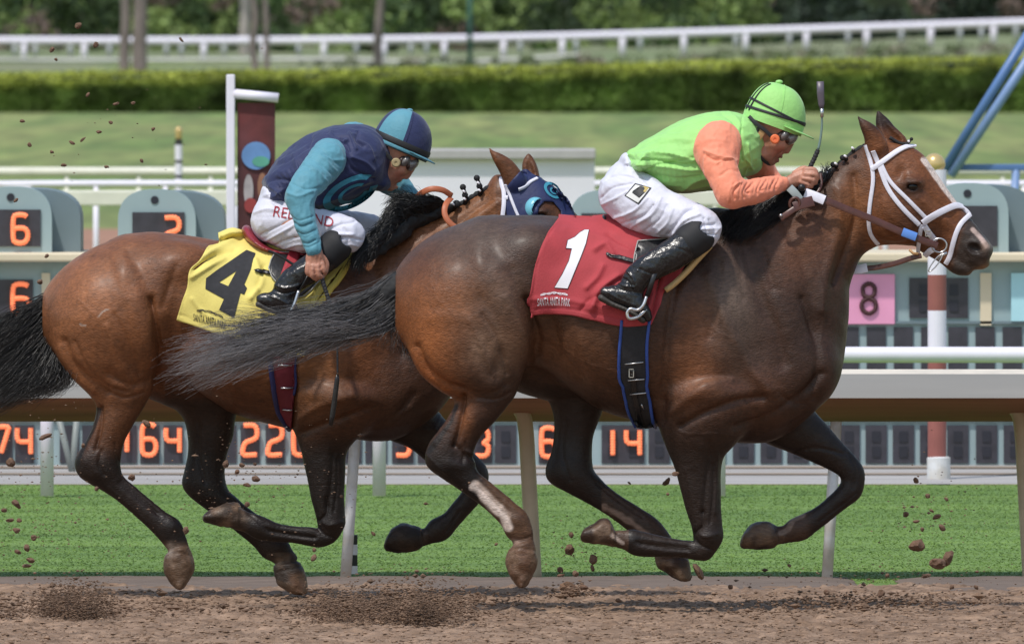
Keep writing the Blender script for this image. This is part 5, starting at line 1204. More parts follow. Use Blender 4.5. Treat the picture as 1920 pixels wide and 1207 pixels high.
# breeches
def breeches(par, Y0, near, far, feats, box):
    F = bbox_field(*box, .0045)
    for L in (near, far): F.chain(ch(Y0, L), k=.03)
    return F
F = bbox_field(1110, 265, 1400, 480, -.42, .42, .0045)
F.chain(ch(0, [(1176, 300, 0, 13, 62), (1180, 320, 0, 26, 70), (1172, 352, 0, 46, 82)]), k=.02)
for s_ in (-1, 1):
    F.chain(ch(0, [(1168, 366, s_ * .085, 45, 46), (1196, 378, s_ * .13, 53, 46), (1238, 398, s_ * .20, 46, 40), (1285, 414, s_ * .255, 39, 34), (1312, 427, s_ * .285, 38, 32), (1322, 436, s_ * .29, 30, 28)]), k=.03)
bf = [('l', [(1132, 340), (1150, 330), (1180, 332), (1205, 345)], 3, -.005), ('l', [(1126, 372), (1150, 352), (1185, 345)], 3, -.004), ('l', [(1126, 385), (1155, 372), (1175, 360)], 3, .004), ('l', [(1150, 410), (1190, 395), (1215, 372)], 3.5, .005),
      ('l', [(1165, 420), (1205, 405), (1225, 385)], 3, -.005), ('l', [(1185, 425), (1225, 400), (1240, 372)], 3.5, .005), ('l', [(1210, 432), (1238, 410), (1250, 385)], 3, -.005), ('l', [(1232, 436), (1252, 418), (1262, 392)], 3, .004),
      ('l', [(1252, 440), (1268, 420), (1285, 398), (1300, 390)], 4, -.006), ('l', [(1262, 440), (1282, 415), (1312, 402)], 3, .005), ('l', [(1283, 432), (1305, 424), (1340, 420)], 3, -.005), ('l', [(1288, 436), (1315, 430), (1348, 428)], 2.5, .004),
      ('l', [(1320, 408), (1324, 425), (1322, 445), (1314, 458)], 2.5, -.005), ('l', [(1330, 412), (1340, 430), (1335, 452)], 3, -.004), ('l', [(1185, 305), (1200, 325), (1218, 345)], 5, -.004), ('l', [(1170, 310), (1190, 312)], 2, -.004),
      ('l', [(1326, 468), (1340, 440), (1350, 425)], 2.5, .004), ('l', [(1306, 445), (1330, 440), (1346, 440)], 2.5, -.004)]
breech1 = finish(F, "breeches", M_breech, J1, feats=[(*q[:3], q[3] * 1.5) for q in bf], amp=.0038, f=12, stretch=(1.0, 1, 1))
# boots
def boot(par, Y0, shaft, foot, feats, box, sole, cuff=None, h=.0038):
    F = bbox_field(*box, h); F.chain(ch(Y0, shaft), k=.01); F.chain(ch(Y0, foot), k=.018)
    o = finish(F, "boot", M_boot, par, feats=feats, amp=.0012, f=25)
    if cuff: MB().tube(*cuff).build("boot_cuff", M_boot_top, o, smooth=True)
    if sole:
        F = bbox_field(*box, h); F.chain(ch(Y0, sole), k=.004); finish(F, "sole", M_sole, o, amp=.0006)
    return o
w1 = [('l', [(1164, 520), (1178, 528), (1186, 545)], 2.2, -.008), ('l', [(1175, 508), (1186, 520), (1192, 535)], 2.5, .006), ('l', [(1150, 525), (1170, 536), (1192, 538)], 2.5, .006), ('l', [(1146, 535), (1172, 545), (1200, 550)], 2.2, -.005),
      ('l', [(1240, 455), (1262, 462), (1284, 470)], 1.5, -.002), ('l', [(1225, 470), (1205, 490), (1196, 505)], 5, .002), ('l', [(1140, 548), (1160, 560), (1190, 572)], 2, .003), ('l', [(1182, 500), (1200, 505), (1225, 515)], 2, -.004)]
boot(J1, 0, [(1298, 450, -.315, 31, 29), (1270, 472, -.33, 30, 27), (1237, 491, -.345, 28, 25), (1208, 508, -.352, 26, 22), (1190, 528, -.355, 25, 20), (1184, 544, -.355, 22, 18)],
     [(1136, 549, -.355, 12, 13), (1150, 552, -.355, 17, 15), (1172, 555, -.355, 21, 18), (1192, 568, -.355, 18, 19), (1206, 583, -.355, 13, 18), (1214, 594, -.355, 9, 14)], w1, (1105, 410, 1340, 625, -.45, -.22),
     [(1128, 558, -.355, 7, 14), (1150, 570, -.355, 6, 13), (1175, 580, -.355, 5, 16), (1195, 592, -.355, 6, 18), (1206, 600, -.355, 6, 14)])
F = bbox_field(1240, 415, 1345, 500, -.42, -.2, .004)
F.chain(ch(0, [(1307, 443, -.312, 34, 31), (1292, 455, -.32, 32.5, 29.5)]), k=.01)
F.ell(P(1333, 428, -.31), (.05, .09, .03), k=.006, sub=True); finish(F, "boot_cuff", M_boot_top, J1, amp=.0005)
boot(J1, 0, [(1318, 450, .315, 29, 27), (1257, 476, .34, 26, 24), (1208, 508, .352, 22, 20), (1188, 536, .355, 20, 18)], [(1136, 549, .355, 12, 13), (1172, 555, .355, 18, 16), (1206, 583, .355, 13, 16)], [], (1105, 410, 1350, 625, .22, .45), None, h=.006)
# cap, straps, goggles
cap, dp, ax = dome("cap", J1, (1451, 226), 20.5, .117, .095, .138, 0, [M_lime])
peak(J1, dp, ax, M_lime, ln=.05, span=1.2)
MB().ball(P(1461, 154, 0), (.014, .012, .008), 8).build("button", M_lime, cap, smooth=True)
def dome_band(par, fn, w_, m, name="elastic_band", th=.0025):
    pts = []; nn = []
    for t_, p_ in fn:
        a_ = dp_(t_, p_, .0005); b_ = dp_(t_, p_, .02); pts.append(a_); nn.append(b_ - a_)
    return band(par, pts, w_, m, name, th, nn)
dp_ = dp
dome_band(cap, [(.16 + .05 * math.cos(p), p) for p in np.linspace(-np.pi * 1.0, 0.0, 12)], .010, M_blackst)
dome_band(cap, [(.26 - .10 * math.cos(p), p) for p in np.linspace(-np.pi * 1.0, -.1, 12)], .008, M_blackst)
for q in (-2.62, -2.86): dome_band(cap, [(t_, q + .12 * t_) for t_ in np.linspace(.02, 1.1, 8)], .007, M_blackst)
dome_band(cap, [(t_, -1.45 - .02 * t_) for t_ in np.linspace(.3, 1.5, 8)], .0025, M_lime, "seam", .0015)
def goggles(par, T, Y0, ventm, ventc):
    def E_(x, y, yy, r, an, F, **k):
        a = R(an); F.ell(P(*T(x, y), Y0 + yy), r, rot=np.array([[math.cos(a), 0, math.sin(a)], [0, 1, 0], [-math.sin(a), 0, math.cos(a)]]), **k)
    x0, y0 = T(1470, 258); F = bbox_field(x0 - 55, y0 - 50, x0 + 60, y0 + 50, Y0 - .12, Y0 + .12, .0036)
    E_(1462, 254, 0, (.050, .082, .024), -50, F, k=.004); E_(1478, 262, 0, (.026, .066, .020), -50, F, k=.01); E_(1440, 236, 0, (.055, .075, .05), 0, F, k=.004, sub=True)
    g_ = finish(F, "goggles", M_gogg, par, amp=.0004)
    F = bbox_field(x0 - 55, y0 - 50, x0 + 60, y0 + 50, Y0 - .12, Y0 + .12, .0036)
    for s_ in (-1, 1): E_(1484, 260, s_ * .030, (.030, .036, .019), -42, F, k=.01)
    E_(1470, 254, -.055, (.026, .03, .017), -50, F, k=.01)
    finish(F, "lens", M_lens, g_, amp=.0003)
    c = P(*T(*ventc), Y0 - .082); MB().lathe(c, [(.018, 0), (.018, .006), (.014, .010), (.006, .010), (.005, .007)], 18, rot=[[1, 0, 0], [0, 0, -1], [0, 1, 0]]).build("vent", ventm, g_, smooth=False)
    L = [T(1452, 262), T(1436, 246), T(1418, 232), T(1404, 218)]
    band(g_, [P(*q, Y0 + d) for q, d in zip(L, (-.083, -.088, -.088, -.078))], .014, M_blackst, "head_strap", .002, [(0, -1, 0)] * 4)
    return g_
goggles(J1, T1h, 0, mat("orange_plastic", (.85, .19, .07), rough=.4), (1453, 261))
for L, m, w_ in (([(1424, 236, -.086), (1416, 258, -.078), (1420, 285, -.066), (1434, 303, -.045), (1446, 308, -.01)], M_blackst, .012), ([(1396, 236, -.080), (1400, 256, -.078), (1412, 272, -.072), (1420, 276, -.066)], M_tan, .014),
                 ([(1430, 246, -.082), (1422, 258, -.080), (1412, 270, -.074)], M_tan, .024)):
    band(J1, [P(*T1h(x, y), d) for x, y, d in L], w_, m, "chin_strap", .003, [(0, -1, 0)] * len(L))
# patch on the breeches
tr = bvh(breech1); M_whitep = mat("white_patch_cloth", (.72, .72, .70), rough=.6); M_blk = mat("black_print", (.02, .02, .022), rough=.6); M_goldp = mat("gold_print", (.45, .33, .07), rough=.5)
decal("patch_border", M_blk, breech1, tr, [(1171, 367), (1191, 344), (1222, 353), (1198, 384)])
decal("patch", M_whitep, breech1, tr, [(1174, 367), (1192, 347), (1218, 354.5), (1197, 380.5)], off=.0028)
decal("patch_emblem", M_blk, breech1, tr, [(1187, 359), (1196, 362), (1200, 350), (1215, 354), (1210, 362), (1203, 361), (1199, 372), (1194, 368), (1186, 362)], off=.0036)
decal("patch_emblem", M_goldp, breech1, tr, [(1206, 350), (1217, 353), (1211, 362), (1206, 360), (1209, 355)], off=.0040)
# ---------------------------------------------------------------- jockey in navy and turquoise
Y2 = 1.2
J2 = thing("person", "jockey in navy jersey with turquoise sleeves and quartered blue cap, crouched over the rear horse", "person", tuple(P(560, 450, Y2)), group="jockeys riding crouched")
T2h = head_map((787, 300), 5)
F = bbox_field(455, 205, 880, 610, Y2 - .48, Y2 + .46, .0044)
jockey_head(F, T2h, Y2, mouth=3)
F.chain(ch(Y2, [(725, 280, 0, 29, 28), (702, 285, 0, 31, 30), (672, 295, 0, 34, 40)]), k=.02)
F.chain(ch(Y2, [(668, 302, 0, 28, 50), (610, 316, 0, 38, 62), (550, 350, 0, 30, 56), (520, 395, 0, 26, 60)]), k=.02)
F.chain(ch(Y2, [(618, 296, -.17, 20), (584, 330, -.27, 16), (564, 370, -.355, 14)]), k=.02)
F.chain(ch(Y2, [(564, 372, -.36, 14), (574, 420, -.395, 10), (588, 455, -.41, 8, 9), (590, 468, -.41, 10.5, 10), (591, 476, -.41, 11.5, 11)]), k=.01)
F.chain(ch(Y2, [(590, 470, -.41, 13, 9), (590, 484, -.41, 17, 9), (590, 497, -.41, 16, 9)]), k=.010)
for A_ in ([(578, 496, -.418, 5.6), (577, 511, -.420, 5.2), (587, 517, -.405, 4.8)], [(586, 500, -.424, 5.8), (586, 516, -.426, 5.4), (594, 523, -.41, 4.8)], [(595, 500, -.424, 5.8), (598, 516, -.426, 5.4), (604, 520, -.41, 4.8)],
           [(604, 495, -.418, 5.4), (608, 508, -.42, 5), (609, 513, -.405, 4.6)], [(604, 482, -.40, 6), (612, 494, -.395, 5.6), (611, 508, -.395, 5)]):
    F.chain(ch(Y2, A_), k=.0035)
F.chain(ch(Y2, [(675, 300, .17, 26), (745, 350, .22, 20), (770, 375, .20, 16)]), k=.02)
F.chain(ch(Y2, [(770, 375, .20, 15), (795, 385, .14, 12), (808, 392, .10, 11)]), k=.01)
for i_ in range(4): F.chain(ch(Y2, [(806, 384 + 5 * i_, .09, 5), (820, 388 + 5 * i_, .08, 5), (816, 398 + 3 * i_, .075, 4.4)]), k=.0035)
F.chain(ch(Y2, [(800, 384, .07, 5), (814, 382, .07, 4.6)]), k=.0035)
for s_ in (-1, 1):
    F.chain(ch(Y2, [(518, 412, s_ * .10, 34), (590, 435, s_ * .22, 28), (648, 443, s_ * .29, 22)]), k=.02)
    F.chain(ch(Y2, [(640, 455, s_ * .30, 15), (595, 496, s_ * .335, 13), (548, 530, s_ * .352, 9), (530, 556, s_ * .355, 8), (542, 574, s_ * .355, 5)]), k=.01)
vein = [('l', [(582, 480), (584, 497)], 1.6, .0022), ('l', [(592, 478), (591, 497)], 1.6, .0022), ('l', [(600, 480), (598, 495)], 1.6, .0022)]
finish(F, "body", M_skin, J2, feats=feats_hand([[(582, 500), (581, 516)], [(591, 503), (592, 520)], [(600, 500), (603, 514)]]) + vein + [('l', [(583, 504), (598, 507), (606, 502)], 2.5, .002)], amp=.0006, f=30, smooth=1, cols=skin_cols(T2h, Y2, 1.1))
F = bbox_field(480, 205, 740, 410, Y2 - .32, Y2 + .32, .0044)
F.chain(ch(Y2, [(518, 362, 0, 22, 64), (534, 348, 0, 40, 76), (566, 336, 0, 58, 86), (604, 322, 0, 72, 92), (640, 308, 0, 72, 96), (668, 298, 0, 64, 90), (686, 292, 0, 50, 64), (697, 286, 0, 36, 42)]), k=.02)
F.chain(ch(Y2, [(700, 325, 0, 32, 56), (716, 340, 0, 18, 44)]), k=.03)
F.chain(ch(Y2, [(508, 344, 0, 12, 58), (520, 362, 0, 24, 64)]), k=.02)
F.ell(P(732, 288, Y2), (.062, .055, .06), k=.006, sub=True)
jf2 = [('l', [(505, 340), (525, 335), (550, 345), (565, 380)], 5, -.005), ('l', [(504, 350), (520, 362), (535, 382)], 4, .005), ('l', [(515, 310), (545, 300), (578, 275)], 5, -.004), ('l', [(585, 250), (582, 262), (578, 272)], 4, -.006),
       ('l', [(622, 246), (622, 258), (632, 266), (650, 264)], 4, .007), ('l', [(640, 262), (650, 272), (655, 285)], 3, -.006), ('l', [(655, 250), (662, 265), (668, 280)], 3, .006), ('l', [(672, 248), (668, 262), (680, 275)], 3, -.006), ('l', [(600, 380), (640, 365), (690, 340)], 6, .004),
       ('l', [(650, 300), (665, 320), (700, 335)], 4, -.005), ('l', [(660, 295), (685, 305), (700, 320)], 3.5, .005), ('l', [(670, 262), (690, 275), (700, 300)], 3, .004), ('l', [(550, 290), (560, 320), (560, 350)], 6, .004)]
jersey2 = finish(F, "jersey", M_navy, J2, feats=[(*q[:3], q[3] * 1.7) for q in jf2], amp=.0048, f=9, stretch=(.7, 1.3, 1.2))
sf2 = [('l', [(578, 280), (600, 292), (632, 322)], 3, .004), ('l', [(574, 296), (596, 304), (625, 330)], 3.5, -.005), ('l', [(570, 306), (590, 318), (612, 340)], 3, .005), ('l', [(600, 290), (625, 300), (645, 300)], 4, .004), ('l', [(585, 276), (605, 284), (640, 312)], 3, -.004)] + \
      [('l', [(547 + 3.0 * i + abs(q), 406 + 9 * i + q), (562 + 2.8 * i, 414 + 8.2 * i + q), (588 + 1.6 * i - 2 * abs(q), 405 + 8.2 * i + 2 * q)], 2.3 + .3 * abs(q), -.0036 - .001 * q) for i, q in enumerate((0, 2.5, -2, 1, -1.5, 2, 0))] + [('l', [(540, 362), (560, 368), (585, 358)], 4, .004), ('l', [(548, 345), (575, 355), (600, 352)], 3, -.004)]
sleeve("sleeve", M_tealsilk, J2, Y2, [(618, 292, -.155, 33, 30), (612, 302, -.20, 35, 31), (593, 326, -.27, 32, 28), (573, 350, -.33, 29, 25), (563, 371, -.36, 26, 23)],
       [(563, 371, -.36, 26, 23), (568, 398, -.38, 23, 20), (574, 425, -.395, 20, 18), (583, 450, -.405, 17, 16), (588, 467, -.41, 15.5, 15)], sf2, (525, 245, 660, 480, Y2 - .5, Y2 - .05))
sleeve("sleeve", M_tealsilk, J2, Y2, [(664, 262, .14, 33, 34), (682, 292, .17, 33, 30), (715, 325, .19, 30, 26), (742, 345, .21, 25, 22), (758, 362, .20, 20, 18)],
       [(758, 362, .20, 20, 18), (778, 378, .17, 16, 15), (790, 384, .14, 13, 12)], [], (620, 215, 815, 410, Y2 + .0, Y2 + .34), h=.005)
F = bbox_field(462, 335, 735, 500, Y2 - .42, Y2 + .42, .0045)
F.chain(ch(Y2, [(504, 358, 0, 13, 60), (512, 378, 0, 26, 70), (514, 410, 0, 40, 82)]), k=.02)
for s_, dx in ((-1, 0), (1, 1)):
    F.chain(ch(Y2, [(516, 415, s_ * .085, 43, 46), (550, 428, s_ * .13, 44, 44), (590 + 20 * dx, 432, s_ * .20, 41, 38), (630 + 36 * dx, 438 - 4 * dx, s_ * .26, 37, 33), (650 + 40 * dx, 442 - 6 * dx, s_ * .285, 34, 31)]), k=.03)
bf2 = [('l', [(480, 380), (500, 372), (530, 392)], 3, -.005), ('l', [(478, 400), (505, 392), (530, 400)], 3, .004), ('l', [(490, 440), (520, 425), (545, 410)], 3, -.005), ('l', [(500, 450), (535, 432), (560, 418)], 3, .004), ('l', [(515, 460), (545, 448), (575, 440)], 3, -.005),
       ('l', [(530, 466), (560, 458), (590, 455)], 2.5, .004), ('l', [(600, 455), (612, 435), (640, 420), (665, 416)], 3, -.006), ('l', [(607, 452), (625, 440), (660, 440)], 3, .005), ('l', [(632, 450), (650, 446), (678, 450)], 2.5, -.004), ('l', [(640, 470), (655, 458), (672, 462)], 2.5, .003), ('l', [(645, 428), (652, 445), (650, 468)], 2.5, -.004)]
breech2 = finish(F, "breeches", M_breech, J2, feats=[(*q[:3], q[3] * 1.5) for q in bf2], amp=.0038, f=12)
boot(J2, Y2, [(622, 470, -.315, 29, 27), (600, 492, -.33, 27, 25), (570, 512, -.345, 26, 24), (548, 528, -.352, 25, 21), (535, 544, -.355, 23, 19), (532, 556, -.355, 20, 17)],
     [(492, 562, -.355, 12, 13), (506, 564, -.355, 16, 15), (526, 566, -.355, 19, 17), (542, 576, -.355, 15, 17), (550, 584, -.355, 10, 14)],
     [('l', [(515, 534), (535, 540), (560, 534)], 2.5, .006), ('l', [(512, 542), (532, 550), (555, 546)], 2.2, -.006), ('l', [(500, 553), (520, 560), (540, 570)], 2.5, .004), ('l', [(520, 528), (560, 505), (600, 480)], 6, .002)],
     (465, 430, 665, 610, Y2 - .45, Y2 - .22), [(485, 570, -.355, 6, 13), (505, 580, -.355, 5, 13), (530, 588, -.355, 5, 15), (546, 593, -.355, 5, 13)])
F = bbox_field(580, 430, 665, 515, Y2 - .42, Y2 - .2, .004)
F.chain(ch(Y2, [(628, 462, -.312, 32, 30), (612, 478, -.32, 31, 29)]), k=.01); F.ell(P(658, 448, Y2 - .31), (.045, .09, .03), k=.006, sub=True); finish(F, "boot_cuff", M_boot_top, J2, amp=.0005)
cap, dp, ax = dome("cap", J2, (752, 273), 23.5, .114, .093, .138, Y2, [M_tealsilk, M_navy, M_blackst], quarters=True); dp_ = dp
peak(J2, dp, ax, M_tealsilk, ln=.034, span=1.2)
MB().ball(P(768, 207, Y2), (.013, .012, .007), 8).build("button", M_tealsilk, cap, smooth=True)
dome_band(cap, [(-.08, p) for p in np.linspace(-np.pi, 0, 14)], .012, M_tealsilk, "piping")
dome_band(cap, [(.07, p) for p in np.linspace(-np.pi, 0, 14)], .020, M_blackst, "elastic_band")
dome_band(cap, [(t_, -np.pi / 2 + .10) for t_ in np.linspace(.1, 1.45, 10)], .0022, M_navy, "seam", .0012)
goggles(J2, T2h, Y2, mat("gold_mesh_plastic", (.42, .33, .18), rough=.4), (1453, 259))
for L in ([(1420, 236, -.086), (1412, 258, -.078), (1418, 285, -.066), (1434, 303, -.045)], [(1402, 236, -.080), (1404, 256, -.078), (1416, 274, -.072)]):
    band(J2, [P(*T2h(x, y), Y2 + d) for x, y, d in L], .010, M_blackst, "chin_strap", .003, [(0, -1, 0)] * len(L))
# letter emblem on the jersey and the word on the breeches
tr = bvh(jersey2)
def ring(cx, cy, rx, ry, an, w_, a0, a1, n=40):
    a = np.radians(np.linspace(a0, a1, n)); c_, s_ = math.cos(R(an)), math.sin(R(an)); out = []; inn = []
    for t_ in a:
        for L, k in ((out, 0), (inn, w_)):
            x = (rx - k) * math.cos(t_); y = (ry - k * .62) * math.sin(t_); L.append((cx + x * c_ - y * s_, cy + x * s_ + y * c_))
    V2 = out + inn; F2 = [(i, i + 1, n + i + 1, n + i) for i in range(n - 1)]; return V2, F2
M_temb = mat("turquoise_print", (.05, .27, .38), rough=.5)
V2, F2 = ring(657, 361, 56, 27, -27, 15, 20, 335); decal("emblem_ring", M_temb, jersey2, tr, V2, F2, off=.003, maxe=4)
V2, F2 = ring(662, 362, 31, 15, -27, 8, 30, 330); decal("emblem_ring", M_temb, jersey2, tr, V2, F2, off=.003, maxe=4)
tr = bvh(breech2); M_redp = mat("dark_red_print", (.34, .02, .035), rough=.6)
letters("lettering", "REDLAND", M_redp, breech2, tr, lambda u, v: (512 + 112 * u + 3 * v, 406 + 15 * u - (19 - 2 * u) * v + 9 * u * u * .6), off=.003, maxe=4)
# ================================================================ TACK
TR1 = bvh(B1); TR2 = bvh(B2)
M_redcloth = mat("red_cotton", (.40, .045, .055), rough=.8, var=.10, nscale=14, bump=.0012, bscale=160)
M_yelcloth = mat("yellow_cotton", (.74, .62, .17), rough=.8, var=.09, nscale=14, bump=.0012, bscale=160)
M_whitecl = mat("white_cotton", (.78, .76, .80), rough=.75, var=.05)
M_blackcl = mat("black_cotton", (.022, .022, .026), rough=.8, var=.3, nscale=60)
M_bleather = mat("black_leather", (.014, .014, .016), rough=.32, var=.3, nscale=40, bump=.001, bscale=90)
M_rleather = mat("red_leather", (.24, .022, .035), rough=.30, var=.15, nscale=20)
M_brown = mat("brown_leather", (.085, .030, .022), rough=.35, var=.25, nscale=40)
M_wstrap = mat("white_nylon_webbing", (.72, .71, .80), rough=.5, var=.06, nscale=60, bump=.0006, bscale=300)
M_bluepipe = mat("blue_piping", (.03, .08, .34), rough=.5)
M_navypipe = mat("navy_piping", (.015, .022, .10), rough=.5)
M_maroong = mat("maroon_girth_elastic", (.14, .012, .025), rough=.6, var=.2)
M_bt = mat("blue_tape", (.10, .24, .62), rough=.5)
M_tanpad = mat("tan_pad_edge", (.55, .38, .17), rough=.6, var=.15)
M_yelpad = mat("yellow_pad_edge", (.66, .52, .10), rough=.6, var=.15)
def resamp(L, n):
    L = np.array(L, float); L = catmull(L, 8) if len(L) > 2 else L
    s_ = np.r_[0, np.cumsum(np.linalg.norm(np.diff(L, axis=0), axis=1))]; u = np.linspace(0, s_[-1], n)
    return np.stack([np.interp(u, s_, L[:, k]) for k in range(L.shape[1])], 1)
def solid(o, th, off=1.0):
    m = o.modifiers.new("thickness", 'SOLIDIFY'); m.thickness = th; m.offset = off; m.use_even_offset = False; return o
def drape(name, tree, Yc, top, right, bottom, left, m, feats, label, n=80, k=70, off=.008, amp=.0055):
    T_, B_, L_, R_ = resamp(top, n), resamp(bottom, n), resamp(left, k), resamp(right, k)
    u = np.linspace(0, 1, n)[None, :, None]; v = np.linspace(0, 1, k)[:, None, None]
    G = (1 - v) * T_[None] + v * B_[None] + (1 - u) * L_[:, None] + u * R_[:, None] - ((1 - u) * (1 - v) * T_[0] + u * (1 - v) * T_[-1] + (1 - u) * v * B_[0] + u * v * B_[-1])
    Pn, Nn = hits(tree, G.reshape(-1, 2), Yc - .1); Pn = Pn.reshape(k, n, 3); Nn = Nn.reshape(k, n, 3)
    # let the cloth bridge hollows: even out the depth
    for _ in range(6):
        y = Pn[:, :, 1].copy(); y[1:-1, 1:-1] = (y[:-2, 1:-1] + y[2:, 1:-1] + y[1:-1, :-2] + y[1:-1, 2:]) / 4; Pn[:, :, 1] = np.minimum(y, Pn[:, :, 1] + .004)
    feats = [(*q[:3], q[3] * 1.5) for q in feats]
    for _ in range(4): Nn[1:-1, 1:-1] = (Nn[:-2, 1:-1] + Nn[2:, 1:-1] + Nn[1:-1, :-2] + Nn[1:-1, 2:]) / 4
    Nn /= np.linalg.norm(Nn, axis=2, keepdims=True)
    W = Pn + Nn * off; flat = W.reshape(-1, 3); fn = Nn.reshape(-1, 3)
    flat = sculpt(flat, np.where(fn[:, 1:2] > -.35, fn * [1, 0, 1] + [0, -.5, 0], fn), feats)
    flat = flat + fn * (amp * (.6 + fbm(flat, 8, 2)))[:, None]; W = flat.reshape(k, n, 3)
    ridge = []
    for j in range(n):
        x = W[0, j, 0]; loc, _, _, _ = tree.ray_cast(Vector((x, Yc, 3.0)), Vector((0, 0, -1)))
        zt = (loc[2] if loc else W[0, j, 2]) + off; ridge.append((x, Yc, max(zt, W[0, j, 2])))
    ridge = np.array(ridge); far = W.copy(); far[:, :, 1] = 2 * Yc - far[:, :, 1]
    allr = np.concatenate([W[::-1], ridge[None], far]); kk = len(allr); i = np.arange(kk * n).reshape(kk, n)
    Q = np.stack([i[:-1, :-1], i[:-1, 1:], i[1:, 1:], i[1:, :-1]], -1).reshape(-1, 4)
    o = mesh(name, allr.reshape(-1, 3), Q, m, None, origin=ridge[n // 2]); tag(o, label, "saddle cloth", group="numbered saddle cloths"); solid(o, .003, 0.0); return o
cloth1 = drape("saddle_cloth", TR1, 0.0, [(1047, 413), (1071, 409), (1117, 409), (1180, 409), (1250, 405), (1326, 402)], [(1326, 402), (1334, 440), (1285, 500), (1246, 545), (1236, 575), (1221, 608)],
               [(990, 597), (1005, 588), (1040, 586), (1092, 595), (1145, 608), (1180, 612), (1221, 608)], [(1047, 413), (1023, 445), (1006, 487), (996, 532), (990, 597)], M_redcloth,
               [('l', [(1115, 470), (1135, 460), (1150, 478)], 5, .010), ('l', [(1160, 520), (1125, 545), (1110, 580)], 7, .014), ('l', [(1180, 515), (1150, 530), (1128, 560)], 5, -.010), ('l', [(1130, 500), (1120, 520), (1100, 540)], 6, .008),
                ('l', [(1005, 578), (1060, 577), (1160, 598)], 1.5, -.003), ('l', [(1000, 560), (1060, 562), (1140, 580)], 6, .004), ('l', [(1090, 580), (1110, 560), (1140, 555)], 5, -.006), ('l', [(1225, 530), (1222, 560), (1205, 600)], 4, .012),
                ('l', [(1238, 520), (1230, 550), (1222, 590)], 4, -.010), ('l', [(1040, 425), (1016, 460), (1003, 520), (998, 580)], 1.8, -.003), ('l', [(1060, 430), (1120, 445), (1180, 470)], 8, .005), ('l', [(1140, 440), (1170, 460), (1195, 470)], 4, -.006)],
               "red saddle cloth with a white number 1 on the front horse")
cloth2 = drape("saddle_cloth", TR2, 1.2, [(409, 441), (430, 433), (448, 436), (500, 458), (560, 464), (648, 457)], [(648, 457), (655, 480), (628, 520), (598, 560), (580, 600), (570, 668)],
               [(332, 598), (362, 609), (404, 623), (480, 643), (530, 660), (570, 668)], [(409, 441), (409, 460), (387, 467), (372, 490), (354, 508), (351, 539), (343, 563), (332, 598)], M_yelcloth,
               [('l', [(385, 480), (430, 455), (450, 450)], 6, .008), ('l', [(365, 505), (400, 480), (440, 470)], 6, -.010), ('l', [(358, 520), (392, 500), (420, 488)], 4, .006), ('l', [(478, 490), (490, 530), (470, 560)], 6, .010), ('l', [(495, 500), (485, 540), (500, 570)], 5, -.008),
                ('l', [(360, 560), (375, 580), (400, 600)], 3, .005), ('l', [(338, 590), (400, 612), (480, 632)], 1.6, -.003), ('l', [(352, 510), (346, 560), (338, 592)], 1.8, -.003), ('l', [(470, 560), (490, 590), (480, 630)], 6, .008), ('l', [(412, 450), (430, 445), (450, 452)], 4, -.008),
                ('l', [(600, 540), (585, 580), (575, 640)], 5, .010)],
               "yellow saddle cloth with a black number 4 on the rear horse")
def outline(poly, g):
    c = np.mean(poly, axis=0); out = []; n = len(poly); A = np.array(poly, float)
    for i in range(n):
        e1 = A[i] - A[i - 1]; e2 = A[(i + 1) % n] - A[i]; n1 = np.array([e1[1], -e1[0]]) / (np.linalg.norm(e1) + 1e-9); n2 = np.array([e2[1], -e2[0]]) / (np.linalg.norm(e2) + 1e-9)
        area = sum(A[j][0] * A[(j + 1) % n][1] - A[(j + 1) % n][0] * A[j][1] for j in range(n)); s_ = 1 if area > 0 else -1
        d = n1 + n2; d = d / max(np.linalg.norm(d), .5); out.append(tuple(A[i] + s_ * g * d))
    return out
tc1 = bvh(cloth1); tc2 = bvh(cloth2)
one = [(1096, 433), (1104, 433), (1098, 458), (1088, 484), (1076, 512), (1064, 541), (1040, 539), (1055, 514), (1067, 490), (1072, 467), (1061, 466), (1064, 452), (1078, 446), (1088, 437)]
decal("number_edge", M_maroon, cloth1, tc1, outline(one, 1.4), off=.0038, maxe=5); decal("number", M_whitecl, cloth1, tc1, one, off=.0052, maxe=5)
four = [(385, 542), (386, 522), (405, 508), (434, 489), (462, 470), (479, 476), (470, 506), (458, 534), (463, 541), (458, 553), (451, 550), (439, 596), (411, 581), (420, 561)]
hole = [(411, 530), (443, 509), (428, 537)]
V2 = four + hole
# cut the counter out by splitting the figure into pieces that go round it
F2 = [(0, 1, 2, 14), (2, 3, 15, 14), (3, 4, 5, 6, 15), (6, 7, 16, 15), (7, 8, 9, 10, 16), (10, 11, 12, 13, 16), (13, 0, 14, 16)]
decal("number", M_blackcl, cloth2, tc2, V2, F2, off=.004, maxe=5)
def arcmap(x0, y0, x1, y1, h, bow):
    return lambda u, v: (x0 + (x1 - x0) * u, y0 + (y1 - y0) * u - h * v - bow * math.sin(math.pi * u) * (.4 + .6 * v))
letters("lettering", "SANTA ANITA PARK", M_whitecl, cloth1, tc1, arcmap(1008, 573, 1069, 574, 13, 3), off=.0045, maxe=4)
letters("lettering", "SANTA ANITA PARK", M_blackcl, cloth2, tc2, arcmap(363, 601, 424, 618, 13, 2), off=.0045, maxe=4)
def hills(x0, y0, x1, y1, m, par, tree, rng_):
    for a in range(3):
        u = np.linspace(.06, .94, 15); up = [(x0 + (x1 - x0) * t_, y0 + (y1 - y0) * t_ - 3 - 5.5 * math.sin(math.pi * t_) - 3.4 * abs(math.sin(9 * t_ + a * 1.7)) - a * .8) for t_ in u]
        lo = [(x, y + 1.1) for x, y in up]; n = len(u); decal("hill_emblem", m, par, tree, up + lo, [(i, i + 1, n + i + 1, n + i) for i in range(n - 1)], off=.0045, maxe=4)
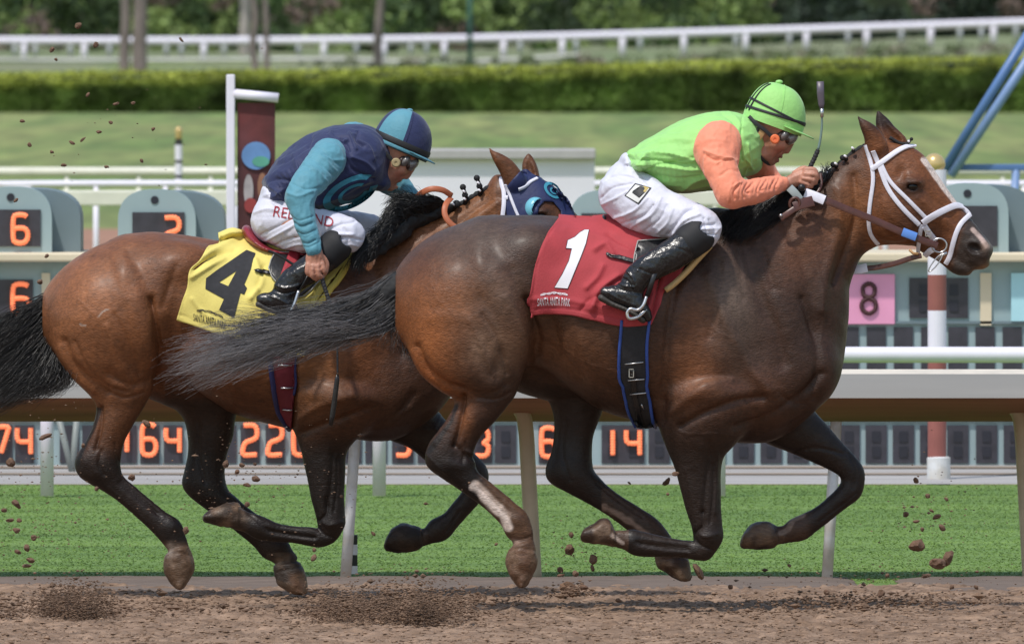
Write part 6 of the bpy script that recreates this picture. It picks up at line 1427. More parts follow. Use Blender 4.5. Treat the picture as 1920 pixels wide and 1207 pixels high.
hills(1010, 560, 1068, 560, M_whitecl, cloth1, tc1, None); hills(366, 588, 422, 603, M_blackcl, cloth2, tc2, None)
def panel(name, poly, tree, m, off, th, label=None, cat=None, parent=None, maxe=7, origin=None, group=None):
    V, F_ = densify(poly, [tuple(range(len(poly)))], maxe); Pn, Nn = hits(tree, V); W = Pn + Nn * off
    o = mesh(name, W, F_, m, parent, smooth=True, origin=None if parent is not None else W.mean(0))
    if label: tag(o, label, cat, group)
    solid(o, th, 0.0); return o
def piping(tree, L, rpx, m, par, off, Y=0, name="piping"):
    q = resamp(L, 24); Pn, Nn = hits(tree, q); return MB().tube(Pn + Nn * off, rpx / SC(Y), 8).build(name, m, par, smooth=True)
def bar(a, b, r_, m, par, tree, off, name, Y=0):
    Pn, Nn = hits(tree, [a, ((a[0] + b[0]) / 2, (a[1] + b[1]) / 2), b]); return MB().tube(Pn + Nn * off, r_ / SC(Y), 8).build(name, m, par, smooth=True)
# pad edges rolled below the cloths
for tr_, L, m, Y_, lab in ((tc1, [(1246, 546), (1262, 534), (1285, 512), (1308, 486), (1330, 462)], M_tanpad, 0, "tan foam pad edge showing below the red cloth in front of the boot"),
                           (TR2, [(560, 610), (585, 585), (612, 553), (640, 517), (656, 482)], M_yelpad, 1.2, "yellow foam pad edge showing in front of the navy jockey's boot")):
    q = resamp(L, 20); Pn, Nn = hits(tr_, q); o = MB().tube(Pn + Nn * .012, np.linspace(7, 8, 20) / SC(Y_), 12, flat=(.8, 1.1)).build("saddle_pad", m, None, smooth=True, origin=Pn[10]); tag(o, lab, "saddle pad")
# saddles
def saddle(Yc, tree, seat, flap, mseat, mflap, lab, stirr, leather, extra=None):
    c = P(seat[len(seat) // 2][0], seat[len(seat) // 2][1], Yc)
    s_ = thing("saddle", lab, "saddle", tuple(c), group="small racing saddles")
    F = bbox_field(min(q[0] for q in seat) - 30, min(q[1] for q in seat) - 25, max(q[0] for q in seat) + 30, max(q[1] for q in seat) + 30, Yc - .3, Yc + .3, .005)
    F.chain(ch(Yc, [(x, y, 0, r_, w_) for x, y, r_, w_ in seat]), k=.01); finish(F, "seat", mseat, s_, amp=.0004)
    panel("flap", flap, tree, mflap, .010, .006, parent=s_); piping(tree, flap + flap[:1], 1.3, mat("saddle_edge_stitching", (.35, .35, .33), rough=.5), s_, .014, Yc)
    MB().tube(P([q[0] for q in leather], [q[1] for q in leather], Yc - .385), 4 / SC(Yc), 8, flat=(.5, 1.2)).build("stirrup_leather", M_bleather, s_, smooth=True)
    ir = MB(); q = catmull(np.array([(*a,) for a in stirr], float), 6); ir.tube(P(q[:, 0], q[:, 1], Yc + q[:, 2]), 3.2 / SC(Yc), 10); ir.build("stirrup", M_steel, s_, smooth=True)
    return s_
sad1 = saddle(0, tc1, [(1133, 408, 6, 40), (1140, 428, 8, 62), (1160, 443, 8, 78), (1190, 454, 7, 84), (1230, 456, 7, 82), (1270, 448, 8, 76), (1310, 440, 9, 60)],
       [(1196, 456), (1240, 452), (1290, 446), (1302, 470), (1262, 500), (1225, 520), (1190, 500), (1188, 492), (1190, 475)], M_bleather, M_bleather,
       "black racing saddle under the jockey in lime green", [(1212, 556, -.40), (1206, 572, -.41), (1196, 581, -.41), (1182, 579, -.41), (1176, 587, -.41), (1180, 597, -.41), (1196, 594, -.40), (1212, 580, -.38)], [(1232, 500), (1222, 530), (1213, 556)])
sad2 = saddle(1.2, tc2, [(462, 431, 9, 40), (472, 446, 11, 60), (490, 461, 9, 78), (516, 471, 7, 84), (560, 476, 7, 80), (610, 472, 8, 70), (645, 462, 9, 56)],
       [(516, 478), (560, 478), (620, 470), (640, 490), (600, 530), (560, 560), (520, 534), (506, 514), (505, 498)], M_rleather, M_bleather,
       "dark red racing saddle with black flap under the jockey in navy", [(560, 545, -.40), (552, 570, -.41), (543, 590, -.41), (548, 598, -.40), (562, 580, -.38)], [(580, 510), (570, 530), (560, 548)])
panel("red_lining", [(542, 476), (566, 472), (556, 500), (532, 524), (524, 522)], tc2, M_redp, .016, .003, parent=sad2)
band(sad2, [P(x, y, 1.2 - .33) for x, y in ((503, 470), (518, 476), (535, 486), (552, 496), (566, 492))], .010, M_bleather, "seat_strap", .003, [(0, -1, 0)] * 5)
panel("surcingle_end", [(1137, 476), (1141, 475), (1192, 489), (1191, 496), (1140, 483), (1136, 480)], tc1, M_bleather, .010, .004, "black strap end lying across the red saddle cloth behind the boot", "strap")
panel("surcingle_end", [(476, 508), (484, 506), (506, 511), (506, 517), (488, 514)], tc2, M_bleather, .010, .004, "short black strap end on the yellow saddle cloth beside the number 4", "strap")
# girths
G1 = thing("girth", "black girth with blue piping and buckles round the front horse's belly", "girth", tuple(P(1192, 700, -.3)), group="girths")
gp = [(1166, 600), (1217, 600), (1212, 650), (1214, 713), (1219, 750), (1231, 796), (1215, 799), (1196, 797), (1180, 768), (1169, 723), (1161, 705), (1162, 650)]
panel("webbing", gp, TR1, M_blackcl, .009, .006, parent=G1)
for L in ([(1166, 600), (1162, 650), (1161, 705), (1169, 723), (1178, 765), (1194, 796)], [(1217, 600), (1212, 650), (1214, 705), (1212, 718), (1219, 750), (1231, 796)]): piping(TR1, L, 3.0, M_bluepipe, G1, .012)
panel("buckle_strap", [(1180, 690), (1191, 690), (1196, 740), (1208, 790), (1198, 790), (1187, 745)], TR1, M_bleather, .015, .004, parent=G1)
for a, b in (((1172, 679), (1206, 676)), ((1178, 708), (1208, 706)), ((1182, 732), (1212, 730)), ((1203, 752), (1208, 760))): bar(a, b, 1.3, M_steel, G1, TR1, .020, "buckle_bar")
Pn, Nn = hit(TR1, 1184, 695); mb = MB(); 
for dx, dz, w_, h_ in ((-.008, 0, .003, .03), (.008, 0, .003, .03), (0, .015, .018, .003), (0, -.015, .018, .003)): mb.box(Pn + Nn * .020 + (dx, 0, dz), (w_, .003, h_))
mb.build("buckle", M_steel, G1)
G2 = thing("girth", "maroon girth with navy edging and silver bars round the rear horse's belly", "girth", tuple(P(532, 730, .9)), group="girths")
panel("webbing", [(504, 668), (550, 666), (556, 714), (553, 753), (549, 802), (540, 798), (522, 766), (510, 714)], TR2, M_maroong, .009, .006, parent=G2)
for L, w_ in (([(506, 668), (511, 714), (522, 766), (543, 800)], 5), ([(551, 668), (557, 714), (555, 740)], 2.5)): piping(TR2, L, w_, M_navypipe, G2, .010, 1.2)
for a, b in (((520, 682), (543, 683)), ((526, 723), (548, 724)), ((532, 762), (550, 764)), ((536, 793), (544, 794))): bar(a, b, 1.4, M_steel, G2, TR2, .018, "buckle_bar", 1.2)
# bridle of the front horse
br = thing("bridle", "white webbing bridle with steel bit ring on the front horse's head", "bridle", tuple(P(1720, 400, -.1)), group="bridles")
S = [([(1623, 272), (1634, 308), (1637, 340), (1632, 378), (1629, 415), (1633, 440), (1646, 457)], 7.5, "throat_strap"), ([(1637, 283), (1650, 315), (1664, 353), (1690, 388), (1723, 421)], 8.5, "cheek_strap"), ([(1652, 308), (1668, 340), (1700, 372), (1736, 409)], 7.5, "cheek_strap"),
     ([(1634, 318), (1650, 307), (1680, 286), (1699, 277), (1716, 276)], 9.5, "browband"), ([(1729, 418), (1743, 408), (1770, 394), (1790, 386), (1803, 389)], 12, "noseband"), ([(1803, 389), (1812, 395), (1818, 403)], 8, "noseband"),
     ([(1818, 403), (1800, 421), (1789, 448), (1782, 478), (1774, 494)], 9, "nose_strap"), ([(1728, 421), (1724, 440), (1722, 474)], 7.5, "cheek_strap"), ([(1732, 423), (1741, 435), (1754, 450)], 11, "bit_strap"), ([(1735, 478), (1744, 470), (1752, 467)], 11, "curb_strap")]
for L, w_, nm in S: strap(br, TR1, L, w_, M_wstrap, 0, .003 + (.003 if nm in ("browband", "bit_strap", "noseband") else 0), .004, nm)
Pn, Nn = hit(TR1, 1739, 434); mb = MB()
for dx, dz, w_, h_ in ((-.010, .0, .0028, .02), (.010, 0, .0028, .02), (0, .010, .022, .0028), (0, -.010, .022, .0028)): mb.box(Pn + Nn * .016 + (dx, 0, dz), (w_, .003, h_))
mb.build("buckle", M_steel, br)
def loop_(cx, cy, rx, ry, Y, r_, m, par, name, an=0, n=26):
    a = np.linspace(0, 2 * np.pi, n); c_, s_ = math.cos(R(an)), math.sin(R(an)); x = rx * np.cos(a); y = ry * np.sin(a)
    return MB().tube(P(cx + x * c_ - y * s_, cy + x * s_ + y * c_, Y), r_ / SC(Y), 8, caps=False, up=(0, 1.0, 0)).build(name, m, par, smooth=True)
loop_(1761, 460, 14, 13, -.085, 1.7, M_steel, br, "bit_ring"); loop_(1754, 493, 20, 4.5, -.095, 1.3, M_steel, br, "bit_shank", an=-52)
MB().tube(P([1757, 1766, 1776], [486, 478, 474], -.09), 3 / SC(0), 8).build("bit_joint", M_steel, br, smooth=True)
MB().tube(P([1705, 1712, 1722], [468, 475, 476], -.07), 2.6 / SC(0), 8).build("bit_hook", M_tan, br, smooth=True)
def ribbon(par, L, w_, m, name, th=.004, tilt=(0, -1, .25)):
    return band(par, [P(x, y, d) for x, y, d in L], w_, m, name, th, [tilt] * len(L))
rn = thing("reins", "brown leather reins with white grips running from fist to the front horse's bit", "reins", tuple(P(1620, 400, -.15)), group="reins")
ribbon(rn, [(1544, 374, -.150), (1590, 393, -.145), (1640, 413, -.135), (1694, 437, -.125), (1725, 449, -.115), (1758, 461, -.10)], .026, M_brown, "rein")
ribbon(rn, [(1509, 362, -.150), (1526, 368, -.155), (1546, 376, -.156)], .036, M_wstrap, "grip_sleeve", .007)
ribbon(rn, [(1692, 435, -.130), (1705, 440, -.128), (1718, 445, -.124)], .032, M_bt, "tape", .007)
ribbon(rn, [(1608, 504, .02), (1640, 502, .0), (1675, 495, -.03), (1705, 485, -.05), (1728, 479, -.07)], .020, M_brown, "rein")
ribbon(rn, [(1598, 505, .02), (1612, 505, .015), (1626, 502, .01)], .034, M_wstrap, "grip_sleeve", .006)
ribbon(rn, [(1480, 352, -.165), (1490, 362, -.168), (1500, 375, -.165)], .030, mat("grey_rein_grip", (.32, .36, .36), rough=.5), "grip_sleeve", .006)
ribbon(rn, [(1538, 325, -.10), (1540, 345, -.12), (1532, 362, -.14), (1520, 372, -.15)], .010, M_brown, "rein_loop", .004)
loop_(1490, 382, 9, 11, -.185, 3.2, M_brown, rn, "neck_ring", an=20); ribbon(rn, [(1488, 388, -.185), (1505, 382, -.18), (1525, 377, -.165)], .040, M_brown, "neck_strap", .006)
ribbon(rn, [(1463, 410, -.20), (1478, 400, -.20), (1490, 392, -.195)], .022, M_brown, "neck_strap", .005)
MB().ball(P(1464, 404, -.205), .007, 8).build("buckle_stud", M_steel, rn, smooth=True)
# rear horse's hood, bridle, neck strap
hd = thing("blinker_hood", "navy blinker hood with turquoise eye cup and ring emblem on the rear horse's head", "hood", tuple(P(1010, 370, 1.1)))
panel("hood_cloth", [(950, 352), (960, 338), (972, 324), (984, 318), (1008, 332), (1028, 344), (1048, 358), (1066, 379), (1075, 402), (1077, 420), (1052, 420), (1050, 396), (1036, 380), (1020, 379), (1010, 390), (1006, 420), (952, 420), (948, 385)], TR2, mat("navy_hood_nylon", (.012, .020, .085), rough=.6, var=.15, nscale=30, bump=.001, bscale=80), .006, .004, parent=hd, maxe=6)
V2, F2 = ring(1034, 360, 19, 11, 42, 6, 20, 340); decal("ring_emblem", M_temb, hd, TR2, V2, F2, off=.011, maxe=4)
V2, F2 = ring(1035, 361, 8, 5, 42, 3.5, 20, 340); decal("ring_emblem", M_temb, hd, TR2, V2, F2, off=.011, maxe=4)
F = bbox_field(975, 360, 1030, 425, 1.0, 1.2, .004)
c = P(1004, 392, 1.112); F.ell(c, (.042, .040, .046), k=.004); F.ell(c + (.022, -.012, -.004), (.042, .040, .042), k=.002, sub=True)
finish(F, "eye_cup", mat("turquoise_plastic_cup", (.16, .46, .58), rough=.3), hd, amp=.0001)
b2 = thing("bridle", "white webbing bridle worn over the navy hood on the rear horse", "bridle", tuple(P(950, 370, 1.1)), group="bridles")
for L, w_, nm in (([(941, 336), (945, 355), (945, 380), (942, 412)], 8, "throat_strap"), ([(950, 345), (956, 368), (964, 388), (975, 412)], 5.5, "cheek_strap"), ([(971, 353), (988, 346), (1006, 338)], 6, "browband"), ([(944, 372), (952, 372)], 8, "keeper")):
    strap(b2, TR2, L, w_, M_wstrap, 1.2, .010, .004, nm)
M_rub = mat("orange_brown_rubber", (.42, .12, .05), rough=.5, var=.15)
ny = thing("rubber_reins", "orange brown rubber reins looping over the rear horse's mane", "reins", tuple(P(830, 380, 1.1)), group="reins")
ribbon(ny, [(778, 378, 1.13), (788, 364, 1.10), (808, 355, 1.08), (830, 357, 1.09), (848, 368, 1.12)], .022, M_rub, "rein", .008)
ribbon(ny, [(846, 371, 1.12), (836, 384, 1.07), (834, 402, 1.05), (845, 420, 1.04), (870, 436, 1.04), (900, 455, 1.05)], .022, M_rub, "rein", .008)
# whips
M_grip = mat("ribbed_black_grip", (.02, .02, .024), rough=.55, bump=.003, bscale=200)
w_ = thing("riding_whip", "riding whip held upright in the front jockey's fist, black grip and flat dark flap", "whip", tuple(P(1520, 318, -.12)), group="whips")
q = resamp([(1510, 338), (1519, 314), (1527, 297), (1534, 281)], 40); MB().tube(P(q[:, 0], q[:, 1], -.115), (4.6 + .5 * np.cos(np.arange(40) * 1.6)) / 500, 10).build("grip", M_grip, w_, smooth=True)
q = resamp([(1534, 281), (1538, 262), (1541, 236), (1541, 210)], 16); MB().tube(P(q[:, 0], q[:, 1], -.115), np.linspace(2.6, 1.8, 16) / 500, 8).build("shaft", mat("grey_green_shaft", (.16, .24, .22), rough=.3), w_, smooth=True)
MB().tube(P([1541, 1541], [220, 204], -.115), 3.4 / 500, 10).build("collar", M_steel, w_, smooth=True)
q = np.array([(1540.5, 206), (1540, 196), (1538.5, 175), (1538, 153)]); MB().tube(P(q[:, 0], q[:, 1], -.115), np.array([3, 6, 7, 6.8]) / 500, 8, flat=(1, .3), up=(1.0, 0, 0)).build("flap", mat("dark_purple_leather", (.10, .085, .11), rough=.4), w_, smooth=True)
MB().lathe(P(1503, 352, -.165), [(.004, -.012), (.013, -.008), (.015, 0), (.013, .008), (.004, .012)], 14, rot=[[1, 0, 0], [0, 0, -1], [0, 1, 0]]).build("knob", M_bleather, w_, smooth=True)
w_ = thing("riding_whip", "riding whip hanging down from the navy jockey's fist in front of the brown shoulder", "whip", tuple(P(603, 515, .78)), group="whips")
q = resamp([(600, 506), (606, 530), (614, 555), (621, 578)], 50); MB().tube(P(q[:, 0], q[:, 1], .785), (4.2 + .5 * np.cos(np.arange(50) * 1.6)) / 493, 10).build("grip", M_grip, w_, smooth=True)
q = resamp([(621, 578), (628, 605), (632, 640), (633, 705)], 16); MB().tube(P(q[:, 0], q[:, 1], .785), 1.9 / 493, 8).build("shaft", M_grip, w_, smooth=True)
q = np.array([(633, 700), (632, 712), (628, 745), (623, 780), (620, 797)]); MB().tube(P(q[:, 0], q[:, 1], .785), np.array([2, 4.6, 5, 5, 3.6]) / 493, 8, flat=(1, .35), up=(1.0, 0, 0)).build("flap", M_bleather, w_, smooth=True)
# ================================================================ HAIR
def hair_mat(name, c, rough=.38):
    m = mat(name, c, rough=rough, var=.3, nscale=30, attr=True, spec=.55); return m
M_hair = hair_mat("black_horse_hair", (.02, .02, .02))
def strands(name, par, guides, n, wid, spread, frizz, rng_, c0=(.012, .011, .012), c1=(.03, .03, .033), seg=15, minlen=.55, depth=.03):
    G = [resamp(g, seg) for g in guides]; k = len(G); t = np.linspace(0, 1, seg); VV = []; CC = []
    u = rng_.random(n) * (k - 1); i = np.minimum(u.astype(int), k - 2); f = (u - i)[:, None, None]; GA = np.array(G)
    A = GA[i] * (1 - f) + GA[i + 1] * f                       # n seg 3 (px, py, Y)
    ln = rng_.uniform(minlen, 1.0, n)[:, None]; tt = t[None] * ln
    idx = tt * (seg - 1); i0 = np.minimum(idx.astype(int), seg - 2); fr = (idx - i0)[:, :, None]; r_ = np.arange(n)[:, None]
    A = A[r_, i0] * (1 - fr) + A[r_, i0 + 1] * fr
    gq = t[None]
    amp = rng_.normal(0, 1, (n, 3)); ph = rng_.uniform(0, 6.28, (n, 3)); fq = rng_.uniform(1.5, 4.5, (n, 3))
    clump = rng_.integers(0, max(n // 48, 2), n); camp = rng_.normal(0, 1, (n, 3))[clump]; cph = rng_.uniform(0, 6.28, (n, 3))[clump]
    for d, sc in ((0, 1), (1, 1), (2, depth / spread if spread else 0)):
        A[:, :, d] += sc * spread * (.25 + .75 * gq) * (camp[:, d:d + 1] * 1.1 + amp[:, d:d + 1] * .24) + sc * frizz * gq * np.sin(fq[:, d:d + 1] * gq * 4 + ph[:, d:d + 1]) + sc * frizz * 1.6 * gq * np.sin(2.2 * gq * 4 + cph[:, d:d + 1])
    W = P(A[:, :, 0], A[:, :, 1], A[:, :, 2])
    T = np.gradient(W, axis=1); T /= np.linalg.norm(T, axis=2, keepdims=True) + 1e-9
    b = np.cross(T, np.array([0, 1.0, 0])); b /= np.linalg.norm(b, axis=2, keepdims=True) + 1e-9; c = np.cross(T, b)
    w_ = (wid * rng_.uniform(.6, 1.3, (n, 1)) * (1 - .75 * gq ** 2))[:, :, None]
    R3 = np.stack([W + w_ * (math.cos(a) * b + math.sin(a) * c) for a in (0, 2.1, 4.2)], 2).reshape(-1, 3)
    base = np.arange(n)[:, None, None] * seg * 3 + np.arange(seg - 1)[None, :, None] * 3; j = np.arange(3)[None, None]; j2 = (j + 1) % 3
    Q = np.stack([base + j, base + j2, base + 3 + j2, base + 3 + j], -1).reshape(-1, 4)
    tone = rng_.uniform(.55, 1.5, (n, 1, 1)); C = (np.array(c0) * (1 - gq[:, :, None]) + np.array(c1) * gq[:, :, None]) * tone
    C = np.repeat(C[:, :, None, :] * np.ones((n, seg, 3, 1)), 1, 2).reshape(-1, 3)
    return mesh(name, R3, Q, M_hair, par, smooth=True, cols=C)
rng = np.random.default_rng(11)
z = -.02
g1 = [[(800, 488, 0), (748, 516, -.02), (695, 556, -.05), (640, 584, -.07), (580, 597, -.08), (505, 612, -.1), (430, 628, -.11), (355, 652, -.12), (318, 678, -.12)],
      [(797, 500, -.01), (748, 540, -.03), (700, 576, -.06), (648, 600, -.08), (590, 612, -.10), (520, 630, -.11), (440, 655, -.12), (360, 688, -.12), (304, 706, -.12)],
      [(792, 520, -.02), (748, 568, -.05), (700, 598, -.07), (650, 614, -.09), (595, 626, -.10), (530, 645, -.11), (455, 672, -.12), (385, 700, -.12), (322, 724, -.12)],
      [(786, 542, -.02), (748, 596, -.05), (704, 618, -.08), (655, 628, -.09), (605, 640, -.10), (545, 658, -.11), (480, 680, -.12), (410, 702, -.12), (352, 730, -.12)]]
o = strands("tail", T1, g1, 1500, .0012, 11, 7, rng, c0=(.010, .009, .010), c1=(.26, .255, .275), minlen=.45, seg=20)  # grey tips: light on the strands is put into the hair colour
gw = [[(799, 489, 0), (745, 514, -.03), (690, 549, -.06), (620, 578, -.08), (550, 587, -.09), (490, 581, -.1), (440, 573, -.1), (402, 580, -.1)], [(798, 494, 0), (745, 524, -.03), (690, 560, -.06), (615, 592, -.08), (545, 604, -.09), (480, 606, -.1), (425, 598, -.1), (384, 612, -.1)],
      [(797, 498, 0), (745, 530, -.03), (690, 567, -.06), (612, 600, -.08), (540, 614, -.09), (470, 622, -.1), (410, 622, -.1), (366, 622, -.1)]]
strands("tail_wisps", T1, gw, 420, .0012, 7, 5, rng, c0=(.010, .009, .010), c1=(.07, .068, .074), minlen=.6, seg=20)
g1b = [[(792, 520, -.02), (760, 560, -.05), (735, 590, -.06), (700, 612, -.07), (665, 628, -.07)], [(784, 545, -.03), (762, 585, -.06), (752, 615, -.07), (760, 650, -.08), (765, 690, -.08)],
       [(780, 560, -.03), (770, 590, -.05), (766, 620, -.06), (775, 650, -.07), (776, 680, -.07)]]
strands("tail_hair", T1, g1b, 500, .0013, 7, 4, rng, c0=(.009, .009, .010), c1=(.03, .03, .032), minlen=.5)
F = bbox_field(640, 470, 830, 650, -.16, .10, .005)
F.chain(ch(0, [(808, 492, 0, 16, 16), (770, 520, -.03, 22, 18), (720, 556, -.06, 24, 16), (672, 588, -.08, 18, 13)]), k=.01); finish(F, "dock", mat("dock_hair", (.010, .010, .011), rough=.75, var=.4, nscale=40), T1, amp=.004, f=20)
g2 = [[(138, 516, 1.2), (105, 545, 1.18), (60, 575, 1.16), (10, 600, 1.15), (-60, 620, 1.14)], [(132, 530, 1.2), (90, 575, 1.17), (40, 610, 1.15), (-10, 640, 1.14), (-80, 670, 1.14)],
      [(125, 550, 1.19), (85, 610, 1.16), (35, 655, 1.14), (-15, 690, 1.14), (-80, 730, 1.14)], [(118, 575, 1.18), (90, 640, 1.15), (50, 690, 1.13), (5, 730, 1.12), (-60, 775, 1.12)],
      [(112, 595, 1.17), (105, 650, 1.13), (80, 700, 1.12), (30, 735, 1.11), (-40, 775, 1.11)], [(110, 610, 1.16), (118, 660, 1.10), (120, 690, 1.10), (95, 718, 1.10), (40, 745, 1.10)], [(112, 620, 1.15), (122, 670, 1.08), (135, 700, 1.08), (130, 712, 1.08), (100, 730, 1.08)]]
strands("tail", T2, g2, 3600, .0013, 8, 5, rng, c0=(.010, .009, .009), c1=(.020, .018, .018), minlen=.6)
F = bbox_field(-30, 500, 150, 760, 1.02, 1.30, .006)
F.chain(ch(1.2, [(128, 545, 0, 14, 12), (95, 590, -.02, 20, 14), (62, 640, -.03, 24, 14), (25, 680, -.04, 22, 12), (-20, 700, -.05, 20, 10)]), k=.01); finish(F, "dock", bpy.data.materials["dock_hair"], T2, amp=.008, f=14)
# manes, lying on the neck
def on_neck(tree, L, off, Yadd=0):
    out = []
    Pn, Nn = hits(tree, [(x, y) for x, y in L])
    for (x, y), p, n in zip(L, Pn, Nn): out.append((x, y, p[1] - off))
    return out
gm = [on_neck(TR1, L, .022) for L in ([(1560, 318), (1535, 345), (1505, 372), (1470, 392)], [(1520, 338), (1492, 362), (1462, 392), (1432, 420)], [(1490, 352), (1462, 380), (1440, 410), (1405, 440)], [(1462, 366), (1438, 392), (1412, 425), (1385, 450)],
      [(1438, 378), (1412, 398), (1385, 425), (1362, 452)], [(1415, 385), (1392, 400), (1368, 420), (1352, 446)], [(1398, 390), (1372, 398), (1352, 410), (1340, 430)])]
strands("mane", T1, gm, 3200, .0016, 6, 3, rng, c0=(.007, .007, .008), c1=(.011, .011, .013), minlen=.45, depth=.012)
def hairlump(T_, tree, pts, name, Y_):
    F = bbox_field(min(p[0] for p in pts) - 50, min(p[1] for p in pts) - 50, max(p[0] for p in pts) + 50, max(p[1] for p in pts) + 50, Y_ - .32, Y_ + .12, .006)
    for x, y, r_ in pts:
        p, n = hit(tree, x, y, Y_ - .05); F.ell(p + np.array((0, -.004, 0)), (r_ / 500, .022, r_ / 500 * .8), k=.02)
    return finish(F, name, bpy.data.materials["dock_hair"], T_, amp=.006, f=22, stretch=(1, 1, .6))
hairlump(T1, TR1, [(1480, 372, 20), (1450, 392, 27), (1425, 408, 28), (1395, 418, 26), (1368, 425, 18), (1510, 352, 12)], "mane_undercoat", 0)
def knots(T_, ridge, L, Y_, mt=None):
    q = resamp(ridge, 40); MB().tube(P(q[:, 0], q[:, 1], Y_), (4.5 + 1.6 * np.abs(np.sin(np.arange(40) * .9))) / SC(Y_), 10).build("crest_braid", bpy.data.materials["dock_hair"], T_, smooth=True)
    for x, y, r_, tx, ty in L:
        if r_ > 5: MB().tube(P([x, (x + tx) / 2 + 1, tx + (tx - x) * .5 + 2], [y, (y + ty) / 2, ty + 9], [Y_ - .035, Y_ - .03, Y_ - .01]), np.array([4, 3.4, 5]) / 500, 8).build('braid', bpy.data.materials['dock_hair'], T_, smooth=True)
        k_ = MB().ball(P(x, y - 1, Y_ - .035), r_ / SC(Y_), 9).build("braid_knot", bpy.data.materials["dock_hair"], T_, smooth=True)
        MB().lathe(P(tx, ty - 1, Y_ - .045), [(2.6 / 500, -2 / 500), (3.6 / 500, -1 / 500), (3.6 / 500, 1 / 500), (2.6 / 500, 2 / 500)], 10, rot=[[.8, 0, .6], [0, 1, 0], [-.6, 0, .8]]).build("white_tie", M_whitecl, k_, smooth=True)
knots(T1, [(1478, 362), (1510, 346), (1545, 330), (1575, 308), (1600, 287), (1622, 274)], [(1540, 327, 5.5, 1546, 330), (1549, 321, 4, 1551, 325), (1562, 310, 5.5, 1567, 308), (1580, 297, 5.5, 1585, 294), (1600, 284, 4, 1599, 279)], -.012)
MB().ball(P(1709, 261, -.02), 3.4 / 500, 8).build("forelock_knot", bpy.data.materials["dock_hair"], T1, smooth=True)
q = resamp([(1668, 258), (1685, 268), (1700, 270), (1706, 263)], 12); MB().tube(P(q[:, 0], q[:, 1], -.02), 3.4 / 500, 8).build("forelock", bpy.data.materials["dock_hair"], T1, smooth=True)
MB().ball(P(1704, 265, -.024), 2.6 / 500, 8).build("white_tie", M_whitecl, T1, smooth=True)
w1_ = [[(1540, 322, -.02), (1537, 312, -.03), (1530, 303, -.03)], [(1546, 320, -.02), (1548, 310, -.03), (1553, 302, -.03)], [(1552, 318, -.02), (1556, 312, -.03), (1557, 305, -.03)]]
strands("loose_mane_hair", T1, w1_, 26, .0009, 2, 1.5, rng, seg=8)
gm = [[(842, 388, 1.17), (815, 375, 1.12), (790, 375, 1.09), (760, 392, 1.07), (742, 420, 1.05)], [(822, 400, 1.16), (795, 388, 1.11), (768, 376, 1.08), (745, 366, 1.08), (728, 374, 1.07)], [(800, 410, 1.15), (770, 398, 1.10), (745, 390, 1.06), (732, 402, 1.04), (726, 428, 1.02)],
      [(785, 416, 1.14), (755, 410, 1.08), (730, 420, 1.02), (712, 445, 1.0), (700, 470, .98)], [(760, 428, 1.12), (735, 425, 1.04), (712, 440, .99), (695, 462, .96), (685, 490, .95)], [(740, 436, 1.1), (715, 440, 1.0), (695, 455, .96), (680, 480, .94), (672, 505, .93)], [(715, 445, 1.05), (695, 455, .97), (678, 470, .94), (666, 490, .92), (660, 512, .92)]]
strands("mane", T2, gm, 4600, .0016, 6.5, 2.5, rng, c0=(.007, .007, .008), c1=(.011, .011, .012), minlen=.4, depth=.012)
F = bbox_field(640, 330, 860, 540, .86, 1.25, .006)
F.chain(ch(0, [(845, 390, 1.17, 9, 10), (815, 397, 1.15, 13, 14), (780, 408, 1.13, 19, 18), (745, 428, 1.09, 24, 22), (712, 456, 1.03, 20, 16), (690, 480, .99, 12, 8)]), k=.02)
finish(F, "mane_undercoat", bpy.data.materials["dock_hair"], T2, amp=.006, f=26, stretch=(.5, 1, 1))
knots(T2, [(834, 402), (862, 385), (890, 367), (915, 353), (940, 343)], [(868, 352, 6, 870, 360), (872, 367, 6, 871, 374), (894, 335, 6, 897, 344), (899, 350, 6, 899, 358), (856, 384, 8, 850, 384)], 1.18)
# ================================================================ FLYING DIRT
M_clod = mat("damp_dirt_clod", (.20, .115, .07), rough=.95, var=.35, nscale=60, bump=.004, bscale=150, col2=(.12, .068, .045))
ico = bmesh.new(); bmesh.ops.create_icosphere(ico, subdivisions=2, radius=1.0); IV = np.array([v.co[:] for v in ico.verts]); IF = [tuple(v.index for v in f.verts) for f in ico.faces]; ico.free()
def clod(px, py, rx, ry, Y, lab, group, an=0, seed=0):
    V = IV * (1 + .34 * fbm(IV + seed * 3.1, 1.3, 3))[:, None]; s_ = SC(Y); V = V * np.array([rx, (rx + ry) / 2, ry]) / s_
    a = R(-an); V = V @ np.array([[math.cos(a), 0, math.sin(a)], [0, 1, 0], [-math.sin(a), 0, math.cos(a)]])
    c = P(px, py, Y); o = mesh("dirt_clod", V + c, IF, M_clod, None, smooth=False, origin=c); tag(o, lab, "dirt clod", group); return o
LB = dict(a="small flying brown dirt lump over the turf ahead of the front horse", b="small brown dirt lump between the front horse's hind and fore hooves", c="brown dirt lump over the turf at the left edge",
          d="small brown dirt lump in the air around the rear horse's legs", e="tiny dark dirt lump flying high at upper left", f="tiny brown dirt lump floating low over the verge")
big = [(1720, 1022, 15, 11, 'largest tumbling dirt lump at right, left of two others'), (1760, 1055, 15, 10, 'flat dirt lump low at right, lower one of a touching pair'), (1777, 1046, 8, 14, 'upright dirt lump at right, upper one of a touching pair'),
       (1070, 1104, 20, 13, 'largest dirt lump skimming the verge below the front horse'), (1310, 1070, 19, 7, 'long flat dirt lump just right of the far hind hoof'), (1069, 1030, 11, 9, 'rough dirt lump left of the folded front hoof, above the verge')]
k = 0
for x, y, a, b, lab in big: k += 1; clod(x, y, a, b, -.05 + .02 * k, lab, "dirt lumps thrown up by the hooves", an=-25 + 17 * k, seed=k)
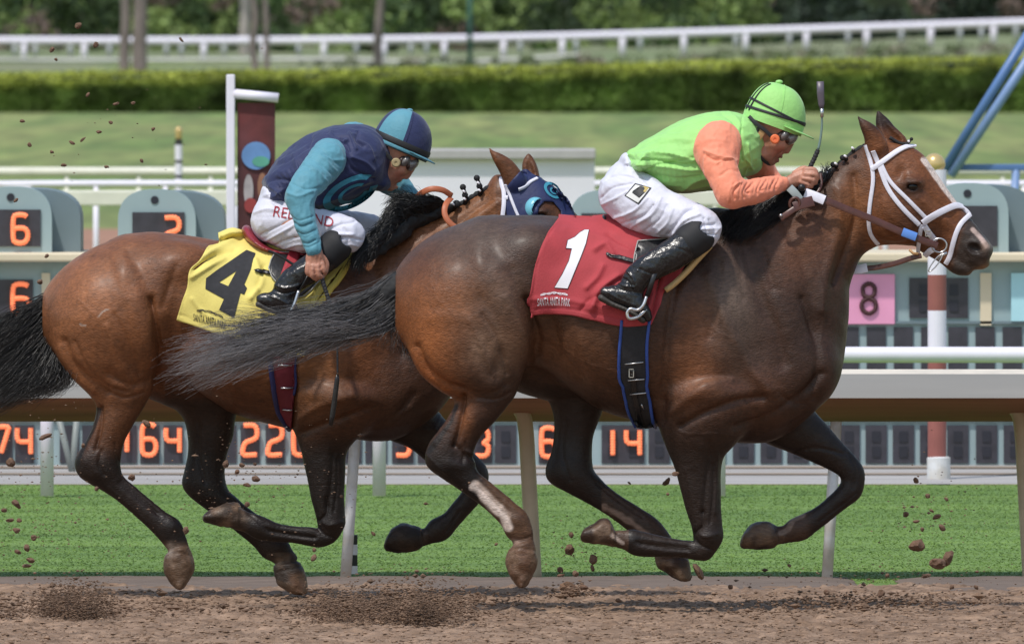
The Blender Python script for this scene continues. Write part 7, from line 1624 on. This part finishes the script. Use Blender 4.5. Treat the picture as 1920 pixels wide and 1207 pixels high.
for key, L in dict(a=[(1739, 930, 6, 5), (1767, 989, 8, 5), (1757, 968, 9, 5), (1699, 964, 6, 6), (1718, 977, 6, 3), (1774, 935, 5, 3), (1717, 900, 6, 5), (1736, 1079, 10, 4), (1746, 957, 5, 3), (1729, 992, 4, 4), (1785, 1100, 5, 4), (1664, 1078, 4, 4), (1830, 1100, 5, 3), (1652, 1112, 7, 7), (1620, 1095, 5, 4)],
                   b=[(1112, 1048, 8, 8), (1050, 1068, 6, 6), (1051, 1078, 7, 3), (1079, 1075, 6, 7), (1071, 1002, 4, 6), (1111, 1065, 4, 6), (1250, 903, 5, 9), (1252, 926, 3, 3), (1266, 888, 7, 4), (1291, 1083, 7, 5), (1095, 1100, 8, 5), (1160, 1125, 6, 4)],
                   c=[(30, 944, 10, 6), (7, 956, 6, 4), (19, 975, 8, 4), (31, 994, 7, 6), (63, 1008, 6, 5), (50, 1027, 6, 7), (33, 1034, 7, 4), (57, 1050, 8, 5), (50, 1060, 8, 4), (21, 867, 8, 9), (85, 818, 14, 5), (36, 975, 5, 4)],
                   d=[(247, 895, 7, 6), (424, 869, 6, 7), (480, 897, 8, 6), (463, 909, 7, 4), (348, 994, 6, 7), (463, 945, 6, 5), (181, 916, 4, 5), (588, 1046, 5, 8), (453, 872, 5, 4), (275, 795, 9, 5), (445, 884, 5, 4), (156, 835, 4, 4), (590, 1030, 4, 4), (478, 870, 4, 3)],
                   e=[(147, 48, 7, 5), (180, 84, 5, 6), (98, 93, 4, 6), (340, 75, 6, 2.5), (42, 227, 5, 3), (55, 272, 4, 4), (135, 268, 6, 3), (155, 262, 7, 2.5), (97, 285, 4, 3), (185, 248, 5, 3), (207, 230, 4, 3), (120, 310, 5, 3), (165, 178, 5, 2.5), (218, 195, 7, 3), (250, 193, 4, 3), (30, 376, 5, 3), (266, 302, 4, 3), (200, 313, 5, 3), (287, 242, 3, 4), (88, 480, 5, 4), (75, 528, 5, 5), (105, 112, 3, 3)],
                   f=[(700, 1000, 5, 3), (930, 1020, 4, 3), (1180, 905, 4, 2), (880, 905, 3, 2), (640, 930, 3, 3), (1480, 1060, 4, 3), (1550, 1110, 6, 5), (1370, 1100, 5, 5)]).items():
    for x, y, a, b in L:
        k += 1; r_ = np.random.default_rng(k); clod(x, y, a, b, r_.uniform(-.5, .6) if key != 'e' else r_.uniform(.6, 1.8), LB[key], {'a': 'dirt lumps ahead of the forelegs', 'b': 'dirt lumps under the front horse', 'c': 'dirt lumps at the left edge', 'd': 'dirt lumps around the rear horse', 'e': 'dirt lumps high at upper left', 'f': 'dirt lumps low over the verge'}[key], an=r_.uniform(-50, 50), seed=k)
M_spray = mat('dark_sprayed_dirt', (.115, .070, .045), rough=1, var=.5, nscale=14, col2=(.19, .12, .08))
def spray(name, lab, blobs, rng_):
    C = []; S_ = []
    for cx, cy, sx, sy, n, Y0, Y1, smin, smax in blobs:
        x = rng_.normal(cx, sx, n); y = cy + np.abs(rng_.normal(0, sy, n)) * np.where(rng_.random(n) < .72, -1, .35); Y = rng_.uniform(Y0, Y1, n); C.append(P(x, y, Y)); S_.append(rng_.uniform(smin, smax, n) ** 1.0 / 500)
    C = np.concatenate(C); S_ = np.concatenate(S_); n = len(C); S_ = S_ * np.where(rng_.random(n) < .05, 2.3, 1)
    O = np.array([(1, 0, 0), (-1, 0, 0), (0, 1, 0), (0, -1, 0), (0, 0, 1), (0, 0, -1)], float); FF = np.array([(0, 2, 4), (2, 1, 4), (1, 3, 4), (3, 0, 4), (2, 0, 5), (1, 2, 5), (3, 1, 5), (0, 3, 5)])
    V = C[:, None] + O[None] * S_[:, None, None] * rng_.uniform(.5, 1.3, (n, 6, 1)) * np.array([1.5, 1, .8]); Fq = (FF[None] + 6 * np.arange(n)[:, None, None]).reshape(-1, 3)
    o = mesh(name, V.reshape(-1, 3), Fq, M_spray, None, smooth=False); tag(o, lab, "dirt", kind="stuff")
spray("kicked_up_dirt", "loose brown dirt spraying up from the track under the hooves", [
    (140, 1166, 38, 30, 9000, -1.0, -.2, .8, 2.5), (0, 1155, 26, 16, 600, -1.2, .9, 1.2, 4), (640, 1168, 40, 26, 5000, -1.2, -.3, .8, 2.5), (770, 1172, 55, 32, 12000, -1.4, -.4, .8, 2.6), (1070, 1112, 22, 10, 200, -.4, .5, 1, 3.5),
    (1590, 1135, 90, 12, 800, -.6, .9, 1, 3.5), (1440, 1150, 60, 8, 250, -.6, .9, 1, 3.2), (350, 1150, 120, 14, 700, -.8, .9, 1, 3.4), (1750, 1130, 90, 10, 300, -.6, .9, 1, 3), (900, 1128, 60, 10, 250, -.6, .9, 1, 3)], rng)
def litter(name, lab, n, rng_):
    x = rng_.uniform(-2.2, 2.2, n); y = rng_.uniform(-3.3, 1.9, n); C = np.stack([x, y, dirt_h(x, y) + .006], -1); S_ = (rng_.random(n) ** 2.2 * .0065 + .0016)
    O = np.array([(1, 0, 0), (-1, 0, 0), (0, 1, 0), (0, -1, 0), (0, 0, 1), (0, 0, -1)], float); FF = np.array([(0, 2, 4), (2, 1, 4), (1, 3, 4), (3, 0, 4), (2, 0, 5), (1, 2, 5), (3, 1, 5), (0, 3, 5)])
    V = C[:, None] + O[None] * S_[:, None, None] * rng_.uniform(.5, 1.3, (n, 6, 1)) * np.array([1.9, 1.3, .8]); Fq = (FF[None] + 6 * np.arange(n)[:, None, None]).reshape(-1, 3)
    tag(mesh(name, V.reshape(-1, 3), Fq, M_dirt, None, smooth=False), lab, "dirt", kind="stuff")
litter("loose_track_crumbs", "loose crumbs of dirt lying over the churned track", 30000, rng)
bl = []
for cx, cy, sx, sy, n in ((60, 1000, 70, 90, 160), (300, 1000, 160, 70, 110), (420, 930, 70, 60, 90), (1740, 1000, 50, 70, 110), (1080, 1040, 40, 40, 50), (1700, 1090, 120, 20, 120), (620, 950, 120, 90, 60), (150, 300, 140, 90, 30), (80, 880, 60, 60, 60), (520, 900, 60, 50, 50), (1400, 1090, 200, 18, 80)):
    bl.append((cx, cy, sx, sy, n, -.6, .8, .7, 2.0))
spray("dirt_specks", "fine dirt specks hanging in the air behind and below the horses", bl, rng)
